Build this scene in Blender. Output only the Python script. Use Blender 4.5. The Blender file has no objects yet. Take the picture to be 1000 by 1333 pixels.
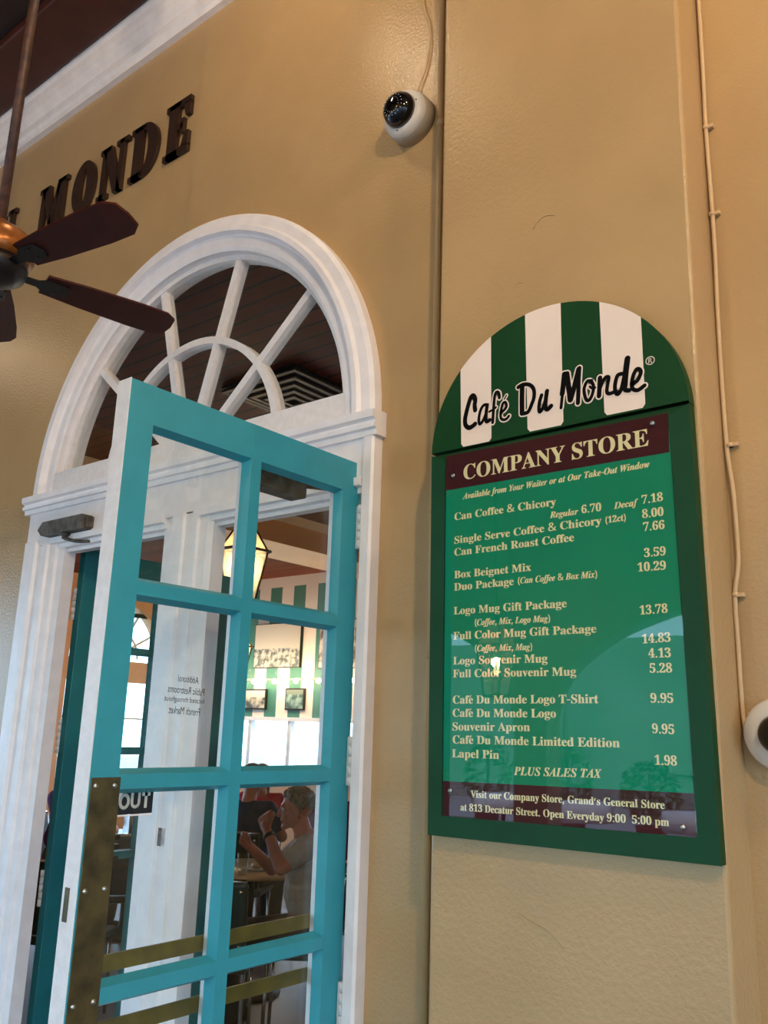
import bpy, bmesh, math, random
from math import sin, cos, pi, radians
from mathutils import Vector, Matrix

random.seed(4)
S = bpy.context.scene
C = S.collection

# ------------------------------------------------------------------ camera, world, lights, exposure
F_PX, W_PX, H_PX = 1143.8, 1000, 1333
YAW, PITCH, ROLL = 0.685322, 0.240731, -0.032051
cy, sy = cos(YAW), sin(YAW)
fwd = Vector((-sy * cos(PITCH), cy * cos(PITCH), sin(PITCH)))
rgt = Vector((cy, sy, 0))
dwn = fwd.cross(rgt)
r2 = cos(ROLL) * rgt + sin(ROLL) * dwn
d2 = -sin(ROLL) * rgt + cos(ROLL) * dwn
cam_d = bpy.data.cameras.new('camera')
cam = bpy.data.objects.new('camera', cam_d)
C.objects.link(cam)
cam_d.sensor_fit = 'VERTICAL'
cam_d.sensor_height = 24.0
cam_d.lens = 24.0 * F_PX / H_PX
cam_d.clip_start = 0.02
cam.matrix_world = Matrix((
    (r2.x, -d2.x, -fwd.x, 0.0),
    (r2.y, -d2.y, -fwd.y, 0.0),
    (r2.z, -d2.z, -fwd.z, 1.5),
    (0, 0, 0, 1)))
S.camera = cam

S.view_settings.view_transform = 'Standard'
S.view_settings.look = 'None'
S.view_settings.gamma = 1.0
S.view_settings.use_curve_mapping = False
S.view_settings.exposure = 0.45

world = bpy.data.worlds.new('overcast_sky')
S.world = world
world.use_nodes = True
wn = world.node_tree.nodes
wl = world.node_tree.links
bg = wn['Background']
tc = wn.new('ShaderNodeTexCoord')
sep = wn.new('ShaderNodeSeparateXYZ')
ramp = wn.new('ShaderNodeValToRGB')
ramp.color_ramp.elements[0].position = 0.0
ramp.color_ramp.elements[0].color = (0.46, 0.73, 1.0, 1)
ramp.color_ramp.elements[1].position = 0.6
ramp.color_ramp.elements[1].color = (0.36, 0.62, 1.0, 1)
wl.new(tc.outputs['Generated'], sep.inputs[0])
wl.new(sep.outputs['Z'], ramp.inputs[0])
wl.new(ramp.outputs[0], bg.inputs['Color'])
bg.inputs['Strength'].default_value = 5.3

def area_light(name, loc, target, sx, sy_, power, col):
    l = bpy.data.lights.new(name, 'AREA')
    l.shape = 'RECTANGLE'; l.size = sx; l.size_y = sy_
    l.energy = power; l.color = col
    o = bpy.data.objects.new(name, l); C.objects.link(o)
    o.location = loc
    o.rotation_euler = (Vector(target) - Vector(loc)).to_track_quat('-Z', 'Y').to_euler()
    return o

sun = bpy.data.lights.new('sun', 'SUN'); sun.energy = 4.0; sun.angle = radians(0.6); sun.color = (1.0, 0.97, 0.93)
sun_o = bpy.data.objects.new('sun', sun); C.objects.link(sun_o)      # over the building from behind: lights the street beyond its shadow
sun_o.location = (0, 0, 20)
sun_o.rotation_euler = Vector((-0.25, -0.80, -1.0)).to_track_quat('-Z', 'Y').to_euler()

LAMP_PATIO = 60.0
LAMP_CEIL = 45.0
LAMP_IN = 6.0
WARM = (1.0, 0.77, 0.52)

# ------------------------------------------------------------------ helpers
def lin(c):
    r = []
    for v in c[:3]:
        v = v / 255.0
        r.append(v / 12.92 if v <= 0.04045 else ((v + 0.055) / 1.055) ** 2.4)
    return (r[0], r[1], r[2], 1.0)

def nmat(name):
    m = bpy.data.materials.new(name)
    m.use_nodes = True
    nt = m.node_tree
    b = nt.nodes['Principled BSDF']
    return m, nt, b

def mat(name, col, rough=0.5, metal=0.0, var=0.08, scale=6.0, bump=0.0, bscale=60.0, col2=None, spec=0.5):
    """a painted or plain surface: two close tones mixed by noise, with a fine bump"""
    m, nt, b = nmat(name)
    n = nt.nodes; l = nt.links
    t = n.new('ShaderNodeTexCoord')
    nz = n.new('ShaderNodeTexNoise'); nz.inputs['Scale'].default_value = scale; nz.inputs['Detail'].default_value = 6
    l.new(t.outputs['Object'], nz.inputs['Vector'])
    rp = n.new('ShaderNodeValToRGB')
    c = lin(col)
    c2 = lin(col2) if col2 else tuple(max(0, v * (1 - var)) for v in c[:3]) + (1,)
    c1 = tuple(min(1, v * (1 + (0 if col2 else var))) for v in c[:3]) + (1,)
    rp.color_ramp.elements[0].position = 0.35; rp.color_ramp.elements[0].color = c2
    rp.color_ramp.elements[1].position = 0.65; rp.color_ramp.elements[1].color = c1
    l.new(nz.outputs['Fac'], rp.inputs['Fac'])
    l.new(rp.outputs['Color'], b.inputs['Base Color'])
    b.inputs['Roughness'].default_value = rough
    b.inputs['Metallic'].default_value = metal
    b.inputs['Specular IOR Level'].default_value = spec
    if bump:
        n2 = n.new('ShaderNodeTexNoise'); n2.inputs['Scale'].default_value = bscale; n2.inputs['Detail'].default_value = 4
        l.new(t.outputs['Object'], n2.inputs['Vector'])
        bp = n.new('ShaderNodeBump'); bp.inputs['Strength'].default_value = bump; bp.inputs['Distance'].default_value = 0.01
        l.new(n2.outputs['Fac'], bp.inputs['Height'])
        l.new(bp.outputs['Normal'], b.inputs['Normal'])
    return m

def planks(name, col, col2, width, axis='Y', rough=0.35, groove=0.06, spec=0.5):
    """boards laid side by side along an axis: tone per board, dark joint between"""
    m, nt, b = nmat(name)
    n = nt.nodes; l = nt.links
    t = n.new('ShaderNodeTexCoord'); sp = n.new('ShaderNodeSeparateXYZ')
    l.new(t.outputs['Object'], sp.inputs[0])
    dv = n.new('ShaderNodeMath'); dv.operation = 'DIVIDE'; dv.inputs[1].default_value = width
    l.new(sp.outputs[axis], dv.inputs[0])
    fr = n.new('ShaderNodeMath'); fr.operation = 'FRACT'; l.new(dv.outputs[0], fr.inputs[0])
    fl = n.new('ShaderNodeMath'); fl.operation = 'FLOOR'; l.new(dv.outputs[0], fl.inputs[0])
    wnz = n.new('ShaderNodeTexWhiteNoise'); wnz.noise_dimensions = '1D'; l.new(fl.outputs[0], wnz.inputs['W'])
    mp = n.new('ShaderNodeMapping')
    mp.inputs['Scale'].default_value = (1.2, 14, 1) if axis == 'Y' else (14, 1.2, 1)
    l.new(t.outputs['Object'], mp.inputs['Vector'])
    gr = n.new('ShaderNodeTexNoise'); gr.inputs['Scale'].default_value = 3.0; gr.inputs['Detail'].default_value = 6
    l.new(mp.outputs[0], gr.inputs['Vector'])
    ad = n.new('ShaderNodeMath'); ad.operation = 'ADD'; l.new(wnz.outputs['Value'], ad.inputs[0]); l.new(gr.outputs['Fac'], ad.inputs[1])
    hf = n.new('ShaderNodeMath'); hf.operation = 'MULTIPLY'; hf.inputs[1].default_value = 0.5; l.new(ad.outputs[0], hf.inputs[0])
    mx = n.new('ShaderNodeMixRGB'); mx.inputs[1].default_value = lin(col2); mx.inputs[2].default_value = lin(col)
    l.new(hf.outputs[0], mx.inputs[0])
    lt = n.new('ShaderNodeMath'); lt.operation = 'LESS_THAN'; lt.inputs[1].default_value = groove; l.new(fr.outputs[0], lt.inputs[0])
    mg = n.new('ShaderNodeMixRGB'); mg.inputs[2].default_value = (0.006, 0.003, 0.002, 1)
    l.new(lt.outputs[0], mg.inputs[0]); l.new(mx.outputs[0], mg.inputs[1])
    l.new(mg.outputs[0], b.inputs['Base Color'])
    b.inputs['Roughness'].default_value = rough; b.inputs['Specular IOR Level'].default_value = spec
    bp = n.new('ShaderNodeBump'); bp.inputs['Strength'].default_value = 0.6; bp.inputs['Distance'].default_value = 0.01; bp.invert = True
    l.new(lt.outputs[0], bp.inputs['Height']); l.new(bp.outputs[0], b.inputs['Normal'])
    return m

def glass_mat(name, tint=(1, 1, 1), rough=0.0, fac=1.0, wave=0.02, wscale=4.0):
    """thin pane: transparent with a Fresnel reflection"""
    m, nt, b = nmat(name)
    n = nt.nodes; l = nt.links
    n.remove(b)
    out = n['Material Output']
    tr = n.new('ShaderNodeBsdfTransparent'); tr.inputs[0].default_value = (*tint, 1)
    gl = n.new('ShaderNodeBsdfGlossy'); gl.inputs['Roughness'].default_value = rough
    fr = n.new('ShaderNodeFresnel')
    ge = n.new('ShaderNodeNewGeometry'); mr = n.new('ShaderNodeMapRange')      # same index of refraction on both faces of the pane
    mr.inputs['To Min'].default_value = 1.45; mr.inputs['To Max'].default_value = 1 / 1.45
    l.new(ge.outputs['Backfacing'], mr.inputs['Value']); l.new(mr.outputs[0], fr.inputs['IOR'])
    mu = n.new('ShaderNodeMath'); mu.operation = 'MULTIPLY'; mu.inputs[1].default_value = fac; mu.use_clamp = True
    mx = n.new('ShaderNodeMixShader')
    if wave:
        t = n.new('ShaderNodeTexCoord'); nz = n.new('ShaderNodeTexNoise'); nz.inputs['Scale'].default_value = wscale
        l.new(t.outputs['Object'], nz.inputs['Vector'])
        bp = n.new('ShaderNodeBump'); bp.inputs['Strength'].default_value = wave; bp.inputs['Distance'].default_value = 0.05
        l.new(nz.outputs['Fac'], bp.inputs['Height']); l.new(bp.outputs[0], gl.inputs['Normal'])
    l.new(fr.outputs[0], mu.inputs[0]); l.new(mu.outputs[0], mx.inputs[0])
    l.new(tr.outputs[0], mx.inputs[1]); l.new(gl.outputs[0], mx.inputs[2])
    l.new(mx.outputs[0], out.inputs['Surface'])
    return m

def emit(name, col, strength):
    m, nt, b = nmat(name)
    b.inputs['Base Color'].default_value = (*col, 1)
    b.inputs['Emission Color'].default_value = (*col, 1)
    b.inputs['Emission Strength'].default_value = strength
    return m

class MB:
    """collects shapes in world coordinates and links them as one mesh object"""
    def __init__(s): s.bm = bmesh.new()
    def _add(s, verts, faces, smooth=False):
        vs = [s.bm.verts.new(v) for v in verts]
        for f in faces:
            try:
                fc = s.bm.faces.new([vs[i] for i in f]); fc.smooth = smooth
            except ValueError: pass
        return vs
    def box(s, x0, x1, y0, y1, z0, z1, M=None, bev=0.0):
        x0, x1 = min(x0, x1), max(x0, x1); y0, y1 = min(y0, y1), max(y0, y1); z0, z1 = min(z0, z1), max(z0, z1)
        b = min(bev, (x1 - x0) * .45, (y1 - y0) * .45, (z1 - z0) * .45)
        if b <= 0:
            P = [(x, y, z) for x in (x0, x1) for y in (y0, y1) for z in (z0, z1)]
            Fc = [(0, 1, 3, 2), (4, 6, 7, 5), (0, 4, 5, 1), (2, 3, 7, 6), (0, 2, 6, 4), (1, 5, 7, 3)]
            if M: P = [M @ Vector(p) for p in P]
            s._add(P, Fc)
        else:
            t = bmesh.new(); bmesh.ops.create_cube(t, size=1.0)
            bmesh.ops.scale(t, vec=(x1 - x0, y1 - y0, z1 - z0), verts=t.verts)
            bmesh.ops.translate(t, vec=((x0 + x1) / 2, (y0 + y1) / 2, (z0 + z1) / 2), verts=t.verts)
            bmesh.ops.bevel(t, geom=list(t.edges), offset=b, segments=2, affect='EDGES', profile=0.5)
            t.verts.index_update()
            P = [v.co.copy() for v in t.verts]
            if M: P = [M @ p for p in P]
            s._add(P, [[v.index for v in f.verts] for f in t.faces]); t.free()
        return s
    def prism(s, pts, vec):
        """closed outline pts (3-D), pushed along vec; concave outlines allowed"""
        n = len(pts); v = Vector(vec)
        A = [Vector(p) for p in pts]
        s._add(A + [p + v for p in A],
               [list(range(n)), list(range(2 * n - 1, n - 1, -1))] + [(i, (i + 1) % n, n + (i + 1) % n, n + i) for i in range(n)])
        return s
    def flat(s, pts):
        s._add([Vector(p) for p in pts], [list(range(len(pts)))]); return s
    def tube(s, path, r, seg=10, closed=False, caps=True):
        P = [Vector(p) for p in path]; n = len(P)
        R = r if isinstance(r, (list, tuple)) else [r] * n
        rings = []; up = None
        for i in range(n):
            a = P[(i - 1) % n] if (closed or i > 0) else P[i]
            b = P[(i + 1) % n] if (closed or i < n - 1) else P[i]
            t = (b - a).normalized()
            if up is None: up = t.orthogonal().normalized()
            up = (up - t * up.dot(t))
            up = up.normalized() if up.length > 1e-6 else t.orthogonal().normalized()
            w = t.cross(up)
            rings.append([P[i] + (up * cos(2 * pi * k / seg) + w * sin(2 * pi * k / seg)) * R[i] for k in range(seg)])
        V = [p for q in rings for p in q]; Fc = []
        for i in range(n if closed else n - 1):
            j = (i + 1) % n
            for k in range(seg):
                Fc.append((i * seg + k, i * seg + (k + 1) % seg, j * seg + (k + 1) % seg, j * seg + k))
        if caps and not closed:
            Fc.append(list(range(seg))[::-1]); Fc.append([(n - 1) * seg + k for k in range(seg)])
        s._add(V, Fc, True); return s
    def lathe(s, prof, org, axis=(0, 0, 1), seg=32, xdir=None):
        """profile of (radius, height) turned about an axis"""
        a = Vector(axis).normalized(); u = Vector(xdir) if xdir else a.orthogonal().normalized(); w = a.cross(u); o = Vector(org)
        V = []; n = len(prof)
        for r, h in prof:
            for k in range(seg):
                t = 2 * pi * k / seg
                V.append(o + a * h + (u * cos(t) + w * sin(t)) * max(r, 1e-5))
        Fc = [(i * seg + k, i * seg + (k + 1) % seg, (i + 1) * seg + (k + 1) % seg, (i + 1) * seg + k) for i in range(n - 1) for k in range(seg)]
        if prof[0][0] > 1e-4: Fc.append(list(range(seg))[::-1])
        if prof[-1][0] > 1e-4: Fc.append([(n - 1) * seg + k for k in range(seg)])
        s._add(V, Fc, True); return s
    def ball(s, c, r, seg=14, M=None):
        rx, ry, rz = r if isinstance(r, (list, tuple)) else (r, r, r)
        V = []; rings = seg // 2 + 1
        for i in range(rings + 1):
            p = pi * i / rings
            for k in range(seg):
                t = 2 * pi * k / seg
                q = Vector((rx * sin(p) * cos(t), ry * sin(p) * sin(t), rz * cos(p)))
                if M: q = M @ q
                V.append(Vector(c) + q)
        s._add(V, [(i * seg + k, (i + 1) * seg + k, (i + 1) * seg + (k + 1) % seg, i * seg + (k + 1) % seg) for i in range(rings) for k in range(seg)], True); return s
    def sweep_x(s, prof, x0, x1):
        return s.prism([(x0, y, z) for y, z in prof], (x1 - x0, 0, 0))
    def sweep_z(s, prof, z0, z1):
        return s.prism([(x, y, z0) for x, y in prof], (0, 0, z1 - z0))
    def build(s, name, m, parent=None, smooth=None, tri=False):
        bm = s.bm
        bmesh.ops.remove_doubles(bm, verts=bm.verts, dist=1e-6)
        if tri: bmesh.ops.triangulate(bm, faces=[f for f in bm.faces if len(f.verts) > 4])
        bmesh.ops.recalc_face_normals(bm, faces=bm.faces)
        if parent:
            p = Vector((0, 0, 0)); q = parent
            while q: p = p + q.location; q = q.parent
            bmesh.ops.translate(bm, vec=-p, verts=bm.verts)
        me = bpy.data.meshes.new(name); bm.to_mesh(me); bm.free()
        if m: me.materials.append(m)
        o = bpy.data.objects.new(name, me); C.objects.link(o)
        if parent: o.parent = parent
        return o

def tag(o, label=None, cat=None, group=None, kind=None):
    if label: o['label'] = label
    if cat: o['category'] = cat
    if group: o['group'] = group
    if kind: o['kind'] = kind
    return o

def thing(name, loc, label, cat, group=None, kind=None):
    o = bpy.data.objects.new(name, None); C.objects.link(o)
    o.location = loc; o.empty_display_size = 0.05
    return tag(o, label, cat, group, kind)

def copy_tree(o, loc=None, rotz=None, label=None, group=None):
    """a thing with copies of its parts and sub-parts"""
    c = o.copy(); C.objects.link(c)
    if loc is not None: c.location = loc
    if rotz is not None: c.rotation_euler = (0, 0, rotz)
    if label: c['label'] = label
    if group: c['group'] = group
    for ch in list(o.children):
        k = ch.copy(); C.objects.link(k); k.parent = c
        for g in list(ch.children):
            q = g.copy(); C.objects.link(q); q.parent = k
    return c

def struct(o, label, cat):
    return tag(o, label, cat, None, 'structure')

def smooth_path(P, n=6):
    P = [Vector(p) for p in P]
    if len(P) < 3: return P
    out = []
    for i in range(len(P) - 1):
        a = P[max(i - 1, 0)]; b = P[i]; c = P[i + 1]; d = P[min(i + 2, len(P) - 1)]
        for k in range(n):
            t = k / n
            out.append(0.5 * ((2 * b) + (c - a) * t + (2 * a - 5 * b + 4 * c - d) * t * t + (3 * b - a - 3 * c + d) * t ** 3))
    out.append(P[-1]); return out

# ------------------------------------------------------------------ materials
M = {}
M['wall'] = mat('tan_gloss_paint', (186, 154, 108), 0.30, var=0.05, scale=3.0, bump=0.22, bscale=90)
M['white'] = mat('white_trim_paint', (243, 238, 238), 0.40, var=0.04, scale=14, bump=0.05, bscale=70)
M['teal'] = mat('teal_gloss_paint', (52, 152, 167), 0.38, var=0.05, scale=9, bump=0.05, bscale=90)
M['teal_dark'] = mat('dark_teal_paint', (38, 130, 138), 0.42, var=0.07, scale=9, bump=0.05, bscale=90)  # slightly darker teal than the right leaf
M['white_worn'] = mat('worn_white_paint', (242, 237, 235), 0.45, col2=(233, 228, 225), scale=40, bump=0.15, bscale=50)
M['brass'] = mat('dull_brass_plate', (104, 92, 60), 0.42, 0.7, col2=(72, 66, 46), scale=20, bump=0.03)
M['bar'] = mat('painted_guard_bar', (112, 98, 40), 0.4, 0.3, col2=(84, 76, 34), scale=16)
M['screw'] = mat('steel_screw', (190, 188, 180), 0.3, 1.0)
M['glass'] = glass_mat('door_pane_glass', (0.97, 0.99, 0.98), 0.01, 1.0, 0.05, 5)
M['wglass'] = glass_mat('window_glass', (0.97, 0.99, 0.99), 0.0, 1.0, 0.02)
M['ceil'] = planks('dark_ceiling_boards', (40, 15, 9), (22, 8, 5), 0.15, 'Y', 0.55)
M['ceil_in'] = planks('varnished_ceiling_boards', (122, 48, 22), (66, 24, 11), 0.112, 'Y', 0.55, 0.13, 0.12)
M['floor'] = mat('paved_floor', (120, 108, 98), 0.5, var=0.12, scale=3)
M['peach'] = mat('peach_wall_paint', (226, 166, 118), 0.5, var=0.04, scale=3)
M['cream'] = mat('cream_trim_paint', (236, 206, 166), 0.5, var=0.04)
M['dark'] = mat('dark_metal', (34, 28, 26), 0.4, 0.5)
M['black'] = mat('black_print', (8, 7, 7), 0.7, spec=0.1)
M['greymetal'] = mat('grime_grey_metal', (104, 98, 88), 0.55, 0.3, col2=(64, 58, 50), scale=30, bump=0.2, bscale=40)
M['fanwood'] = mat('dark_red_wood', (62, 18, 9), 0.55, var=0.2, scale=12, spec=0.25)
M['letter'] = mat('dark_brown_letter', (50, 30, 18), 0.45, var=0.15)
M['camwhite'] = mat('camera_housing', (214, 208, 198), 0.35, var=0.03)
M['domeblack'] = mat('camera_dome', (6, 6, 8), 0.06)
M['conduit'] = mat('painted_conduit', (192, 160, 114), 0.4, var=0.05, bump=0.05)
M['cable'] = mat('painted_cable', (208, 176, 132), 0.5, var=0.06)
M['teal_chair'] = mat('dark_green_vinyl', (26, 48, 46), 0.4, var=0.1)
M['chrome'] = mat('chrome', (220, 220, 222), 0.15, 1.0)
M['tabletop'] = mat('laminate_table', (206, 172, 128), 0.3, var=0.06)
M['tabletop_w'] = mat('pale_laminate_table', (236, 232, 226), 0.3, var=0.04)
M['brown'] = mat('dark_brown_floor', (84, 50, 36), 0.4, var=0.2, scale=5)
M['lampglass'] = glass_mat('lantern_glass', (1.0, 0.93, 0.8), 0.05, 1.0, 0.0)
def frosted(name, col, clear):
    m, nt, b = nmat(name); n = nt.nodes; l = nt.links; n.remove(b)
    tl = n.new('ShaderNodeBsdfTranslucent'); tl.inputs[0].default_value = lin(col)
    tr = n.new('ShaderNodeBsdfTransparent'); mx = n.new('ShaderNodeMixShader'); mx.inputs[0].default_value = clear
    l.new(tl.outputs[0], mx.inputs[1]); l.new(tr.outputs[0], mx.inputs[2]); l.new(mx.outputs[0], n['Material Output'].inputs['Surface'])
    return m
M['lampfrost'] = frosted('frosted_lantern_glass', (232, 196, 146), 0.25)
M['lamphaze'] = frosted('milky_lantern_glass', (250, 232, 196), 0.7)  # mostly clear glass with some translucent mixed in
M['flame'] = emit('lamp_flame', (1.0, 0.70, 0.34), 25.0)
M['bulb'] = emit('string_bulb', (1.0, 0.78, 0.45), 14.0)
M['lampmetal'] = mat('aged_copper', (70, 50, 30), 0.4, 0.6)
# ------------------------------------------------------------------ the shell
FZ, CZ = -0.2, 4.91
WY = 2.1            # face of the front wall
AX, AZ = -2.785, 2.50

def arc(cx, cz, r, a0, a1, n, y, rz=None):
    rz = rz or r
    return [(cx + r * cos(radians(a0 + (a1 - a0) * i / n)), y, cz + rz * sin(radians(a0 + (a1 - a0) * i / n))) for i in range(n + 1)]

b = MB(); b.box(-16, 8, -12, 2.2, FZ - 0.1, FZ)
struct(b.build('floor', M['floor']), 'grey paved floor of the open arcade', 'floor')
b = MB(); b.box(-11.2, 2, 2.2, 9.2, FZ - 0.1, FZ)
struct(b.build('floor_interior', M['brown']), 'dark brown floor inside the cafe room', 'floor')

b = MB()
b.prism([(-9, WY, FZ), (-3.63, WY, FZ), (-3.63, WY, 2.42), (AX - 1.0, WY, 2.42)] + arc(AX, AZ, 1.0, 180, 0, 40, WY)
        + [(AX + 1.0, WY, 2.42), (-1.755, WY, 2.42), (-1.755, WY, FZ), (4.6, WY, FZ), (4.6, WY, CZ), (-9, WY, CZ)], (0, 0.1, 0))
struct(b.build('wall_front', M['wall'], tri=True), 'tan painted front wall with the arched doorway', 'wall')

b = MB(); b.box(-1.397, -0.651, 1.94, WY + 0.02, FZ, CZ, bev=0.008)
struct(b.build('wall_pilaster', M['wall']), 'flat tan pilaster behind the green menu board', 'pilaster')

b = MB(); b.tube(smooth_path([(-1.083, 1.9395, 2.862), (-1.06, 1.9392, 2.884), (-1.035, 1.9392, 2.888), (-1.012, 1.9394, 2.878)]), [.0008] + [.0022] * 17 + [.0008], 6)
b.tube(smooth_path([(-1.145, 1.9395, 2.70), (-1.135, 1.9393, 2.712), (-1.115, 1.9395, 2.708)]), .0016, 6)
b.tube(smooth_path([(-1.14, 1.9396, 1.09), (-1.10, 1.9394, 1.075), (-1.06, 1.9394, 1.062), (-1.02, 1.9396, 1.032)]), .0016, 6)
struct(b.build('trim_plaster', M['wall']), 'raised plaster cracks on the pilaster above and below the board', 'plaster crack')
b = MB(); b.box(-9, 4.6, -4.6, WY, CZ, CZ + 0.1)
struct(b.build('ceiling', M['ceil']), 'dark wooden board ceiling of the arcade', 'ceiling')

b = MB()
b.sweep_x([(WY, 4.69), (WY - 0.03, 4.69), (WY - 0.035, 4.715), (WY - 0.05, 4.725), (WY - 0.055, 4.76), (WY - 0.085, 4.80), (WY - 0.10, 4.83), (WY - 0.105, 4.86), (WY - 0.13, 4.875), (WY - 0.13, 4.91), (WY, 4.91)], -9, 4.6)
struct(b.build('trim_1', M['white']), 'white crown moulding along the top of the tan wall', 'moulding')
b = MB(); b.box(-9, 4.6, WY - 0.42, WY - 0.14, 4.86, 4.91, bev=0.01)
struct(b.build('trim_2', mat('reddish_ceiling_board', (70, 26, 14), 0.5, var=0.15)), 'reddish board fixed to the ceiling beside the crown moulding', 'board')

# the arcade's other sides: arches to the street behind the camera, wide openings to the right
out = [(-9, -4.6, FZ)]
for cx, hw in ((-6.9, 1.9), (-2.2, 2.4), (2.45, 1.9)):
    out += [(cx - hw, -4.6, FZ)] + arc(cx, 1.6, hw, 180, 0, 28, -4.6, 1.2) + [(cx + hw, -4.6, FZ)]
out += [(4.6, -4.6, FZ), (4.6, -4.6, CZ), (-9, -4.6, CZ)]
b = MB(); b.prism(out, (0, -0.3, 0))
struct(b.build('wall_street', M['wall'], tri=True), 'tan arcade wall with wide arches to the street', 'wall')
b = MB()
b.prism([(4.6, -4.6, FZ), (4.6, -4.3, FZ), (4.6, -4.3, 2.25), (4.6, -1.35, 2.25), (4.6, -1.35, FZ), (4.6, -1.05, FZ), (4.6, -1.05, 2.25), (4.6, 1.8, 2.25), (4.6, 1.8, FZ), (4.6, 2.1, FZ), (4.6, 2.1, CZ), (4.6, -4.6, CZ)], (0.3, 0, 0))
struct(b.build('wall_right', M['wall'], tri=True), 'tan arcade end wall with two wide openings', 'wall')
b = MB()
b.prism([(-9, -4.6, FZ), (-9, -3.9, FZ), (-9, -3.9, 2.6), (-9, -1.4, 2.6), (-9, -1.4, FZ), (-9, -0.9, FZ), (-9, -0.9, 2.6), (-9, 1.6, 2.6), (-9, 1.6, FZ), (-9, 2.1, FZ), (-9, 2.1, CZ), (-9, -4.6, CZ)], (-0.3, 0, 0))
struct(b.build('wall_left', M['wall'], tri=True), 'tan arcade end wall beyond the doorway', 'wall')

# street outside, seen only as light and reflection
b = MB(); b.box(-34, 24, -19, -18.4, FZ - 0.2, 4.0)
for k in range(14):
    for z in (0.6,): b.box(-33 + k * 4, -31.6 + k * 4, -18.4, -18.3, z, z + 1.9)
struct(b.build('facade_street', mat('grey_green_facade', (150, 164, 154), 0.7, col2=(120, 138, 122), scale=0.5)), 'pale grey-green building front across the street', 'building')
b = MB(); b.box(-40, 30, -40, -4.9, FZ - 0.3, FZ - 0.12)
b.box(4.9, 40, -4.9, 14, FZ - 0.3, FZ - 0.12); b.box(-40, -11.6, -4.9, 2.0, FZ - 0.3, FZ - 0.12)
struct(b.build('street_ground', mat('street_paving', (168, 168, 168), 0.7, var=0.1, scale=1.0)), 'pale street paving outside the arcade', 'street')

# ------------------------------------------------------------------ white joinery of the arched doorway
b = MB()
prof = [(1.045, WY), (1.045, 2.065), (1.03, 2.055), (0.995, 2.052), (0.985, 2.040), (0.965, 2.040), (0.958, 2.062), (0.95, 2.07),
        (0.91, 2.07), (0.895, 2.078), (0.895, 2.20), (0.99, 2.20), (0.99, WY)]
N = 56; V = []; n = len(prof)
for i in range(N + 1):
    t = radians(180.0 * i / N)
    V += [(AX + r * cos(t), y, AZ + r * sin(t)) for r, y in prof]
b._add(V, [(i * n + k, i * n + (k + 1) % n, (i + 1) * n + (k + 1) % n, (i + 1) * n + k) for i in range(N) for k in range(n)]
       + [list(range(n)), [N * n + k for k in range(n)]])
struct(b.build('trim_3', M['white'], tri=True), 'white arched casing around the fan window', 'casing')

b = MB(); b.box(AX - 0.93, AX + 0.93, 2.0745, 2.198, 2.49, 2.60)
struct(b.build('trim_4', M['white_worn']), 'white sill rail under the fan window', 'rail')
b = MB()
b.sweep_x([(WY + 0.02, 2.415), (2.052, 2.415), (2.050, 2.435), (2.038, 2.438), (2.036, 2.452), (2.046, 2.456), (2.044, 2.462), (2.03, 2.470), (2.028, 2.495), (WY + 0.02, 2.50)], -3.86, -1.718)
struct(b.build('trim_5', M['white']), 'white stepped transom moulding between doors and fan window', 'moulding')
b = MB(); b.box(-3.83, -1.735, 2.066, 2.135, 2.275, 2.42)
struct(b.build('trim_6', M['white']), 'plain white head board over the two door openings', 'board')
hp = [(2.135, 2.215), (2.095, 2.215), (2.095, 2.230), (2.074, 2.234), (2.072, 2.252), (2.054, 2.256), (2.052, 2.282), (2.135, 2.282)]
b = MB(); b.sweep_x(hp, -3.70, -2.80)
struct(b.build('trim_7', M['white']), 'white head moulding over the left door opening', 'moulding')
b = MB(); b.sweep_x(hp, -2.58, -1.785)
struct(b.build('trim_8', M['white']), 'white head moulding over the right door opening', 'moulding')
b = MB()
b.sweep_z([(-3.83, WY), (-3.83, 2.058), (-3.765, 2.056), (-3.758, 2.046), (-3.72, 2.046), (-3.712, 2.060), (-3.675, 2.062), (-3.668, 2.050), (-3.625, 2.050),
           (-3.618, 2.062), (-3.575, 2.064), (-3.57, 2.078), (-3.524, 2.080), (-3.522, 2.135), (-3.63, 2.135), (-3.63, WY)], FZ, 2.28)
struct(b.build('trim_9', M['white']), 'white moulded left casing of the doorway', 'casing')
b = MB()
b.sweep_z([(-2.82, 2.14), (-2.82, 2.085), (-2.758, 2.083), (-2.755, 2.066), (-2.73, 2.064), (-2.727, 2.054), (-2.672, 2.054), (-2.668, 2.066), (-2.622, 2.066),
           (-2.618, 2.056), (-2.590, 2.056), (-2.586, 2.068), (-2.545, 2.070), (-2.522, 2.082), (-2.520, 2.14)], FZ, 2.28)
struct(b.build('trim_10', M['white']), 'white moulded post between the two door openings', 'post')
b = MB(); b.sweep_z([(-1.784, 2.135), (-1.784, 2.065), (-1.775, 2.055), (-1.74, 2.053), (-1.732, 2.06), (-1.732, WY), (-1.755, WY), (-1.755, 2.135)], FZ, 2.42)
struct(b.build('trim_11', M['white']), 'narrow white right casing beside the open door', 'casing')
b = MB(); b.box(-2.655, -2.638, 2.052, 2.0545, 1.075, 1.135)
tag(b.build('strike_plate', mat('rusty_latch', (60, 56, 60), 0.6, 0.4, col2=(120, 116, 120), scale=60)), 'small dark worn latch plate on the white centre post', 'latch')

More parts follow.
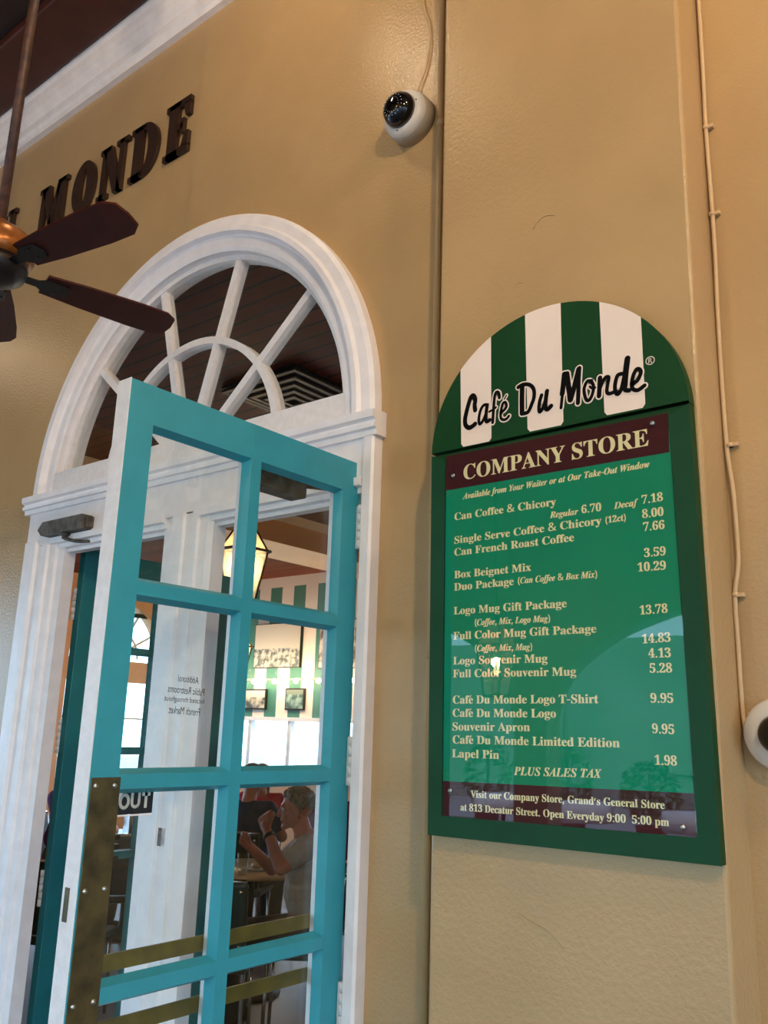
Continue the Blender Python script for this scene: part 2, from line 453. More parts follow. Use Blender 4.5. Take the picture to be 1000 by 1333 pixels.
# fan window
win = thing('window_1', (AX, 2.13, 2.60), 'white half-round fan window with four spokes above the doors', 'window', None, 'structure')
b = MB()
R0, R1, yb0, yb1 = 0.872, 0.90, 2.112, 2.165
b.prism(arc(AX, AZ, R1, 4, 176, 48, yb0) + arc(AX, AZ, R0, 176, 4, 48, yb0), (0, yb1 - yb0, 0))
b.build('window_frame', M['white_worn'], win)
b = MB()
for a in (40.5, 73.5, 106.5, 139.5):
    t = radians(a); d = Vector((cos(t), 0, sin(t))); q = Vector((-sin(t), 0, cos(t)))
    o = Vector((AX, 0, AZ)); w = 0.0165
    p = [o + d * 0.12 + q * w, o + d * 0.12 - q * w, o + d * 0.885 - q * w, o + d * 0.885 + q * w]
    p = [Vector((v.x, 2.115, v.z)) for v in p]
    b.prism(p, (0, 0.045, 0))
b.build('spoke_bars', M['white_worn'], win)
b = MB(); b.prism(arc(AX, AZ, 0.545, 8, 172, 40, 2.113) + arc(AX, AZ, 0.515, 172, 8, 40, 2.113), (0, 0.05, 0))
b.build('inner_arc_bar', M['white_worn'], win)
b = MB(); b.prism(arc(AX, AZ, 0.19, 5, 175, 20, 2.108), (0, 0.06, 0))
b.build('hub_block', M['white_worn'], win)
b = MB(); b.prism(arc(AX, AZ, 0.88, 4, 176, 40, 2.1365), (0, 0.004, 0))
b.build('glass', M['wglass'], win, tri=True)

# ------------------------------------------------------------------ right door leaf, open square to the wall
d1 = thing('door_1', (-1.84, 2.085, FZ), 'teal glazed door leaf standing open towards the viewer', 'door', None, 'structure')
X0, XG, X1 = -1.809, -1.838, -1.864
ys = [(1.196, 1.272), (1.612, 1.650), (2.003, 2.085)]
ztop, zbot = 2.335, -0.185
rails = [(2.232, ztop), (1.797, 1.830), (1.343, 1.376), (0.890, 0.923), (0.437, 0.470), (zbot, 0.02)]
bv = 0.012
b = MB()
def vbar(y0, y1, e0, e1, xa, xb):      # upright bar, chamfered towards the glass
    b.sweep_z([(xa, y0), (xa, y1), (xb, y1 + e1), (xb, y0 - e0)], zbot, ztop)
def hbar(z0, z1, e0, e1, xa, xb, y0, y1):
    b.prism([(xa, y0, z0), (xa, y0, z1), (xb, y0, z1 + e1), (xb, y0, z0 - e0)], (0, y1 - y0, 0))
vbar(*ys[0], 0, bv, X0, XG + 0.001); vbar(*ys[1], bv, bv, X0, XG + 0.001); vbar(*ys[2], bv, 0, X0, XG + 0.001)
for i, (z0, z1) in enumerate(rails):
    e0 = bv if i < 5 else 0; e1 = bv if i > 0 else 0
    hbar(z0, z1, e0, e1, X0 - 0.0005, XG + 0.0015, ys[0][1] - 0.005, ys[1][0] + 0.005)
    hbar(z0, z1, e0, e1, X0 - 0.0005, XG + 0.0015, ys[1][1] - 0.005, ys[2][0] + 0.005)
b.build('leaf_frame', M['teal'], d1)
b = MB()
vbar(*ys[0], 0, 0.006, X1, XG - 0.001); vbar(*ys[1], 0.006, 0.006, X1, XG - 0.001); vbar(*ys[2], 0.006, 0, X1, XG - 0.001)
for i, (z0, z1) in enumerate(rails):
    hbar(z0, z1, 0.006, 0.006, X1 + 0.0005, XG - 0.0015, ys[0][1] - 0.004, ys[2][0] + 0.004)
b.box(X1, X0 - 0.001, 1.1935, 1.1965, zbot, ztop + 0.002)
tag(b.build('inner_frame', M['white_worn'], d1), 'white painted edge and inside face')
b = MB(); b.box(XG - 0.0015, XG + 0.0015, 1.25, 2.03, 0.0, 2.25)
b.build('glass', M['glass'], d1)
pl = MB().box(X0, X0 + 0.003, 1.199, 1.277, 0.766, 1.370, bev=0.001).build('push_plate', M['brass'], d1)
for y in (1.212, 1.262):
    for z in (0.785, 0.90, 1.13, 1.352):
        MB().lathe([(0.0065, 0), (0.0065, 0.001), (0.004, 0.003), (0, 0.0035)], (X0 + 0.003, y, z), (1, 0, 0), 12).build('screw', M['screw'], pl)
for z in (0.955, 0.815):
    MB().box(X1 - 0.010, X1 - 0.002, 1.21, 2.07, z - 0.019, z + 0.019, bev=0.002).build('guard_bar', M['bar'], d1)
for z in (2.12, 1.40, 0.725):
    h = MB()
    for k in range(5):
        h.tube([(-1.790, 2.070, z - 0.07 + k * 0.029), (-1.790, 2.070, z - 0.07 + k * 0.029 + 0.026)], 0.0085, 10)
    h.box(-1.806, -1.788, 2.070, 2.0845, z - 0.07, z + 0.07)
    h.build('hinge', M['white_worn'], d1)
MB().box(-1.852, -1.836, 1.1915, 1.1940, 1.065, 1.135).build('edge_latch', M['brass'], d1)

# lettering on the glass (set further down, with the type)

# ------------------------------------------------------------------ left door leaf, open into the room
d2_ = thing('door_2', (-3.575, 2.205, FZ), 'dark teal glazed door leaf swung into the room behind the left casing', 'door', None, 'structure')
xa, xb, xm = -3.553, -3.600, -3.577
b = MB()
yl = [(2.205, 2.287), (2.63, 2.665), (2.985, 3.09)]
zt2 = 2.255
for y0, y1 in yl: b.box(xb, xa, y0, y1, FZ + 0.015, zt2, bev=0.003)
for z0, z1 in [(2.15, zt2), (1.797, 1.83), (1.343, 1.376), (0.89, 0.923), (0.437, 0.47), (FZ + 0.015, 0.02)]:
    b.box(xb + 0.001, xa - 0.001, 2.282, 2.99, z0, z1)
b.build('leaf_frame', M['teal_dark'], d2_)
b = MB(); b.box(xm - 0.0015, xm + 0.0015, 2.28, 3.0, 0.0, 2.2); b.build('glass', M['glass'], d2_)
hw = MB()
for z in (0.975, 0.935, 0.885):
    hw.box(xa + 0.0005, xa + 0.03, 2.31, 2.52, z, z + 0.024, bev=0.003)
hw.build('bar_bracket', M['dark'], d2_)
for z in (2.0, 1.42, 0.80):
    h = MB()
    for k in range(5): h.tube([(-3.592, 2.196, z - 0.07 + k * 0.029), (-3.592, 2.196, z - 0.07 + k * 0.029 + 0.026)], 0.0085, 10)
    h.build('hinge', M['white_worn'], d2_)
# ------------------------------------------------------------------ the room behind the doors
BY = 8.4
RZ = 3.47
KB = 8.4 / 9.0
def kz(z): return 1.5 + (z - 1.5) * KB
b = MB(); b.box(-11.2, 2, 2.2, 8.6, RZ, RZ + 0.1)
struct(b.build('ceiling_interior', M['ceil_in']), 'varnished brown board ceiling of the cafe room', 'ceiling')
b = MB(); b.box(-6.65, -6.0, 2.25, BY, 3.19, RZ)
struct(b.build('beam_interior', M['peach']), 'peach painted beam crossing the cafe ceiling', 'beam')
b = MB(); b.prism([(-6.0, 2.25, 3.40), (-5.97, 2.25, 3.40), (-5.94, 2.25, 3.44), (-5.92, 2.25, RZ), (-6.0, 2.25, RZ)], (0, BY - 2.25, 0))
struct(b.build('trim_12', M['cream']), 'cream moulding at the top of the ceiling beam', 'moulding')

# back wall: a band of windows, green and cream stripes above, peach below
def stripes():
    m, nt, p = nmat('painted_awning_stripes'); n = nt.nodes; l = nt.links
    t = n.new('ShaderNodeTexCoord'); sp = n.new('ShaderNodeSeparateXYZ'); l.new(t.outputs['Object'], sp.inputs[0])
    a = n.new('ShaderNodeMath'); a.operation = 'ADD'; a.inputs[1].default_value = (9.468 + 0.4765 * 20) * KB; l.new(sp.outputs['X'], a.inputs[0])
    d = n.new('ShaderNodeMath'); d.operation = 'DIVIDE'; d.inputs[1].default_value = 0.4765 * KB; l.new(a.outputs[0], d.inputs[0])
    f = n.new('ShaderNodeMath'); f.operation = 'FRACT'; l.new(d.outputs[0], f.inputs[0])
    c = n.new('ShaderNodeMath'); c.operation = 'LESS_THAN'; c.inputs[1].default_value = 0.5; l.new(f.outputs[0], c.inputs[0])
    z = n.new('ShaderNodeMath'); z.operation = 'LESS_THAN'; z.inputs[1].default_value = kz(3.46); l.new(sp.outputs['Z'], z.inputs[0])
    k = n.new('ShaderNodeMath'); k.operation = 'MULTIPLY'; l.new(c.outputs[0], k.inputs[0]); l.new(z.outputs[0], k.inputs[1])
    mx = n.new('ShaderNodeMixRGB'); mx.inputs[1].default_value = lin((240, 222, 206)); mx.inputs[2].default_value = lin((58, 118, 100))
    l.new(k.outputs[0], mx.inputs[0]); l.new(mx.outputs[0], p.inputs['Base Color']); p.inputs['Roughness'].default_value = 0.5
    return m
b = MB(); b.box(-11.2, 2, BY, BY + 0.2, kz(1.60), RZ)
struct(b.build('wall_back', stripes()), 'back wall of the cafe painted with green and cream awning stripes', 'wall')
b = MB(); b.box(-11.2, 2, BY, BY + 0.2, FZ, kz(0.80))
struct(b.build('wall_dado', M['peach']), 'low peach wall under the back windows', 'wall')
b = MB(); b.box(-11.2, -10.6, BY, BY + 0.2, kz(0.80), kz(1.60)); b.box(-4.6, 2, BY, BY + 0.2, kz(0.80), kz(1.60))
struct(b.build('wall_pier', M['peach']), 'peach piers at the ends of the back window band', 'wall')
w2 = thing('window_2', (-7.6, BY, 0.80), 'bright band of windows along the back wall of the cafe', 'window', None, 'structure')
b = MB(); b.box(-10.6, -4.6, BY - 0.02, BY + 0.1, kz(1.545), kz(1.60)); b.box(-10.6, -4.6, BY - 0.03, BY + 0.1, kz(0.80), kz(0.84))
for i in range(9): b.box(-10.6 + i * 0.75 - 0.03, -10.6 + i * 0.75 + 0.03, BY, BY + 0.08, kz(0.82), kz(1.56))
b.build('window_frame', M['white'], w2)
b = MB(); b.box(-10.6, -4.6, BY + 0.04, BY + 0.045, kz(0.83), kz(1.56)); b.build('glass', M['wglass'], w2)

# left wall of the room with three fan-topped windows
o = [(-11.0, 2.2, FZ)]
cent = (3.7, 5.6, 7.5)
for c in cent:
    o += [(-11.0, c - 0.76, FZ + 0.02), (-11.0, c - 0.76, 2.4)]
    o += [(-11.0, c - 0.76 * cos(radians(180 * i / 20)), 2.4 + 0.76 * sin(radians(180 * i / 20))) for i in range(1, 20)]
    o += [(-11.0, c + 0.76, 2.4), (-11.0, c + 0.76, FZ + 0.02)]
o += [(-11.0, 8.5, FZ), (-11.0, 8.5, RZ), (-11.0, 2.2, RZ)]
b = MB(); b.prism(o, (-0.2, 0, 0))
struct(b.build('wall_side', M['peach'], tri=True), 'peach side wall of the cafe with three fan-topped windows', 'wall')
for i, c in enumerate(cent):
    w = thing('window_%d' % (3 + i), (-11.0, c, FZ), ['fan-topped window nearest the doorway in the cafe side wall', 'middle fan-topped window in the cafe side wall', 'fan-topped window in the cafe side wall beside the striped wall'][i], 'window', None, 'structure')
    b = MB(); b.box(-11.12, -11.02, c - 0.76, c + 0.76, 2.02, 2.32); b.box(-11.12, -11.02, c - 0.12, c + 0.12, 0.0, 2.05); b.box(-11.12, -11.02, c - 0.76, c + 0.76, FZ, 0.72)
    b.build('panel', M['peach'], w)
    b = MB()
    for a in (30, 60, 90, 120, 150):
        t = radians(a); d = Vector((0, cos(t), sin(t))); q = Vector((0, -sin(t), cos(t))); og = Vector((-11.06, c, 2.36))
        b.prism([og + d * 0.1 + q * .014, og + d * 0.1 - q * .014, og + d * .76 - q * .014, og + d * .76 + q * .014], (-0.03, 0, 0))
    b.tube([(-11.07, c + 0.40 * cos(radians(k * 9)), 2.36 + 0.40 * sin(radians(k * 9))) for k in range(21)], 0.016, 6)
    b.box(-11.09, -11.05, c - 0.76, c + 0.76, 1.50, 1.525)
    b.build('glazing_bars', M['cream'], w)
    b = MB(); b.prism([(-11.04, c + 0.14 * cos(radians(k * 15)), 2.32 + 0.14 * sin(radians(k * 15))) for k in range(13)], (-0.06, 0, 0)); b.build('hub_block', M['peach'], w)
    b = MB(); b.box(-11.10, -11.04, c - 0.76, c + 0.76, 2.97, 3.03); b.build('tie_bar', M['dark'], w)
    b = MB(); b.box(-11.095, -11.09, c - 0.76, c + 0.76, 0.7, 3.1); b.build('glass', M['wglass'], w)
b = MB(); b.box(1.8, 2.0, 2.2, 8.6, FZ, RZ)
struct(b.build('wall_end', M['peach']), 'peach end wall of the cafe room', 'wall')
b = MB(); b.box(-40, 20, 8.65, 60, FZ - 0.4, FZ - 0.15); b.box(-60, -11.3, 2.2, 8.6, FZ - 0.4, FZ - 0.15)
struct(b.build('yard_ground', M['floor']), 'pale ground outside the cafe windows', 'ground')

# ------------------------------------------------------------------ lanterns
def lantern(loc, label, group, power, s=1.0, chain=0.6, src=None):
    """four-sided copper lantern, wide at the top; loc = bottom tip"""
    r = thing('hanging_lantern', loc, label, 'lantern', group)
    L = Vector(loc)
    wb, wt, h, hr = 0.070 * s, 0.126 * s, 0.40 * s, 0.19 * s
    z0 = L.z + 0.03 * s
    cb = [Vector((L.x + i * wb, L.y + j * wb, z0)) for i, j in ((-1, -1), (1, -1), (1, 1), (-1, 1))]
    ct = [Vector((L.x + i * wt, L.y + j * wt, z0 + h)) for i, j in ((-1, -1), (1, -1), (1, 1), (-1, 1))]
    ap = [Vector((L.x + i * 0.045 * s, L.y + j * 0.045 * s, z0 + h + hr)) for i, j in ((-1, -1), (1, -1), (1, 1), (-1, 1))]
    b = MB()
    for k in range(4):
        b.tube([cb[k], ct[k]], 0.009 * s, 6); b.tube([ct[k], ap[k]], 0.009 * s, 6)
        b.tube([cb[k], cb[(k + 1) % 4]], 0.009 * s, 6); b.tube([ap[k], ap[(k + 1) % 4]], 0.009 * s, 6)
        e = (ct[k] - Vector((L.x, L.y, ct[k].z))) * 1.12; e2 = (ct[(k + 1) % 4] - Vector((L.x, L.y, ct[k].z))) * 1.12
        b.tube([Vector((L.x, L.y, ct[k].z)) + e, Vector((L.x, L.y, ct[k].z)) + e2], 0.012 * s, 6)
    b.build('lantern_frame', M['lampmetal'], r)
    b = MB()
    for k in range(4): b.flat([cb[k], cb[(k + 1) % 4], ct[(k + 1) % 4], ct[k]])
    b.build('glass', M['lamphaze'], r)
    b = MB()
    for k in range(4): b.flat([ct[k], ct[(k + 1) % 4], ap[(k + 1) % 4], ap[k]])
    b.build('roof_glass', M['lampfrost'], r)
    b = MB(); b.lathe([(0.05 * s, 0), (0.06 * s, 0.02 * s), (0.02 * s, 0.06 * s), (0.012 * s, 0.09 * s)], (L.x, L.y, z0 + h + hr)); b.build('cap', M['lampmetal'], r)
    b = MB(); b.lathe([(0.0, -0.03 * s), (wb * 0.9, 0.0), (wb * 0.9, 0.012 * s), (0.02 * s, 0.03 * s), (0.012 * s, 0.16 * s)], (L.x, L.y, z0), seg=16); b.build('base', M['lampmetal'], r)
    b = MB(); b.lathe([(0.0, 0), (0.022 * s, 0.02 * s), (0.026 * s, 0.05 * s), (0.012 * s, 0.10 * s), (0, 0.14 * s)], (L.x, L.y, z0 + 0.16 * s), seg=12); b.build('flame', M['flame'], r)
    zc = z0 + h + hr + 0.08 * s; b = MB(); k = 0
    while zc < L.z + chain + 0.6 * s:
        a = Vector((1, 0, 0)) if k % 2 else Vector((0, 1, 0))
        b.tube([Vector((L.x, L.y, zc + 0.022)) + a * 0.010 * cos(t) + Vector((0, 0, 0.022)) * sin(t) for t in [2 * pi * q / 10 for q in range(10)]], 0.0028, 5, closed=True)
        zc += 0.034; k += 1
    b.build('chain', M['dark'], r)
    if power:
        l = bpy.data.lights.new('lantern_light', 'POINT'); l.energy = power; l.color = WARM; l.shadow_soft_size = 0.05
        lo = bpy.data.objects.new('lantern_light', l); C.objects.link(lo); lo.parent = r; lo.location = (0, 0, 0.30 * s)
    return r

lantern((-4.91, 4.36, 2.33), 'lit copper lantern hanging inside the doorway on a long chain', None, LAMP_IN, 1.0, 0.55)
lantern((-8.55, 7.6, 2.02), 'small distant lantern hanging before the striped back wall', None, LAMP_IN, 1.0, 0.86)
lantern((-7.6, 5.0, 2.30), 'hanging lantern above the tables near the side windows', None, LAMP_IN, 1.0, 0.57)
lantern((-2.2, 5.6, 2.30), 'unseen lantern added to warm the right of the cafe ceiling', None, LAMP_IN * 5, 1.0, 0.57)  # added out of view to tint the board ceiling orange
# arcade lanterns behind the viewer
lantern((-4.40, -3.3, 1.78), 'arcade lantern hanging before the street arches at left', None, LAMP_PATIO * 0.7, 1.15, 2.45)
lantern((1.2, -0.6, 3.7), 'unseen lantern added behind the viewer to light the right wall', None, LAMP_PATIO * 7.0, 1.15, 0.52)  # strong lamp added out of view for the right wall and pilaster
lantern((-1.6, -2.2, 3.2), 'arcade lantern hanging behind the viewer at the middle', None, LAMP_PATIO * 0.9, 1.15, 1.05)

def globe(loc, label, power):
    r = thing('globe_pendant', loc, label, 'ceiling lamp')
    L = Vector(loc)
    MB().ball(L, 0.07, 20).build('globe', emit('lamp_globe', (1.0, 0.76, 0.46), 6.0), r)
    MB().lathe([(0.03, 0.06), (0.035, 0.09), (0.01, 0.10), (0.008, CZ - L.z - 0.03), (0.05, CZ - L.z - 0.02), (0.05, CZ - L.z)], L, seg=16).build('stem', M['dark'], r)
    l = bpy.data.lights.new('globe_light', 'POINT'); l.energy = power; l.color = WARM; l.shadow_soft_size = 0.08
    lo = bpy.data.objects.new('globe_light', l); C.objects.link(lo); lo.parent = r; lo.location = (0, 0, -0.09)
    return r
globe((-2.15, 1.35, 4.62), 'globe lamp under the arcade ceiling above the wall camera', LAMP_CEIL * 0.22)
globe((-6.3, 1.15, 4.3), 'globe lamp under the arcade ceiling left of the fan', LAMP_CEIL * 0.2)
globe((0.9, 0.9, 4.6), 'globe lamp under the arcade ceiling right of the pilaster', LAMP_CEIL * 1.5)

# ceiling air diffuser of the room
v = thing('ceiling_vent', (-3.62, 3.53, RZ - 0.03), 'square dark louvred air vent set in the board ceiling', 'vent')
b = MB()
for k, (h, z) in enumerate([(0.31, 0.0), (0.25, -0.012), (0.19, -0.02), (0.13, -0.026), (0.07, -0.03)]):
    q = h - 0.03; zz = RZ - 0.04 + z + 0.012
    for (x0, x1, y0, y1) in ((-h, h, -h, -q), (-h, h, q, h), (-h, -q, -q, q), (q, h, -q, q)):
        b.box(-3.62 + x0, -3.62 + x1, 3.53 + y0, 3.53 + y1, zz - 0.012, zz)
b.build('louvre', mat('dark_vent_metal', (66, 56, 50), 0.5, 0.2), v)
b = MB(); b.box(-3.62 - .31, -3.62 + .31, 3.53 - .31, 3.53 + .31, RZ - 0.012, RZ - 0.002); b.build('vent_back', M['black'], v)

# pictures, poster and the string of bulbs on the striped wall
def picture(name, x0, x1, z0, z1, label, cols, group=None, frame=0.02, tree=True):
    x0, x1, z0, z1 = x0 * KB, x1 * KB, kz(z0), kz(z1)
    r = thing(name, ((x0 + x1) / 2, BY - 0.03, z0), label, 'picture', group)
    MB().box(x0, x1, BY - 0.032, BY - 0.002, z0, z1, bev=0.003).build('picture_frame', M['dark'], r)
    m, nt, p = nmat('print_' + name); n = nt.nodes; l = nt.links
    t = n.new('ShaderNodeTexCoord'); sp = n.new('ShaderNodeSeparateXYZ'); l.new(t.outputs['Object'], sp.inputs[0])
    nz = n.new('ShaderNodeTexNoise'); nz.inputs['Scale'].default_value = cols[3]; nz.inputs['Detail'].default_value = 8; l.new(t.outputs['Object'], nz.inputs['Vector'])
    rp = n.new('ShaderNodeValToRGB'); rp.color_ramp.elements[0].position = .42; rp.color_ramp.elements[0].color = lin(cols[1]); rp.color_ramp.elements[1].position = .58; rp.color_ramp.elements[1].color = lin(cols[2])
    l.new(nz.outputs[0], rp.inputs[0])
    lt = n.new('ShaderNodeMath'); lt.operation = 'LESS_THAN'; lt.inputs[1].default_value = cols[4]; l.new(sp.outputs['Z'], lt.inputs[0])
    mx = n.new('ShaderNodeMixRGB'); mx.inputs[1].default_value = lin(cols[0]); l.new(lt.outputs[0], mx.inputs[0]); l.new(rp.outputs[0], mx.inputs[2])
    l.new(mx.outputs[0], p.inputs['Base Color']); p.inputs['Roughness'].default_value = 0.35
    MB().box(x0 + frame, x1 - frame, BY - 0.035, BY - 0.0325, z0 + frame, z1 - frame).build('print', m, r)
picture('framed_print', -9.72, -8.77, 2.285, 2.93, 'large framed print of a pale sky over a dark crowd of shapes', ((206, 196, 180), (90, 96, 90), (196, 190, 176), 14.0, 0.26), None, 0.012)
picture('framed_print', -8.42, -7.45, 2.26, 2.92, 'large framed print at the right end, partly behind the door stile', ((206, 196, 180), (96, 84, 70), (210, 196, 176), 9.0, 0.5), None, 0.012)
picture('framed_print', -9.86, -9.41, 1.70, 1.99, 'small framed house picture under the left of the light string', ((190, 190, 180), (60, 66, 62), (200, 190, 170), 8.0, 0.16), None)
picture('framed_print', -9.02, -8.65, 1.70, 2.0, 'small square framed teal picture under the light string', ((120, 128, 112), (60, 84, 78), (150, 176, 160), 9.0, 0.2), None)
sl = thing('string_lights', (-9.0, BY - 0.05, 2.07), 'string of glowing bulbs across the striped wall', 'string lights')
b = MB(); b.tube([(-10.5 + 0.1 * k, BY - 0.05, 2.08) for k in range(40)], 0.012, 6); b.build('cord', M['cream'], sl)
for k in range(18):
    MB().ball((-10.2 + k * 0.20, BY - 0.07, 2.055), 0.034, 10).build('bulb', M['bulb'], sl)
for k, (x, z) in enumerate([(-9.4, 1.9), (-8.8, 1.9), (-8.2, 1.9), (-7.6, 1.9)]):
    l = bpy.data.lights.new('string_glow', 'POINT'); l.energy = 11; l.color = WARM; l.shadow_soft_size = 0.1
    lo = bpy.data.objects.new('string_glow', l); C.objects.link(lo); lo.parent = sl; lo.location = (x + 9.0, -0.30, 0.05)

# ------------------------------------------------------------------ tables and chairs
def table(loc, rad, m, label):
    r = thing('cafe_table', (loc[0], loc[1], FZ), label, 'table')
    x, y, z = loc
    MB().lathe([(rad - 0.01, z - 0.028), (rad, z - 0.02), (rad, z - 0.004), (rad - 0.006, z)], (x, y, 0), seg=40).build('tabletop', m, r)
    MB().lathe([(0.24, FZ), (0.24, FZ + 0.02), (0.05, FZ + 0.05), (0.032, FZ + 0.08), (0.032, z - 0.06), (0.12, z - 0.03)], (x, y, 0), seg=24).build('pedestal', M['dark'], r)
    return r
table((-4.62, 4.36, 0.565), 0.40, M['tabletop'], 'round tan table the grey-shirted man eats at')
table((-6.5, 4.75, 0.565), 0.45, M['tabletop_w'], 'pale round table seen through the left doorway')
table((-5.35, 6.3, 0.565), 0.42, M['tabletop_w'], 'pale round table among the far diners')

def chair(label, group):
    r = thing('cafe_chair', (0, 0, FZ), label, 'chair', group)     # faces +y at the origin
    f = MB()
    for sx in (-1, 1):
        f.tube(smooth_path([(sx * .19, -.20, FZ), (sx * .19, -.18, FZ + .45), (sx * .19, -.22, FZ + .70), (sx * .19, -.25, FZ + .88)]), 0.011, 8)
    f.tube([(-.19, -.25, FZ + .88), (-.19, -.255, FZ + .895), (.19, -.255, FZ + .895), (.19, -.25, FZ + .88)], 0.011, 8)
    f.build('back_frame', M['chrome'], r)
    for sx in (-1, 1): MB().tube([(sx * .18, .18, FZ), (sx * .18, .17, FZ + .43)], 0.011, 8).build('leg', M['chrome'], r)
    MB().box(-.21, .21, -.20, .21, FZ + .43, FZ + .48, bev=0.02).build('seat', M['teal_chair'], r)
    Mx = Matrix.Translation((0, -.235, FZ + .68)) @ Matrix.Rotation(radians(7), 4, 'X')
    MB().box(-.20, .20, -.02, .02, -.19, .21, M=Mx, bev=0.018).build('backrest', M['teal_chair'], r)
    for sx in (-1, 1):
        for z in (-.10, .17): MB().ball(Mx @ Vector((sx * .17, -.021, z)), 0.012, 8).build('rivet', M['chrome'], r)
    return r
def face(dx, dy): return math.atan2(-dx, dy)
ch = chair('dark green vinyl chair with its back to the doorway, before the tan table', None)
spots = [((-3.94, 3.49), (-.62, .8), None),
         ((-3.80, 4.02), (-.774, -.633), 'dark green vinyl chair the grey-shirted man sits on'),
         ((-4.95, 3.25), (-.5, .85), 'dark vinyl chair behind the teal leaf seen left of the white post'),
         ((-5.75, 4.25), (-.8, .6), 'dark vinyl chair at the pale table with the dispensers'),
         ((-5.42, 5.02), (-.5, .86), 'chair under the diner in dark blue'),
         ((-6.42, 6.12), (.62, -.78), 'chair under the woman in red'),
         ((-5.07, 5.62), (-.4, .9), 'chair under the diner in maroon'),
         ((-7.05, 4.45), (.8, .5), 'chair under the diner in purple')]
for i, (p, d, lab) in enumerate(spots):
    o = ch if i == 0 else copy_tree(ch, label=lab)
    o.location = (p[0], p[1], FZ); o.rotation_euler = (0, 0, face(*d))

def dispenser(loc, label):
    r = thing('napkin_dispenser', loc, label, 'napkin dispenser', 'steel dispensers on the pale table')
    x, y, z = loc
    MB().box(x - .05, x + .05, y - .06, y + .06, z, z + .20, bev=0.012).build('case', M['chrome'], r)
    MB().box(x + .0505, x + .053, y - .035, y + .035, z + .04, z + .16).build('napkins', M['tabletop_w'], r)
dispenser((-6.32, 4.62, 0.565), 'front steel napkin dispenser on the pale table')
dispenser((-6.52, 4.88, 0.565), 'rear steel napkin dispenser on the pale table')
g = thing('water_glass', (-4.42, 4.10, 0.565), 'clear water glass on the tan table by the man', 'glass')
MB().lathe([(0.028, 0), (0.036, 0.13), (0.034, 0.13), (0.027, 0.008)], (-4.42, 4.10, 0.565), seg=20).build('tumbler', M['wglass'], g)
pz = thing('plate', (-4.52, 4.32, 0.565), 'small white plate with a pastry on the tan table', 'plate')
MB().lathe([(0.06, 0), (0.09, 0.008), (0.095, 0.016), (0.088, 0.013), (0.058, 0.006), (0, 0.005)], (-4.52, 4.32, 0.565), seg=28).build('dish', M['tabletop_w'], pz)
MB().ball((-4.52, 4.32, 0.590), (0.045, 0.035, 0.022), 12).build('pastry', M['tabletop'], pz)
# ------------------------------------------------------------------ green menu board on the pilaster
SY = 1.905
sign = thing('menu_board', (-1.02, 1.938, 1.245), 'green arch-topped menu board with awning stripes on the tan pilaster', 'sign')
M['sgreen'] = mat('dark_green_board', (9, 62, 28), 0.55, var=0.06, scale=8, bump=0.03, spec=0.22)
M['sgreen2'] = mat('dark_green_frame', (12, 66, 38), 0.55, var=0.08, scale=10, bump=0.04, spec=0.25)
M['scream'] = mat('cream_stripe', (246, 226, 210), 0.4, var=0.02)
M['smaroon'] = mat('maroon_band', (66, 24, 32), 0.6, var=0.03, spec=0.1)
M['semerald'] = mat('emerald_panel', (0, 136, 98), 0.6, var=0.03, scale=2, spec=0.1)
M['stext'] = mat('cream_lettering', (236, 224, 168), 0.45, var=0.0)
M['acrylic'] = glass_mat('acrylic_cover', (0.99, 0.99, 0.99), 0.01, 0.7, 0.015, 2)
CX, CZS, RS = -1.027, 2.243, 0.364
TL, TR, BR, BL = (-1.391, 2.243), (-0.663, 2.246), (-0.650, 1.250), (-1.381, 1.241)
b = MB(); b.prism([(-1.391, SY, 2.25)] + arc(CX, CZS, RS, 179, 1, 48, SY, 0.352) + [(-0.663, SY, 2.253)], (0, 0.034, 0))
b.build('arch_board', M['sgreen'], sign, tri=True)
b = MB(); b.prism([(TL[0], SY + 0.006, TL[1]), (TR[0], SY + 0.006, TR[1]), (BR[0], SY + 0.006, BR[1]), (BL[0], SY + 0.006, BL[1])], (0, 0.026, 0))
b.build('back_board', M['sgreen'], sign)
b = MB()      # mitred frame, raised around the panel; the top rail sits deeper under the arch
PT = [(-1.346, 2.222), (-0.712, 2.224), (-0.694, 1.300), (-1.340, 1.290)]
for (a, c, e, f) in ((TL, PT[0], PT[3], BL), (BL, PT[3], PT[2], BR), (BR, PT[2], PT[1], TR)):
    b.prism([(p[0], SY, p[1]) for p in (a, c, e, f)], (0, 0.0065, 0))
b.build('frame', M['sgreen2'], sign)
b = MB(); b.prism([(-1.3435, SY + .0045, 2.236), (-.7145, SY + .0045, 2.2335), (-.698, SY + .0045, 1.2945), (-1.339, SY + .0045, 1.2865)], (0, 0.002, 0))
b.build('menu_panel', M['semerald'], sign)
b = MB(); b.flat([(-1.3435, SY + .0042, 2.236), (-.7145, SY + .0042, 2.2335), (-.7162, SY + .0042, 2.138), (-1.343, SY + .0042, 2.1375)])
b.build('header_band', M['smaroon'], sign)
b = MB(); b.flat([(-1.3395, SY + .0042, 1.374), (-.6995, SY + .0042, 1.387), (-.698, SY + .0042, 1.2945), (-1.339, SY + .0042, 1.2865)])
b.build('footer_band', M['smaroon'], sign)
b = MB(); b.prism([(-1.3465, SY + .001, 2.239), (-.710, SY + .001, 2.237), (-.6905, SY + .001, 1.291), (-1.342, SY + .001, 1.2835)], (0, 0.002, 0))
b.build('acrylic_cover', M['acrylic'], sign)
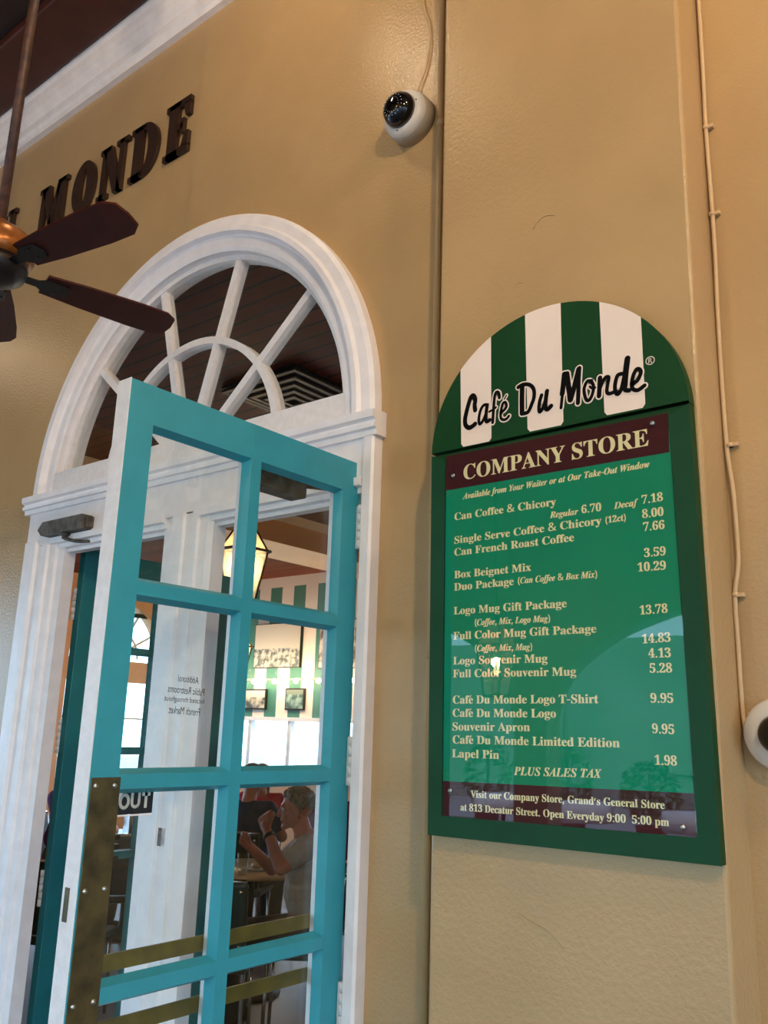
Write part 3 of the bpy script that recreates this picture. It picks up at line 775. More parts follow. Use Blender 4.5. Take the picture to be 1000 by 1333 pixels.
for xl, xr, zb in ((-1.2935, -1.1935, 2.252), (-1.0865, -0.9805, 2.256), (-0.8725, -0.7655, 2.257)):
    tops = []
    for k in range(9):
        x = xl - 0.003 + (xr - xl) * k / 8; tops.append((x, SY - .0006, CZS + 0.352 * math.sqrt(max(0, 1 - ((x - CX) / RS) ** 2))))
    b = MB(); b.flat([(xl + .009, SY - .0006, zb), (xl + .002, SY - .0006, zb + .009)] + tops + [(xr - .001, SY - .0006, zb + .009), (xr - .008, SY - .0006, zb)])
    b.build('stripe', M['scream'], sign, tri=True)
for x, z in ((-1.318, 2.176), (-0.752, 2.215), (-0.725, 1.318), (-1.315, 1.352)):
    MB().lathe([(0.0062, 0), (0.0058, 0.002), (0.003, 0.004), (0, 0.0045)], (x, SY + .001, z), (0, -1, 0), 14).build('screw', M['screw'], sign)

def ribbon(mb, pts, w, y, n=7):
    """brush stroke: a flat band with round ends along a smooth line in the board's plane"""
    P = smooth_path([(x, y, z) for x, z in pts], n)
    L, R_, T_ = [], [], []
    for i, p in enumerate(P):
        t = (P[min(i + 1, len(P) - 1)] - P[max(i - 1, 0)]).normalized(); q = Vector((-t.z, 0, t.x)) * w * 0.5
        L.append(p + q); R_.append(p - q); T_.append(t)
    for i in range(len(P) - 1): mb._add([L[i], L[i + 1], R_[i + 1], R_[i]], [(0, 1, 2, 3)])
    for p, q, t in ((P[0], L[0] - P[0], -T_[0]), (P[-1], L[-1] - P[-1], T_[-1])):
        mb._add([p + q * cos(k * pi / 8) + t * w * 0.5 * sin(k * pi / 8) for k in range(9)], [tuple(range(9))])
LOGO = [
    (0.0135, [(-1.246, 2.35), (-1.248, 2.364), (-1.246, 2.381), (-1.252, 2.393), (-1.26, 2.391), (-1.268, 2.372), (-1.275, 2.348), (-1.279, 2.33), (-1.277, 2.313), (-1.266, 2.303), (-1.255, 2.305), (-1.246, 2.31)]),
    (0.009, [(-1.206, 2.357), (-1.219, 2.358), (-1.229, 2.345), (-1.234, 2.321), (-1.231, 2.307), (-1.221, 2.314), (-1.212, 2.332), (-1.207, 2.351)]),
    (0.0109, [(-1.208, 2.353), (-1.211, 2.329), (-1.21, 2.31), (-1.199, 2.312)]),
    (0.009, [(-1.169, 2.369), (-1.171, 2.383), (-1.179, 2.387), (-1.184, 2.375), (-1.187, 2.345), (-1.19, 2.303)]),
    (0.0064, [(-1.201, 2.336), (-1.19, 2.339), (-1.18, 2.344)]),
    (0.008, [(-1.163, 2.327), (-1.153, 2.332), (-1.147, 2.341), (-1.151, 2.352), (-1.159, 2.349), (-1.165, 2.325), (-1.164, 2.31), (-1.156, 2.304), (-1.147, 2.305), (-1.14, 2.311)]),
    (0.0039, [(-1.154, 2.362), (-1.147, 2.371)]),
    (0.0142, [(-1.099, 2.388), (-1.1, 2.354), (-1.1, 2.311)]),
    (0.0109, [(-1.111, 2.386), (-1.097, 2.39), (-1.077, 2.385), (-1.065, 2.37), (-1.064, 2.349), (-1.071, 2.33), (-1.082, 2.311), (-1.098, 2.309)]),
    (0.0103, [(-1.042, 2.348), (-1.048, 2.331), (-1.05, 2.311), (-1.047, 2.304), (-1.039, 2.312), (-1.031, 2.333), (-1.027, 2.353)]),
    (0.0122, [(-1.026, 2.356), (-1.03, 2.333), (-1.031, 2.312), (-1.025, 2.306), (-1.015, 2.313)]),
    (0.0142, [(-0.976, 2.391), (-0.979, 2.367), (-0.983, 2.339)]),
    (0.0084, [(-0.98, 2.35), (-0.984, 2.325), (-0.987, 2.302)]),
    (0.0148, [(-0.969, 2.39), (-0.966, 2.364), (-0.963, 2.34), (-0.961, 2.318)]),
    (0.0135, [(-0.96, 2.317), (-0.951, 2.344), (-0.945, 2.365), (-0.936, 2.395)]),
    (0.0116, [(-0.934, 2.397), (-0.937, 2.363), (-0.938, 2.335), (-0.94, 2.305)]),
    (0.009, [(-0.905, 2.356), (-0.914, 2.356), (-0.922, 2.34), (-0.921, 2.321), (-0.916, 2.307), (-0.908, 2.307), (-0.9, 2.321), (-0.897, 2.34), (-0.902, 2.353)]),
    (0.0064, [(-0.907, 2.341), (-0.9, 2.335), (-0.893, 2.335)]),
    (0.0122, [(-0.879, 2.358), (-0.881, 2.333), (-0.883, 2.311)]),
    (0.0097, [(-0.88, 2.33), (-0.871, 2.348), (-0.863, 2.356), (-0.856, 2.353), (-0.86, 2.334), (-0.862, 2.317), (-0.856, 2.311), (-0.845, 2.312)]),
    (0.0103, [(-0.821, 2.355), (-0.833, 2.353), (-0.84, 2.332), (-0.84, 2.313), (-0.834, 2.305), (-0.826, 2.313), (-0.82, 2.331), (-0.815, 2.352)]),
    (0.0155, [(-0.806, 2.391), (-0.81, 2.368), (-0.813, 2.346), (-0.816, 2.322)]),
    (0.0116, [(-0.816, 2.324), (-0.815, 2.312), (-0.805, 2.308)]),
    (0.0103, [(-0.795, 2.324), (-0.784, 2.328), (-0.775, 2.343), (-0.775, 2.353), (-0.783, 2.358), (-0.791, 2.348), (-0.797, 2.328), (-0.796, 2.311), (-0.786, 2.304), (-0.777, 2.306), (-0.766, 2.312)]),
]
b = MB()
for k, (w, pts) in enumerate(LOGO): ribbon(b, pts, w + 0.0075, SY - .0010 - k * .000012)
b.build('logo_outline', M['scream'], sign)
b = MB()
for k, (w, pts) in enumerate(LOGO): ribbon(b, pts, w, SY - .0016 - k * .000012)
b.build('logo_lettering', M['black'], sign)
b = MB(); ribbon(b, [(-.750 + .0105 * cos(k * pi / 12), 2.372 + .0098 * sin(k * pi / 12)) for k in range(25)], .0022, SY - .001, 2)
ribbon(b, [(-.7535, 2.3665), (-.7535, 2.3775)], .002, SY - .001); ribbon(b, [(-.7535, 2.3772), (-.7485, 2.3768), (-.7485, 2.3725), (-.7535, 2.3722)], .0018, SY - .001, 3); ribbon(b, [(-.7505, 2.372), (-.7465, 2.3665)], .002, SY - .001)
b.build('registered_mark', M['scream'], sign, tri=True)

# type: outline letters (Bezier outlines, 500 units to the em), bold and bold italic
GL = {
'b&':'246|112 -3 93 -3 70 -3 52 2 38 14 25 25 18 41 18 62 18 80 22 94 32 104 41 114 54 124 70 133 62 141 56 150 50 159 43 168 40 179 40 191 40 208 46 221 57 230 68 239 83 243 102 243 120 243 134 239 145 230 155 221 160 208 160 192 160 178 156 166 147 156 138 146 126 137 112 129 134 108 155 87 177 66 183 73 188 81 191 90 195 100 198 109 200 120 210 120 220 120 230 120 227 106 222 92 217 80 212 68 205 57 196 48 212 32 229 16 245 0 232 0 218 0 205 0 195 9 186 19 176 28 165 19 154 11 141 5 128 0|86 155 94 146 107 154 117 161 122 168 128 175 131 183 131 192 131 200 128 206 123 212 118 217 110 219 101 219 92 219 84 217 78 212 72 207 69 200 69 191 69 183 71 176 76 169 80 162|80 23 94 23 109 23 121 25 131 30 142 35 150 40 157 47 134 69 111 92 87 115 75 107 66 100 59 93 52 85 49 76 49 63 49 51 53 41 61 34 69 27',
"b'":'201|78 0 32 0 32 80 32 160 32 240 78 240 124 240 170 240 170 160 170 80 170 0 124 0|49 86 49 17 84 17 118 17 153 17 153 86 153 154 153 223 118 223 84 223 49 223 49 154',
'b(':'101|72 -53 63 -53 46 -33 33 -11 25 14 17 39 13 65 13 92 13 119 17 146 25 171 33 196 46 219 63 240 72 240 81 240 91 240 75 219 63 196 55 170 47 145 43 119 43 92 43 66 47 41 55 16 63 -9 75 -32 90 -53 81 -53',
'b)':'101|20 -53 10 -53 26 -32 38 -9 46 16 53 41 57 66 57 92 57 119 53 145 46 170 38 196 26 219 10 240 19 240 29 240 38 240 55 219 67 196 75 171 83 146 87 119 87 92 87 65 83 39 75 14 67 -11 55 -33 38 -53 29 -53',
'b,':'90|21 -43 14 -43 17 -31 20 -17 23 -1 27 14 29 27 31 39 41 39 52 39 62 39 63 38 64 36 64 35 62 23 57 10 52 -4 46 -18 41 -31 36 -43 28 -43',
'b-':'108|41 77 13 77 13 86 13 94 13 103 41 103 68 103 95 103 95 94 95 86 95 77 68 77',
'b.':'90|50 -5 45 -5 39 -5 34 -3 30 1 26 4 24 10 24 18 24 26 26 32 30 36 34 39 39 41 45 41 50 41 55 39 60 36 64 32 66 26 66 18 66 10 64 4 60 1 55 -3',
'b0':'188|113 -3 94 -3 74 -3 57 2 45 12 33 22 25 37 19 55 14 74 11 96 11 121 11 145 14 167 19 185 25 204 33 218 45 228 57 238 74 243 94 243 114 243 130 238 142 228 154 218 162 204 168 185 173 167 176 145 176 120 176 95 173 74 168 55 162 37 153 22 141 12 129 2|82 18 94 18 107 18 115 27 119 45 122 63 124 88 124 120 124 152 122 177 119 195 115 212 107 221 94 221 82 221 74 212 70 195 65 177 63 152 63 120 63 88 65 63 70 45 74 27',
'b1':'188|79 0 33 0 33 6 33 12 33 18 42 18 51 18 60 18 66 18 70 19 73 22 76 26 77 31 77 40 77 96 77 152 77 208 68 198 61 189 54 183 47 176 40 173 34 173 28 173 24 175 20 180 16 184 14 190 14 198 21 200 28 202 37 206 45 209 55 215 66 224 74 229 81 235 89 241 102 241 114 241 127 241 127 174 127 107 127 40 127 33 128 27 130 24 133 20 137 18 144 18 153 18 162 18 171 18 171 12 171 6 171 0 125 0',
'b2':'188|65 0 12 0 12 12 12 23 12 35 28 51 45 68 61 85 75 99 86 112 93 123 101 133 106 144 109 153 112 163 113 174 113 186 113 198 111 208 106 214 101 220 95 223 87 223 76 223 68 218 63 208 58 198 56 184 56 165 43 165 33 167 25 172 17 177 13 186 13 198 13 206 16 213 21 220 27 227 35 233 46 237 57 241 71 243 87 243 112 243 131 238 144 228 157 218 164 205 164 187 164 180 162 172 160 165 157 157 152 149 146 140 139 132 130 122 119 110 108 98 94 85 77 69 66 58 55 48 44 37 70 37 96 37 122 37 129 37 135 39 140 43 145 47 148 53 150 60 151 64 152 67 152 71 159 71 166 71 172 71 172 47 171 24 171 0 118 0',
'b3':'188|93 -3 82 -3 65 -3 51 -1 40 2 30 6 22 11 17 17 12 23 9 30 9 37 9 45 12 52 18 56 24 61 30 63 38 63 38 49 42 38 49 31 57 24 67 20 79 20 87 20 93 22 100 25 106 27 111 32 115 40 119 47 121 57 121 70 121 82 116 93 107 101 98 109 85 113 69 113 62 113 55 113 48 113 48 120 48 127 48 134 55 134 62 134 70 134 84 134 95 139 102 148 109 157 112 169 112 184 112 196 110 205 105 212 101 219 94 223 85 223 77 223 70 220 66 215 62 210 59 204 58 196 56 188 56 179 56 171 42 171 31 173 24 178 16 183 12 190 12 200 12 212 18 222 31 231 43 239 62 243 86 243 110 243 129 238 143 229 157 219 164 206 164 188 164 173 159 161 149 151 139 140 127 133 112 128 121 126 131 123 140 119 149 115 157 109 163 101 169 93 172 82 172 69 172 56 170 44 165 35 160 25 153 18 144 12 136 7 126 3 115 0 104 -2',
'b4':'188|100 0 60 0 60 6 60 12 60 18 64 18 67 18 70 18 77 18 84 19 89 22 95 25 97 31 97 42 97 49 97 56 97 62 66 62 35 62 4 62 4 69 4 76 4 83 36 135 68 187 100 240 115 240 131 240 146 240 146 188 146 136 146 85 158 85 170 85 181 85 181 77 181 70 181 62 170 62 158 62 146 62 146 56 146 49 146 42 146 31 149 25 154 22 160 19 166 18 174 18 175 18 177 18 178 18 178 12 178 6 178 0 139 0|43 110 28 85 51 85 74 85 97 85 97 104 97 124 97 143 97 153 98 164 98 175 98 187 99 198 100 208 99 205 97 202 95 197 92 193 90 188 87 183 84 178 81 173 79 169 76 165 75 162 73 160 58 135',
'b5':'188|92 -3 82 -3 65 -3 52 -1 42 3 32 6 25 11 20 18 16 24 13 30 13 37 13 45 16 51 21 55 26 59 32 60 40 60 40 54 41 48 44 42 46 35 50 30 55 26 61 22 68 20 77 20 85 20 91 22 98 25 104 28 109 34 113 42 117 49 119 60 119 74 119 91 115 103 107 111 99 119 87 124 73 124 64 124 57 123 52 122 46 120 41 119 36 118 30 120 25 122 20 124 24 162 27 201 31 240 73 240 116 240 158 240 158 219 159 199 160 179 153 179 147 179 140 179 139 182 139 186 138 190 137 194 135 197 133 199 131 202 128 203 122 203 99 203 76 203 52 203 51 182 49 161 47 141 51 142 56 143 63 144 70 145 77 146 84 146 110 146 131 140 146 128 162 116 170 98 170 74 170 59 167 47 162 37 157 27 150 20 141 14 133 8 123 3 113 1 103 -2',
'b6':'188|124 -3 98 -3 82 -3 67 1 55 9 42 17 32 30 26 47 19 63 15 85 15 111 15 129 17 147 21 163 25 179 31 193 39 205 46 217 56 226 69 233 81 240 95 243 111 243 125 243 137 241 146 238 154 234 160 230 164 224 168 219 170 213 170 206 170 199 167 193 161 188 155 183 145 180 130 180 130 187 129 193 128 200 127 207 125 212 122 217 118 221 114 223 108 223 95 223 84 216 76 200 68 185 64 163 62 135 67 138 73 141 80 143 88 146 97 147 109 147 129 147 145 141 158 129 170 117 176 100 176 78 176 54 169 34 156 19 143 4|89 19 99 19 108 19 115 23 120 32 125 41 127 55 127 74 127 92 125 106 119 114 114 122 106 127 96 127 90 127 84 125 77 121 70 118 65 114 62 110 63 78 66 55 73 40 80 26',
'b7':'188|65 0 55 0 85 68 115 135 145 203 115 203 86 203 56 203 45 203 38 197 37 186 36 180 36 175 35 169 28 169 21 169 15 169 15 193 16 216 16 240 70 240 123 240 177 240 177 234 177 229 177 223 146 149 115 74 84 0 74 0',
'b8':'188|119 -3 92 -3 73 -3 58 0 46 5 34 11 25 19 19 29 13 38 10 49 10 61 10 76 15 87 24 97 33 106 45 114 59 121 46 129 36 138 29 148 21 158 18 169 18 182 18 193 20 202 25 212 30 221 38 229 50 234 61 240 76 243 96 243 119 243 137 238 149 226 161 215 167 201 167 184 167 171 163 160 155 152 147 145 136 137 122 130 142 120 156 110 165 100 173 89 178 77 178 63 178 42 170 26 155 14 140 3|90 147 101 141 110 146 116 152 119 158 123 165 125 174 125 185 125 192 124 198 121 203 119 209 116 214 111 218 106 222 101 224 94 224 85 224 77 220 73 213 68 206 65 197 65 186 65 174 68 165 75 159 81 153|82 16 93 16 105 16 114 20 121 28 128 35 131 45 131 58 131 69 127 78 119 85 112 92 99 100 82 108 74 103 68 97 63 89 58 81 55 72 55 60 55 47 59 36 66 28 73 20',
'b9':'188|93 -3 76 -3 63 -3 52 -2 44 2 36 6 30 11 27 16 23 22 21 28 21 35 21 40 22 44 25 47 28 50 32 53 38 54 41 44 45 35 52 28 58 21 67 18 78 18 107 18 123 50 125 115 120 109 114 103 106 99 98 95 89 92 78 92 58 92 43 98 30 110 18 122 12 139 12 162 12 178 15 192 21 204 27 217 36 226 48 233 59 240 73 243 89 243 105 243 119 239 132 231 145 224 154 211 162 195 169 178 173 157 173 130 173 112 171 95 167 78 164 62 158 48 150 36 143 24 133 14 120 7 108 0|71 117 92 117 100 117 107 119 112 123 118 127 122 132 125 139 125 168 122 188 116 201 109 214 101 221 91 221 81 221 74 216 68 206 63 197 60 183 60 164 60 132',
'b:':'90|50 139 45 139 39 139 34 141 30 144 26 148 24 154 24 162 24 170 26 176 30 180 34 183 39 185 45 185 50 185 55 183 60 180 64 176 66 170 66 162 66 154 64 148 60 144 55 141|50 -5 45 -5 39 -5 34 -3 30 1 26 4 24 10 24 18 24 26 26 32 30 36 34 39 39 41 45 41 50 41 55 39 60 36 64 32 66 26 66 18 66 10 64 4 60 1 55 -3',
'bA':'218|18 0 -4 0 -4 3 -4 6 -4 9 2 9 7 11 12 15 16 19 20 27 25 37 51 103 77 168 103 233 106 233 109 233 112 233 139 170 165 106 192 43 197 31 202 22 206 17 209 12 215 9 222 9 222 6 222 3 222 0 186 0 150 0 115 0 115 3 115 6 115 9 133 9 142 14 142 23 142 26 140 32 136 41 133 49 130 58 126 66 101 66 77 66 52 66 48 56 43 46 39 35 39 34 38 32 38 29 37 27 37 25 37 24 37 14 45 9 62 9 62 9 63 9 64 9 64 6 64 3 64 0 41 0|67 107 57 80 78 80 100 80 121 80 110 107 99 133 88 160 78 133',
'bB':'221|45 0 8 0 8 3 8 6 8 9 19 9 27 12 31 16 35 21 37 29 37 41 37 89 37 137 37 184 37 194 36 201 35 206 33 211 30 215 26 216 21 218 15 219 8 219 8 222 8 225 8 228 42 228 76 228 110 228 169 228 198 210 198 175 198 148 180 131 143 124 187 115 209 96 209 66 209 45 201 29 186 17 170 6 148 0 119 0 82 0|91 149 91 126 92 126 93 126 94 126 112 126 124 129 132 136 139 143 142 155 142 173 142 188 140 199 135 206 130 213 121 217 108 217 101 217 96 215 94 212 92 209 91 204 91 195 91 172|103 12 111 12 125 12 136 16 142 25 147 33 150 46 150 64 150 83 146 96 139 104 131 112 117 116 99 116 96 116 94 116 91 116 91 88 91 60 91 33 91 25 92 20 95 17 98 14',
'bC':'234|169 -5 128 -5 106 -5 86 0 69 10 51 20 38 34 28 52 18 70 13 91 13 114 13 137 18 158 28 175 38 193 52 207 69 217 87 228 107 233 130 233 145 233 163 228 184 220 187 218 190 218 194 218 202 218 207 223 210 233 212 233 215 233 218 233 218 207 218 180 218 154 215 154 213 154 210 154 202 175 192 191 178 203 165 216 149 222 133 222 92 222 72 185 72 113 72 46 94 12 139 12 152 12 166 15 179 22 192 29 204 40 214 53 217 50 221 47 224 44 201 11',
'bD':'248|45 0 10 0 10 3 10 6 10 9 21 9 28 11 31 15 35 18 37 26 37 37 37 87 37 137 37 187 37 200 35 209 30 213 26 217 18 219 7 219 7 222 7 225 7 228 42 228 76 228 111 228 151 228 182 218 203 198 224 178 234 150 234 114 234 38 194 0 114 0 79 0|103 12 111 12 133 12 149 21 160 37 170 54 175 80 175 115 175 183 154 217 111 217 103 217 97 215 95 212 92 208 91 202 91 192 91 140 91 88 91 36 91 27 92 20 95 17 97 14',
'bE':'221|72 0 7 0 7 3 7 6 7 8 19 8 27 11 31 15 35 19 38 27 38 39 38 87 38 136 38 184 38 199 35 208 31 213 27 217 19 219 8 219 8 222 8 225 8 228 72 228 136 228 199 228 199 205 199 182 199 160 197 160 194 160 192 160 189 181 182 195 170 203 158 211 140 215 116 215 109 215 103 215 100 214 96 213 94 211 93 208 92 205 91 201 91 194 91 170 91 147 91 123 93 123 95 123 97 123 112 123 123 127 130 134 137 142 141 155 144 173 147 173 149 173 152 173 152 135 152 97 152 59 149 59 147 59 144 59 143 73 140 83 137 91 133 98 127 104 120 107 113 110 104 111 93 111 92 111 92 111 91 111 91 85 91 59 91 34 91 25 93 20 96 17 99 15 106 14 115 14 132 14 145 16 157 19 168 23 178 29 185 37 193 46 200 57 206 72 209 72 212 72 215 72 210 48 206 24 201 0 136 0',
'bF':'202|48 0 8 0 8 3 8 6 8 9 19 10 27 12 31 17 35 21 37 30 37 42 37 90 37 139 37 187 37 199 35 208 31 212 26 216 18 218 7 219 7 222 7 225 7 228 70 228 134 228 197 228 197 205 197 182 197 160 194 160 191 160 189 160 186 174 183 185 178 193 172 201 165 207 155 210 145 214 132 216 115 216 108 216 103 215 100 215 96 214 94 213 93 211 92 208 91 204 91 199 91 174 91 149 91 124 92 124 94 124 95 124 110 124 121 127 128 135 135 143 140 156 142 173 145 173 148 173 151 173 151 135 151 97 151 59 148 59 145 59 142 59 140 79 135 93 128 100 121 108 110 112 94 112 93 112 92 112 91 112 91 88 91 64 91 40 91 32 92 26 94 21 96 17 99 14 105 12 110 10 118 9 128 9 128 6 128 3 128 0 88 0',
'bG':'254|164 -5 134 -5 110 -5 89 0 71 10 53 20 39 33 29 51 19 69 14 90 14 115 14 138 19 158 29 176 39 194 52 208 70 218 87 228 107 233 129 233 146 233 165 229 185 220 188 219 191 218 194 218 198 218 201 219 203 221 205 224 207 228 210 233 213 233 216 233 219 233 219 206 219 180 219 154 216 154 213 154 210 154 205 167 199 179 191 189 183 199 174 207 165 213 155 219 144 222 134 222 93 222 73 186 73 114 73 79 79 52 90 34 101 16 117 6 138 6 150 6 159 9 164 14 169 18 171 26 171 36 171 45 171 54 171 64 171 74 169 81 165 85 160 89 151 91 138 91 138 94 138 96 138 99 175 99 213 99 250 99 250 96 250 94 250 91 239 91 232 89 228 85 225 82 223 75 223 64 223 48 223 31 223 14 194 1',
'bL':'213|72 0 8 0 8 3 8 6 8 9 19 9 27 12 31 16 35 20 37 28 37 40 37 90 37 140 37 189 37 201 35 208 31 212 27 217 19 219 8 219 8 222 8 225 8 228 47 228 86 228 125 228 125 225 125 222 125 219 116 219 109 218 104 217 99 215 96 212 94 208 92 204 91 198 91 189 91 140 91 91 91 41 91 33 92 28 93 24 94 19 96 17 100 16 104 14 109 14 117 14 133 14 146 16 157 20 168 24 177 31 185 40 192 49 199 62 204 77 208 77 211 77 214 77 209 51 205 26 201 0 136 0',
'bM':'317|33 0 7 0 7 3 7 6 7 9 18 9 26 12 31 16 35 20 38 28 38 40 38 90 38 141 38 191 38 198 37 204 35 208 34 212 31 214 26 216 22 218 16 219 7 219 7 222 7 225 7 228 36 228 64 228 92 228 114 176 136 123 158 71 181 123 203 176 225 228 253 228 281 228 309 228 309 225 309 222 309 219 298 218 290 216 286 212 282 207 280 200 280 189 280 140 280 91 280 43 280 33 281 26 282 21 284 17 287 13 291 12 295 10 301 9 308 9 308 6 308 3 308 0 271 0 235 0 198 0 198 3 198 6 198 9 206 9 212 11 216 12 221 14 223 17 225 22 227 27 227 33 227 42 227 94 227 147 227 199 200 133 172 66 144 0 141 0 138 0 135 0 108 65 80 130 53 194 53 143 53 91 53 40 53 27 55 19 60 15 64 11 73 9 85 9 85 6 85 3 85 0 59 0',
'bN':'247|205 -5 201 -5 152 55 103 115 53 175 53 130 53 85 53 39 53 27 55 19 59 15 63 11 71 9 83 9 83 6 83 3 83 0 59 0 34 0 9 0 9 3 9 6 9 9 17 9 23 10 27 12 31 13 34 16 36 21 37 25 38 31 38 39 38 91 38 142 38 194 27 208 20 216 18 217 16 218 13 219 9 219 9 222 9 225 9 228 32 228 55 228 78 228 117 180 156 132 195 84 195 119 195 154 195 189 195 197 195 203 193 207 192 211 189 214 184 216 180 217 174 219 166 219 166 222 166 225 166 228 190 228 215 228 240 228 240 225 240 222 240 219 228 219 220 217 217 212 213 208 211 200 211 188 211 124 211 59 211 -5 208 -5',
'bO':'263|147 -5 130 -5 114 -5 98 -2 84 4 70 10 58 18 47 29 37 40 28 52 22 67 17 81 14 97 14 114 14 131 17 146 22 161 28 175 37 188 47 199 58 209 71 218 85 224 100 230 115 233 133 233 149 233 165 230 179 224 193 218 205 210 216 199 226 189 234 176 240 162 246 147 249 131 249 114 249 97 246 81 240 67 234 52 226 40 215 29 204 18 192 10 177 4 163 -2|114 6 132 6 171 6 190 42 190 114 190 149 184 176 174 194 163 213 149 222 130 222 92 222 73 186 73 114 73 79 78 52 89 34 99 15',
'bP':'209|45 0 8 0 8 3 8 6 8 9 19 9 27 12 31 16 35 20 37 28 37 40 37 90 37 140 37 189 37 200 35 208 31 212 27 216 19 219 8 219 8 222 8 225 8 228 41 228 74 228 107 228 135 228 156 225 168 220 179 215 188 208 195 199 201 190 204 179 204 166 204 147 197 132 183 120 169 109 148 103 121 103 111 103 101 103 91 103 91 82 91 61 91 40 91 28 93 20 97 16 101 12 109 9 121 9 121 6 121 3 121 0 83 0|91 143 91 115 94 115 97 115 101 115 117 115 129 119 136 126 143 134 146 147 146 165 146 182 143 195 138 203 132 211 122 216 108 216 101 216 97 214 95 212 92 209 91 205 91 199 91 171',
'bR':'236|45 0 8 0 8 3 8 6 8 9 19 9 27 12 31 16 35 20 37 28 37 40 37 90 37 140 37 189 37 200 35 208 31 212 27 216 19 219 8 219 8 222 8 225 8 228 42 228 75 228 108 228 142 228 167 223 184 213 200 203 209 188 209 167 209 139 192 121 157 112 177 83 196 54 216 25 220 20 223 15 226 13 229 10 233 9 239 9 239 9 240 9 240 9 240 6 240 3 240 0 216 0 193 0 169 0 146 35 124 71 101 106 97 106 94 106 91 106 91 84 91 62 91 40 91 28 93 20 97 16 101 12 109 9 121 9 121 6 121 3 121 0 83 0|91 142 91 117 95 117 98 117 102 117 119 117 132 121 140 129 148 137 152 150 152 168 152 200 139 216 112 216 103 216 97 214 95 211 92 208 91 202 91 193 91 167',
'bS':'195|25 -5 21 -5 21 23 21 51 21 79 25 79 28 79 31 79 37 55 45 36 56 25 67 13 81 7 98 7 111 7 121 11 128 18 136 25 139 34 139 45 139 59 130 71 112 80 102 85 92 90 81 95 62 105 48 115 38 126 29 137 25 150 25 166 25 180 28 191 34 201 39 211 47 219 58 225 68 230 79 233 92 233 99 233 107 232 115 231 123 229 132 227 141 224 143 224 144 223 146 223 147 222 148 222 150 222 156 222 159 226 160 233 163 233 166 233 170 233 170 209 170 184 170 160 167 160 164 160 161 160 158 172 153 183 147 192 140 202 133 209 124 214 115 220 106 222 97 222 86 222 77 219 70 213 63 207 60 199 60 190 60 181 63 174 69 168 74 162 83 157 94 151 105 146 116 141 127 136 140 130 151 123 159 117 166 110 172 102 175 94 178 86 180 77 180 66 180 52 176 40 169 29 163 18 153 10 140 4 128 -2 113 -5 96 -5 90 -5 85 -5 79 -4 74 -3 68 -2 63 0 57 2 53 4 49 5 46 6 43 6 42 6 39 6 36 5 35 4 33 2 32 -1 31 -5 28 -5',
'bT':'212|85 0 46 0 46 3 46 6 46 9 58 9 66 11 71 15 76 20 78 28 78 40 78 99 78 158 78 217 77 217 76 217 75 217 57 217 43 212 33 202 22 192 16 177 14 159 11 159 8 159 5 159 5 182 5 205 5 228 72 228 139 228 205 228 205 205 205 182 205 158 202 158 200 158 197 158 193 197 172 217 134 217 133 217 133 217 132 217 132 158 132 99 132 40 132 28 134 19 138 15 143 11 151 9 164 9 164 6 164 3 164 0 125 0',
'bV':'214|109 -6 106 -6 78 59 50 125 22 190 19 198 15 205 11 210 8 215 1 218 -7 219 -7 222 -7 225 -7 228 30 228 68 228 105 228 105 225 105 222 105 219 95 219 88 218 83 216 79 214 76 210 76 205 76 201 78 196 81 189 97 150 113 111 129 72 144 111 159 150 174 189 176 195 177 200 177 204 177 210 175 214 171 216 166 218 159 219 149 219 149 222 149 225 149 228 173 228 197 228 221 228 221 225 221 222 221 219 214 219 208 217 204 214 200 210 196 203 191 191 166 125 140 60 115 -6 112 -6',
'bY':'213|88 0 51 0 51 3 51 6 51 9 62 9 70 12 74 16 78 20 80 28 80 40 80 57 80 73 80 89 61 124 42 159 23 193 17 205 12 212 7 215 5 216 3 217 0 218 -2 218 -4 219 -7 219 -7 222 -7 225 -7 228 30 228 67 228 103 228 103 225 103 222 103 219 102 219 100 219 98 219 92 219 87 218 83 216 80 214 78 212 78 208 78 205 79 201 82 196 96 168 110 140 124 113 138 136 152 160 167 183 172 192 174 198 174 204 174 214 166 219 149 219 149 219 148 219 147 219 147 222 147 225 147 228 171 228 196 228 220 228 220 225 220 222 220 219 214 218 209 216 204 212 200 208 196 203 191 196 172 164 153 133 134 102 134 81 134 61 134 40 134 28 136 20 140 16 144 12 152 9 164 9 164 6 164 3 164 0 126 0',
'ba':'172|141 -5 127 -5 110 -5 101 2 100 17 85 3 67 -4 48 -4 36 -4 27 -1 20 6 13 12 10 21 10 32 10 46 17 58 32 68 46 78 69 87 99 95 99 104 99 112 99 121 99 130 97 137 93 141 89 146 83 148 74 148 59 148 52 144 52 137 52 136 54 133 57 128 60 124 61 120 61 116 61 109 59 105 55 101 51 97 45 95 39 95 32 95 26 97 22 102 18 106 16 111 16 118 16 126 19 133 25 139 30 145 38 150 47 154 57 157 68 159 81 159 105 159 122 155 132 146 141 137 146 124 146 105 146 80 146 56 146 31 146 25 147 22 147 20 148 18 150 17 152 17 154 17 157 18 160 21 162 18 163 16 165 14 154 1|65 17 76 17 79 17 82 18 87 20 91 23 96 27 99 32 99 49 99 67 99 85 73 78 59 64 59 42 59 25',
'bc':'147|104 -5 78 -5 65 -5 54 -2 43 5 33 12 25 22 19 34 13 46 10 60 10 75 10 91 13 106 20 118 27 131 36 141 48 148 60 156 73 160 87 160 103 160 116 156 125 149 134 142 139 133 139 123 139 116 137 111 133 108 129 104 124 102 118 102 105 102 98 110 98 125 98 127 98 129 98 131 99 132 99 134 99 136 99 144 94 148 85 148 66 148 56 130 56 94 56 69 60 51 69 38 77 25 88 19 102 19 114 19 125 25 136 36 138 34 140 32 142 30 126 7',
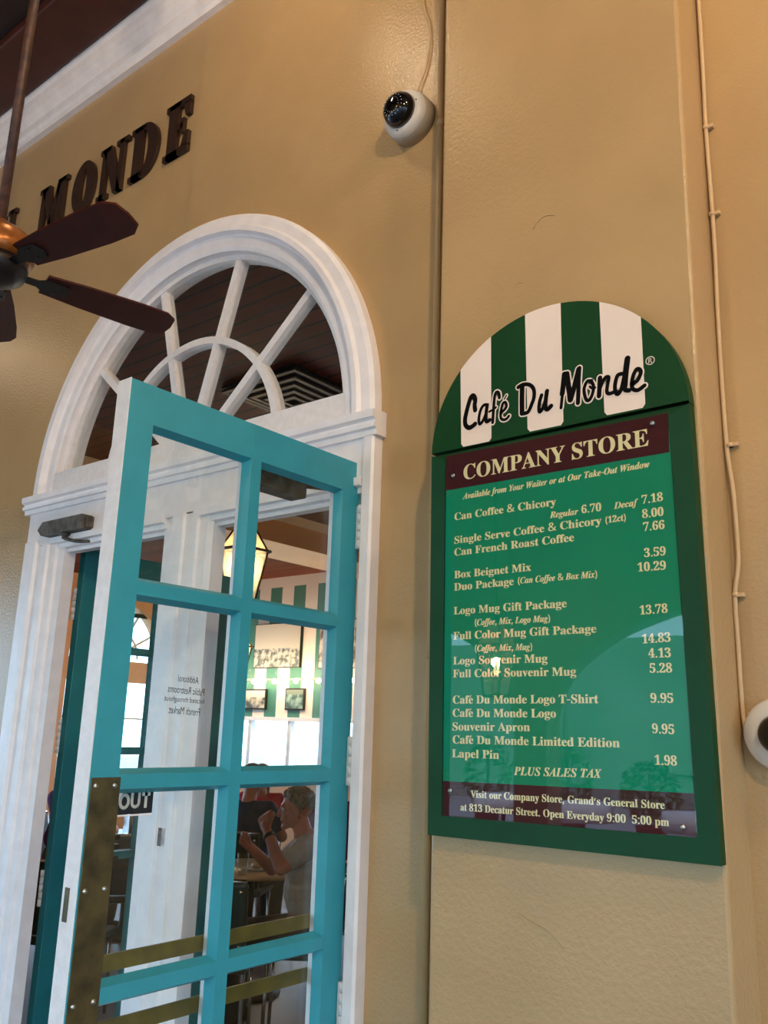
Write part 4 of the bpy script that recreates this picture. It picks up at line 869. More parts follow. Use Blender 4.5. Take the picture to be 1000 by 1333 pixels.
'bd':'185|88 -5 70 -5 58 -5 48 -2 39 5 30 12 23 21 17 33 12 45 10 59 10 74 10 91 12 106 18 119 23 132 31 142 41 149 50 156 61 159 73 159 89 159 101 153 111 140 111 160 111 180 111 200 111 207 110 212 106 215 103 218 96 219 88 220 88 222 88 225 88 228 112 228 136 228 160 228 160 164 160 101 160 38 160 29 160 24 162 20 164 17 169 15 177 14 177 11 177 8 177 5 159 5 137 2 111 -5 111 3 111 11 111 19 102 3|76 14 86 14 91 14 96 16 101 21 106 25 109 31 111 38 111 66 111 93 111 121 111 126 108 131 103 135 98 139 93 140 87 140 76 140 69 135 65 125 61 114 59 98 59 77 59 56 61 40 65 29 69 19',
'be':'150|104 -5 77 -5 64 -5 52 -2 42 5 32 12 24 22 18 34 13 47 10 62 10 79 10 94 13 108 19 120 25 132 33 142 43 149 54 156 66 159 79 159 98 159 113 153 124 140 136 127 141 109 141 87 141 85 141 84 141 83 114 83 86 83 58 83 59 42 73 21 100 21 113 21 125 28 135 43 137 41 140 39 142 36 126 9|58 98 58 96 72 96 87 96 101 96 101 100 101 104 101 107 101 122 99 132 97 139 94 145 88 148 81 148 66 148 58 133 58 102 58 100',
'bf':'107|38 0 7 0 7 3 7 5 7 8 13 9 17 9 20 11 22 12 24 15 25 17 26 20 26 26 26 37 26 71 26 104 26 138 20 138 14 138 8 138 8 144 8 150 8 155 14 155 20 155 26 155 26 162 26 169 26 177 26 194 32 208 42 218 53 228 68 232 87 232 101 232 112 229 120 223 128 216 132 209 132 200 132 193 130 187 126 183 122 180 118 178 112 178 106 178 101 179 98 183 94 186 92 190 92 195 92 200 94 205 96 210 97 211 97 212 98 213 98 215 99 216 99 216 99 220 96 222 90 222 83 222 79 219 77 215 75 210 74 204 74 195 74 182 74 168 74 155 83 155 92 155 102 155 102 150 102 144 102 138 92 138 83 138 74 138 74 103 74 68 74 33 74 22 76 16 79 13 82 10 89 8 100 8 100 5 100 3 100 0 69 0',
'bg':'164|101 -70 73 -70 51 -70 35 -67 24 -61 13 -54 7 -46 7 -37 7 -26 16 -18 34 -13 19 -6 12 4 12 15 12 23 15 31 21 37 27 43 37 49 51 55 24 65 11 82 11 106 11 117 14 126 20 134 26 142 34 148 44 152 54 157 66 159 79 159 92 159 104 157 117 152 131 152 145 152 158 152 158 146 158 140 158 134 150 134 142 134 134 134 142 124 146 114 146 102 146 92 143 83 138 76 133 68 126 62 117 58 108 54 98 51 86 51 84 51 81 51 78 52 76 52 73 52 71 52 65 52 60 50 56 47 52 44 50 40 50 36 50 28 57 25 71 25 76 25 82 25 88 25 105 25 119 23 129 20 140 17 147 13 151 6 156 0 158 -8 158 -18 158 -35 151 -47 136 -56 122 -66|71 62 79 62 87 62 92 66 95 73 98 80 100 91 100 105 100 120 98 131 95 138 92 145 87 148 79 148 71 148 65 145 62 138 59 131 57 120 57 105 57 91 59 80 62 73 65 66|65 -58 80 -58 115 -58 132 -50 132 -33 132 -27 129 -23 125 -21 120 -18 112 -17 102 -17 84 -17 66 -17 48 -17 41 -22 37 -29 37 -36 37 -42 40 -47 47 -52 54 -56',
'bh':'190|36 0 9 0 9 3 9 5 9 8 16 8 20 10 22 13 25 16 26 21 26 28 26 85 26 142 26 199 26 206 25 211 23 215 21 218 16 219 9 220 9 223 9 225 9 228 31 228 52 228 74 228 74 196 74 165 74 133 86 151 102 159 122 159 151 159 165 141 165 106 165 80 165 54 165 28 165 21 166 16 169 13 171 10 175 8 182 8 182 5 182 3 182 0 155 0 128 0 101 0 101 3 101 5 101 8 102 8 103 8 103 8 113 8 118 15 118 28 118 55 118 82 118 108 118 118 117 124 115 129 112 133 108 136 101 136 91 136 82 130 74 118 74 88 74 58 74 28 74 21 75 16 77 13 79 10 84 8 90 8 90 5 90 3 90 0 63 0',
'bi':'99|57 181 50 181 43 181 37 183 32 188 28 193 25 199 25 206 25 213 28 219 32 224 37 229 43 232 50 232 58 232 64 229 68 224 73 219 76 213 76 206 76 199 73 193 68 188 63 183|36 0 9 0 9 3 9 5 9 8 16 9 20 10 23 13 25 15 26 20 26 28 26 61 26 93 26 126 26 134 25 140 23 142 21 145 17 147 10 147 10 150 10 152 10 155 32 155 53 155 74 155 74 113 74 70 74 28 74 21 75 16 77 13 79 10 84 9 90 8 90 5 90 3 90 0 63 0',
'bk':'179|36 0 9 0 9 3 9 5 9 8 16 9 20 10 23 13 25 16 26 21 26 28 26 85 26 142 26 199 26 207 25 212 24 215 22 218 17 219 10 220 10 222 10 225 10 228 32 228 53 228 74 228 74 180 74 132 74 84 87 97 100 111 113 124 119 130 122 135 122 139 122 144 116 147 104 147 104 147 103 147 103 147 103 150 103 152 103 155 126 155 149 155 173 155 173 152 173 150 173 147 160 146 148 140 137 130 129 121 120 113 111 104 132 75 152 46 173 17 177 11 182 8 188 8 188 5 188 3 188 0 161 0 133 0 105 0 105 3 105 5 105 8 106 8 107 8 108 8 116 8 120 11 120 16 120 18 118 21 116 25 104 41 93 57 81 74 79 71 76 69 74 67 74 54 74 41 74 28 74 21 75 16 77 13 79 10 84 9 90 8 90 5 90 3 90 0 63 0',
'bl':'100|36 0 9 0 9 3 9 5 9 8 16 9 20 10 23 13 25 15 26 20 26 28 26 85 26 142 26 199 26 206 25 211 24 215 22 218 17 219 10 220 10 222 10 225 10 228 31 228 53 228 74 228 74 161 74 94 74 28 74 21 75 16 77 13 79 10 84 9 90 8 90 5 90 3 90 0 63 0',
'bm':'277|36 0 9 0 9 3 9 5 9 8 16 8 20 10 22 13 25 16 26 21 26 28 26 61 26 94 26 127 26 134 25 139 23 142 21 145 16 147 9 147 9 150 9 152 9 155 31 155 52 155 73 155 73 148 73 140 73 132 86 150 101 159 119 159 141 159 155 150 160 131 173 150 189 159 209 159 238 159 252 141 252 106 252 80 252 54 252 28 252 21 253 16 255 13 257 10 261 8 268 8 268 5 268 3 268 0 242 0 215 0 189 0 189 3 189 5 189 8 195 8 199 10 201 13 204 16 205 21 205 28 205 55 205 82 205 108 205 118 204 124 202 129 200 133 195 136 189 136 179 136 170 130 162 119 162 88 162 58 162 28 162 21 163 16 165 13 168 10 172 8 178 8 178 5 178 3 178 0 152 0 126 0 100 0 100 3 100 5 100 8 106 8 110 10 112 13 115 16 116 21 116 28 116 55 116 82 116 108 116 117 115 124 113 129 111 133 106 136 100 136 89 136 80 130 73 118 73 88 73 58 73 28 73 21 74 16 76 13 78 10 82 9 89 8 89 5 89 3 89 0 62 0',
'bn':'190|36 0 9 0 9 3 9 5 9 8 16 8 20 10 22 13 25 16 26 21 26 28 26 61 26 94 26 127 26 134 25 139 23 142 21 145 16 147 9 147 9 150 9 152 9 155 31 155 52 155 74 155 74 148 74 141 74 134 86 151 102 159 122 159 151 159 165 141 165 106 165 80 165 54 165 28 165 21 166 16 169 13 171 10 175 8 182 8 182 5 182 3 182 0 155 0 128 0 101 0 101 3 101 5 101 8 102 8 103 8 103 8 113 8 118 15 118 28 118 55 118 82 118 108 118 118 117 124 115 129 112 133 108 136 101 136 91 136 82 130 74 118 74 88 74 58 74 28 74 21 75 16 77 13 79 10 84 8 90 8 90 5 90 3 90 0 63 0',
'bo':'168|99 -5 84 -5 70 -5 56 -1 45 6 34 13 25 23 19 35 13 48 9 61 9 77 9 93 13 107 19 119 25 132 34 142 45 149 56 156 69 159 84 159 99 159 111 156 123 149 134 142 143 132 149 120 155 108 158 93 158 77 158 61 155 47 149 34 143 22 134 12 123 5 112 -2|75 6 84 6 94 6 100 10 104 19 106 24 108 31 109 41 109 50 110 62 110 77 110 106 108 126 104 135 100 145 93 149 84 149 74 149 68 145 64 135 60 126 58 106 58 77 58 63 59 51 60 41 61 31 62 24 64 19 68 10',
'bp':'186|39 -70 9 -70 9 -67 9 -64 9 -62 14 -62 18 -60 20 -59 23 -57 24 -54 25 -50 26 -47 26 -41 26 -32 26 19 26 70 26 122 26 132 25 139 23 142 21 145 17 147 10 147 10 150 10 153 10 155 30 155 51 155 72 155 72 147 72 139 72 131 82 150 96 160 115 160 127 160 137 156 146 149 155 142 162 133 167 121 172 109 175 95 175 80 175 64 172 49 167 36 162 23 155 13 146 6 136 -1 126 -5 113 -5 97 -5 84 2 74 16 74 1 74 -14 74 -29 74 -38 75 -45 76 -49 77 -54 80 -57 83 -59 87 -60 92 -61 99 -61 99 -64 99 -67 99 -70 69 -70|87 14 98 14 108 14 115 19 120 30 124 40 126 56 126 77 126 98 124 113 121 124 117 134 110 139 99 139 89 139 81 132 74 118 74 90 74 62 74 34 79 21',
'br':'144|39 0 9 0 9 3 9 5 9 8 16 9 20 10 23 13 25 15 26 20 26 28 26 61 26 93 26 126 26 134 25 140 23 143 21 145 17 147 10 147 10 150 10 152 10 155 31 155 52 155 73 155 73 145 73 136 73 126 79 137 86 145 94 151 101 156 109 159 117 159 126 159 133 157 138 152 142 147 145 141 145 133 145 126 143 121 139 117 135 113 130 111 124 111 118 111 114 113 111 115 108 118 106 121 103 125 101 128 98 130 94 130 90 130 85 127 81 121 77 115 75 106 75 96 75 73 75 51 75 28 75 20 76 15 79 13 83 10 89 9 99 8 99 5 99 3 99 0 69 0',
'bs':'144|91 -5 76 -5 67 -5 56 -3 43 3 41 4 39 4 37 4 31 4 28 1 26 -4 23 -4 20 -4 18 -4 18 15 18 34 18 53 21 53 24 53 27 53 30 39 35 28 43 19 51 11 60 7 70 7 78 7 85 9 89 13 94 17 96 22 96 29 96 39 90 46 78 52 70 57 62 61 53 65 42 71 33 77 27 85 21 92 18 101 18 110 18 124 23 136 32 145 42 155 54 160 71 160 74 160 78 159 83 158 88 157 93 156 99 154 101 154 102 153 103 153 104 153 106 152 106 152 110 152 113 155 115 160 117 160 120 160 122 160 122 143 122 127 122 111 119 111 117 111 114 111 111 123 105 132 98 139 91 145 83 148 75 148 67 148 62 146 58 143 54 139 52 135 52 130 52 124 54 120 58 116 61 113 66 109 73 106 81 102 88 98 96 95 107 89 115 83 121 76 126 69 129 59 129 47 129 31 124 18 114 9 104 0',
'bt':'114|84 -5 62 -5 48 -5 39 -1 33 5 27 12 24 22 24 36 24 70 24 105 24 139 19 139 15 139 10 139 10 143 10 146 10 150 24 163 35 174 44 185 53 195 60 204 64 212 67 212 70 212 72 212 72 193 72 174 72 155 83 155 93 155 104 155 104 150 104 145 104 139 93 139 83 139 72 139 72 107 72 74 72 41 72 34 73 29 75 25 76 22 79 20 84 20 92 20 98 26 103 37 106 36 108 34 111 33 101 8',
'bu':'187|75 -5 65 -5 50 -5 39 -1 33 9 26 18 23 31 23 48 23 74 23 99 23 124 23 132 22 138 20 141 18 145 13 147 6 147 6 150 6 152 6 155 27 155 49 155 71 155 71 116 71 76 71 37 71 31 72 26 75 23 78 20 83 18 88 18 99 18 107 23 114 33 114 63 114 94 114 124 114 132 113 138 110 142 108 145 103 147 95 147 95 150 95 152 95 155 117 155 139 155 162 155 162 115 162 75 162 35 162 27 163 22 166 19 168 17 173 15 180 15 180 12 180 9 180 6 162 6 140 3 114 -5 114 3 114 12 114 20 109 12 102 6 93 2 85 -3',
'bv':'153|74 -5 71 -5 54 38 36 81 19 124 16 131 14 137 11 141 9 144 4 147 -1 147 -1 150 -1 152 -1 155 26 155 54 155 82 155 82 152 82 150 82 147 81 147 79 147 78 147 69 147 64 144 64 138 64 137 65 135 65 134 74 110 83 85 92 61 101 83 109 105 118 126 120 131 121 134 121 136 121 143 114 147 102 147 102 150 102 152 102 155 119 155 136 155 152 155 152 153 152 150 152 147 146 146 142 143 139 139 136 135 133 129 130 122 113 79 97 37 80 -5 77 -5',
'bx':'160|21 0 2 0 2 2 2 5 2 7 12 10 22 17 31 28 41 42 51 55 61 68 48 89 35 110 21 132 15 141 9 146 2 147 2 150 2 152 2 155 29 155 57 155 84 155 84 152 84 150 84 147 75 147 70 145 70 140 70 138 72 135 75 130 80 121 86 112 92 103 98 111 105 120 112 128 115 133 117 136 117 139 117 142 116 144 113 145 111 146 107 147 100 147 100 150 100 152 100 155 119 155 137 155 155 155 155 153 155 150 155 148 146 146 137 139 127 127 118 115 108 104 99 92 115 67 130 43 146 18 148 15 150 13 151 11 153 9 156 8 160 8 160 5 160 3 160 0 132 0 105 0 78 0 78 3 78 5 78 8 82 8 86 9 89 10 91 11 93 13 93 15 93 19 91 24 87 30 81 39 75 48 69 57 62 48 55 39 49 31 44 25 42 20 42 17 42 11 47 7 57 7 58 7 58 7 59 7 59 5 59 2 59 0 40 0',
'by':'150|34 -70 26 -70 18 -70 11 -68 5 -62 -1 -57 -3 -50 -3 -42 -3 -36 -1 -31 2 -27 6 -22 11 -20 18 -20 24 -20 28 -21 32 -25 35 -28 37 -32 37 -38 37 -39 37 -40 37 -41 37 -42 37 -43 37 -44 37 -47 39 -49 43 -49 47 -49 51 -45 57 -37 60 -33 63 -28 65 -22 67 -17 69 -10 70 -2 53 40 35 83 18 125 16 130 14 134 12 138 10 141 9 143 8 144 6 146 3 147 -2 147 -2 147 -2 147 -2 147 -2 150 -2 152 -2 155 25 155 53 155 81 155 81 152 81 150 81 147 75 147 70 146 68 145 65 144 64 141 64 137 64 136 64 135 65 133 65 132 66 130 66 128 75 105 84 82 93 59 100 80 108 100 115 121 117 124 117 127 118 130 119 133 119 135 119 137 119 141 117 143 115 145 112 146 107 147 101 147 101 150 101 152 101 155 118 155 134 155 150 155 150 152 150 150 150 147 145 147 141 145 139 140 136 136 133 130 130 121 113 77 97 32 81 -12 75 -28 70 -39 65 -48 59 -56 54 -62 48 -65 42 -69',
'i&':'246|112 -3 93 -3 70 -3 52 2 38 14 25 25 18 41 18 62 18 80 22 94 32 104 41 114 54 124 70 133 62 141 56 150 50 159 43 168 40 179 40 191 40 208 46 221 57 230 68 239 83 243 102 243 120 243 134 239 145 230 155 221 160 208 160 192 160 178 156 166 147 156 138 146 126 137 112 129 134 108 155 87 177 66 183 73 188 81 191 90 195 100 198 109 200 120 210 120 220 120 230 120 227 106 222 92 217 80 212 68 205 57 196 48 212 32 229 16 245 0 232 0 218 0 205 0 195 9 186 19 176 28 165 19 154 11 141 5 128 0|86 155 94 146 107 154 117 161 122 168 128 175 131 183 131 192 131 200 128 206 123 212 118 217 110 219 101 219 92 219 84 217 78 212 72 207 69 200 69 191 69 183 71 176 76 169 80 162|80 23 94 23 109 23 121 25 131 30 142 35 150 40 157 47 134 69 111 92 87 115 75 107 66 100 59 93 52 85 49 76 49 63 49 51 53 41 61 34 69 27',
'i(':'101|72 -53 63 -53 46 -33 33 -11 25 14 17 39 13 65 13 92 13 119 17 146 25 171 33 196 46 219 63 240 72 240 81 240 91 240 75 219 63 196 55 170 47 145 43 119 43 92 43 66 47 41 55 16 63 -9 75 -32 90 -53 81 -53',
'i)':'101|20 -53 10 -53 26 -32 38 -9 46 16 53 41 57 66 57 92 57 119 53 145 46 170 38 196 26 219 10 240 19 240 29 240 38 240 55 219 67 196 75 171 83 146 87 119 87 92 87 65 83 39 75 14 67 -11 55 -33 38 -53 29 -53',
'i,':'90|21 -43 14 -43 17 -31 20 -17 23 -1 27 14 29 27 31 39 41 39 52 39 62 39 63 38 64 36 64 35 62 23 57 10 52 -4 46 -18 41 -31 36 -43 28 -43',
'i-':'108|41 77 13 77 13 86 13 94 13 103 41 103 68 103 95 103 95 94 95 86 95 77 68 77',
'iA':'210|-11 0 -34 0 -34 3 -34 6 -34 8 -24 8 -15 14 -6 24 50 93 106 162 162 231 165 231 168 231 171 231 168 169 166 106 163 44 163 43 163 41 163 40 163 19 173 9 194 8 194 6 194 3 194 0 159 0 124 0 89 0 89 3 89 6 89 8 101 9 109 13 112 19 116 26 118 34 119 43 119 52 119 61 119 70 96 70 72 70 48 70 40 60 32 50 25 40 21 36 18 32 16 28 15 25 14 22 14 20 14 14 21 10 36 8 36 6 36 3 36 0 12 0|81 111 59 84 80 84 100 84 120 84 121 111 122 137 124 164 102 137',
'iB':'215|17 0 -17 0 -17 3 -17 5 -17 8 -10 8 -4 9 0 10 5 12 8 15 11 20 14 25 17 33 19 43 32 90 45 137 57 184 58 187 59 190 59 193 60 196 60 199 60 202 60 207 58 211 55 213 51 215 45 217 37 217 37 220 37 223 37 225 61 225 86 225 111 225 145 225 170 222 185 214 200 206 207 193 207 176 207 148 186 129 144 120 174 110 189 94 189 70 189 58 186 46 179 36 173 25 162 17 147 10 132 3 112 0 86 0 51 0|99 124 100 124 119 124 133 129 143 140 153 150 157 164 157 182 157 203 147 214 126 214 118 214 113 210 111 203 104 177 97 151 91 125 93 124 95 124 96 124 97 124|71 11 83 11 100 11 113 17 123 29 133 40 138 56 138 75 138 101 123 113 94 113 92 113 90 113 88 113 81 88 74 63 67 37 65 31 64 26 64 22 64 15',
'iC':'220|139 -6 101 -6 82 -6 66 -2 52 5 39 12 28 22 21 36 14 49 10 64 10 82 10 99 13 115 18 131 24 147 32 162 42 176 52 190 63 201 77 210 98 224 120 231 143 231 158 231 174 229 192 224 194 224 196 223 198 223 201 222 203 222 203 222 209 222 213 225 216 231 219 231 222 231 225 231 220 206 215 180 210 154 207 154 204 155 200 155 200 176 196 192 189 203 181 214 169 220 154 220 139 220 124 213 111 200 97 188 86 169 76 143 66 118 61 94 61 71 61 52 66 37 76 26 85 16 98 10 115 10 141 10 164 24 184 53 187 50 190 48 193 45 170 11',
'iD':'242|15 0 -17 0 -17 3 -17 5 -17 8 -10 8 -4 9 0 10 5 12 8 15 11 20 14 25 17 33 19 43 32 90 45 137 57 184 59 191 60 196 60 200 60 207 58 211 55 213 51 215 45 217 37 217 37 220 37 223 37 225 66 225 96 225 126 225 197 225 232 194 232 132 232 113 228 96 221 80 214 63 203 48 189 36 180 27 170 20 160 15 150 10 138 6 125 4 112 1 96 0 78 0 46 0|77 10 85 10 99 10 113 14 125 22 137 29 147 39 156 52 165 65 171 80 176 97 181 114 183 131 183 149 183 193 166 215 131 215 123 215 118 214 115 211 113 208 110 203 108 197 94 144 80 92 66 39 66 37 66 34 65 31 64 28 64 26 64 25 64 19 66 16 69 14 72 11',
'iE':'220|47 0 -17 0 -17 3 -17 5 -17 8 -10 8 -4 9 0 10 5 12 8 15 11 20 14 25 17 33 19 43 32 90 45 137 57 184 58 188 59 191 59 193 60 196 60 198 60 200 60 207 58 211 55 213 51 215 45 217 37 217 37 220 37 223 37 225 96 225 156 225 216 225 212 204 208 183 203 162 200 162 197 162 194 162 194 163 194 164 194 165 194 183 189 196 180 203 170 211 155 215 135 215 129 215 124 214 121 213 118 213 116 211 114 209 113 207 111 203 110 199 104 174 97 150 91 125 94 125 97 125 100 125 112 125 121 126 129 129 136 131 142 135 147 140 151 145 156 152 160 161 163 161 165 161 168 161 160 130 152 99 144 68 142 68 139 68 137 68 137 70 137 73 137 75 137 77 137 79 137 81 137 93 134 102 128 107 122 111 111 114 97 114 95 114 94 114 92 114 91 114 89 114 88 113 81 88 74 62 67 37 66 34 66 32 65 28 64 25 64 23 64 22 64 18 65 15 69 14 71 12 77 11 86 11 102 11 116 13 128 17 140 20 150 26 159 34 169 43 178 54 186 68 189 68 192 68 194 68 188 45 181 23 175 0 111 0',
'iL':'213|47 0 -17 0 -17 3 -17 5 -17 8 -10 8 -4 9 0 10 5 12 8 15 11 20 14 25 17 33 19 43 32 90 45 137 57 184 59 191 60 196 60 200 60 206 58 210 55 213 51 216 45 217 36 217 36 220 36 223 36 225 71 225 107 225 142 225 142 223 142 220 142 217 135 217 129 216 124 214 120 213 116 209 113 204 111 199 108 192 105 183 93 136 81 88 68 41 65 31 64 24 64 21 64 17 66 15 71 14 74 13 77 13 81 12 84 12 89 12 94 12 116 12 134 16 149 25 164 34 176 48 186 67 189 67 193 67 196 67 189 45 182 22 175 0 111 0',
'iM':'293|97 -5 94 -5 87 57 79 119 72 181 59 135 47 88 34 41 32 33 31 28 31 24 31 18 33 14 37 12 40 10 46 8 55 8 55 5 55 3 55 0 31 0 7 0 -17 0 -17 3 -17 5 -17 8 -10 8 -5 9 0 10 4 12 7 15 10 20 13 25 16 33 19 43 31 90 44 137 57 184 59 191 59 197 59 201 59 207 58 211 54 213 50 216 44 217 36 217 36 220 36 223 36 225 61 225 87 225 112 225 119 172 125 119 132 66 166 119 200 172 235 225 260 225 286 225 311 225 311 223 311 220 311 217 304 217 298 216 294 215 289 213 286 209 283 204 280 200 277 192 275 183 262 135 249 88 237 41 236 38 235 35 235 32 234 29 234 26 234 24 234 14 242 8 258 8 258 5 258 3 258 0 223 0 188 0 152 0 152 3 152 5 152 8 160 8 166 9 170 11 175 13 178 16 180 20 181 22 183 25 184 29 186 32 187 37 189 43 201 91 214 139 227 187 186 123 145 59 103 -5 100 -5',
'iO':'239|113 -6 89 -6 65 -6 46 2 31 16 17 31 9 51 9 77 9 93 13 110 19 126 25 143 34 159 45 173 56 188 69 200 83 210 103 224 125 231 149 231 175 231 194 224 209 210 223 195 230 175 230 150 230 134 227 117 221 100 215 83 207 67 196 53 185 38 172 26 157 16 136 2|81 6 92 6 107 6 121 14 133 30 146 46 157 69 167 98 177 128 181 153 181 175 181 190 178 201 172 208 166 216 158 220 147 220 138 220 130 216 122 210 114 204 106 196 99 185 91 173 84 159 78 143 71 128 66 112 63 96 59 80 58 65 58 51 58 37 61 25 67 18 73 10',
'iP':'204|18 0 -17 0 -17 3 -17 5 -17 8 -10 8 -4 9 0 10 5 12 8 15 11 20 14 25 17 33 19 43 32 90 45 137 57 184 58 187 59 190 59 193 60 196 60 199 60 202 60 207 58 211 55 213 51 215 45 217 37 217 37 220 37 223 37 225 68 225 99 225 130 225 180 225 205 208 205 173 205 161 201 149 193 139 185 129 175 121 162 116 148 110 127 107 98 107 94 107 90 107 86 107 80 85 74 63 68 41 66 33 65 27 65 24 65 18 67 14 70 12 74 10 80 8 88 8 88 5 88 3 88 0 53 0|98 119 99 119 118 119 132 124 142 135 151 146 156 162 156 181 156 203 146 214 126 214 121 214 117 213 115 210 113 208 111 203 109 196 102 171 96 145 89 120 91 119 93 119 94 119 96 119',
'iR':'215|18 0 -17 0 -17 3 -17 5 -17 8 -10 8 -4 9 0 10 5 12 8 15 11 20 14 25 17 33 19 43 32 90 45 137 57 184 58 188 59 191 59 193 60 196 60 198 60 200 60 207 58 211 55 213 51 215 45 217 37 217 37 220 37 223 37 225 67 225 97 225 127 225 155 225 175 221 188 213 201 205 208 192 208 175 208 161 202 149 191 138 180 127 164 120 143 116 152 87 162 59 171 31 174 22 178 17 182 14 186 11 193 9 200 9 200 6 200 3 200 0 178 0 155 0 133 0 121 37 109 74 97 111 94 111 90 111 87 111 80 88 74 64 68 41 66 33 65 28 65 24 65 18 67 14 70 12 74 10 80 8 88 8 88 5 88 3 88 0 53 0|97 123 99 123 117 123 131 128 141 139 151 150 156 164 156 182 156 204 147 215 127 215 121 215 118 214 116 212 114 210 112 206 110 199 104 174 97 148 90 123 91 123 93 123 94 123 96 123',
'iS':'184|102 -6 77 -6 64 -6 48 -2 29 5 25 6 22 7 19 7 16 7 14 6 12 5 10 3 7 0 5 -4 2 -4 -1 -4 -4 -4 1 22 7 47 13 72 16 72 19 72 22 72 22 71 22 71 22 70 22 49 27 33 35 22 44 12 56 6 73 6 80 6 87 8 93 12 100 16 105 22 108 28 112 34 114 41 114 49 114 55 112 62 109 67 106 73 101 79 95 85 88 92 80 99 71 107 62 116 54 123 49 129 44 135 40 141 38 147 36 153 35 160 35 168 35 180 38 191 44 201 50 210 58 218 69 223 79 229 91 231 104 231 110 231 117 231 124 229 131 228 139 225 148 223 151 222 154 221 156 221 162 221 167 224 171 230 174 230 177 230 180 230 175 207 169 184 164 161 161 161 157 161 154 161 154 162 154 164 154 165 154 166 154 167 154 169 154 179 153 187 149 195 145 203 140 209 133 213 127 217 120 220 112 220 102 220 94 216 87 209 80 203 77 194 77 184 77 178 79 172 83 165 87 159 92 153 98 147 102 144 106 141 110 137 114 134 117 130 121 127 132 118 140 108 146 97 153 87 156 76 156 63 156 42 149 25 135 13 121 0',
'iT':'201|57 0 22 0 22 3 22 6 22 8 31 9 38 11 43 14 48 17 51 22 53 30 70 91 86 152 102 214 101 214 99 214 97 214 84 214 72 209 60 201 48 193 39 181 32 165 29 165 26 165 24 165 28 185 32 205 36 225 97 225 158 225 219 225 215 204 212 182 209 161 206 161 203 161 199 161 197 196 183 213 155 213 155 213 154 213 153 213 137 153 120 92 104 32 103 28 102 26 102 23 103 18 104 14 108 12 111 10 118 9 126 8 126 6 126 3 126 0 91 0',
'iU':'239|113 -6 97 -6 73 -6 54 0 41 11 28 22 21 36 21 54 21 62 24 74 28 89 37 122 46 156 55 189 56 191 56 194 57 196 57 198 57 200 57 201 57 208 56 212 52 214 48 216 42 217 33 218 33 220 33 223 33 225 68 225 102 225 137 225 137 223 137 220 137 218 130 218 124 217 120 215 116 214 113 211 110 207 108 202 105 196 103 188 93 151 83 113 73 76 70 66 68 57 68 49 68 39 72 30 79 24 86 17 96 14 107 14 119 14 128 16 137 21 146 26 153 35 160 47 167 59 173 76 180 97 186 118 192 139 198 160 203 177 205 190 205 197 205 209 196 216 178 217 178 220 178 223 178 225 201 225 224 225 247 225 247 223 247 220 247 217 241 216 235 213 230 208 226 203 222 192 217 174 207 143 198 111 189 80 182 58 175 41 167 29 159 16 149 7 138 2 126 -3',
'iW':'275|43 -6 40 -6 40 56 41 118 41 180 41 193 39 202 35 208 31 213 25 216 15 216 15 219 15 222 15 225 46 225 76 225 106 225 106 222 106 219 106 217 98 216 93 213 91 209 88 204 87 196 87 185 87 150 86 115 86 80 107 114 127 149 148 183 148 187 148 191 148 195 149 203 147 209 143 212 139 215 133 217 125 217 125 220 125 223 125 225 155 225 185 225 215 225 215 223 215 220 215 217 207 217 202 215 199 212 197 208 195 203 195 195 195 191 194 180 194 161 193 142 192 115 191 81 213 118 235 155 257 192 259 194 260 197 261 199 261 202 262 204 262 205 262 213 256 217 243 217 243 217 242 217 242 217 242 220 242 223 242 225 263 225 283 225 304 225 304 223 304 220 304 217 296 216 289 213 285 208 280 203 275 196 269 187 231 123 192 58 154 -6 150 -6 147 -6 143 -6 145 49 146 103 147 158 115 103 82 49 49 -6 46 -6',
'iX':'190|-6 0 -33 0 -33 3 -33 6 -33 8 -32 8 -32 8 -32 8 -23 8 -16 11 -9 16 -3 20 4 27 12 36 33 59 54 81 75 104 66 133 58 162 49 192 46 201 42 207 38 211 33 215 26 217 17 217 17 220 17 223 17 225 51 225 85 225 119 225 119 223 119 220 119 218 110 218 104 216 100 214 96 211 94 207 94 201 94 200 94 198 95 196 95 194 96 192 96 189 101 173 106 158 111 142 123 155 136 168 149 181 160 193 165 202 165 208 165 214 160 217 149 217 148 217 148 217 147 217 147 220 147 223 147 225 170 225 193 225 216 225 216 223 216 220 216 218 207 216 199 212 192 205 184 199 176 191 168 182 150 163 133 145 116 127 124 102 132 76 139 51 143 39 147 30 150 24 153 18 157 14 162 12 166 10 171 9 178 8 178 6 178 3 178 0 144 0 110 0 76 0 76 3 76 6 76 8 91 9 98 14 98 24 98 25 98 26 98 27 98 29 98 30 97 30 92 49 86 69 81 88 66 73 52 59 38 44 34 40 31 36 29 33 26 29 25 25 25 20 25 13 32 9 47 8 47 6 47 3 47 0 20 0',
'iY':'175|46 0 11 0 11 3 11 6 11 8 21 9 28 11 33 14 38 17 41 22 43 30 49 53 55 76 61 98 62 100 62 101 62 102 62 104 62 105 62 105 62 107 62 108 62 109 62 110 62 112 61 113 52 140 43 167 34 195 31 204 28 209 25 212 22 214 18 216 12 217 12 219 12 222 12 225 42 225 73 225 103 225 103 223 103 220 103 217 94 217 88 216 85 215 82 213 81 210 81 204 81 204 81 203 81 201 81 200 81 199 82 197 89 171 97 146 105 120 118 139 132 157 146 176 154 187 158 196 158 202 158 212 151 217 138 217 137 217 136 217 135 217 135 220 135 223 135 225 159 225 183 225 208 225 208 223 208 220 208 217 202 217 197 215 192 212 187 208 182 202 176 194 154 165 132 135 110 105 104 82 98 58 92 35 91 31 91 27 91 24 91 18 93 14 96 12 100 10 106 9 116 8 116 6 116 3 116 0 81 0',
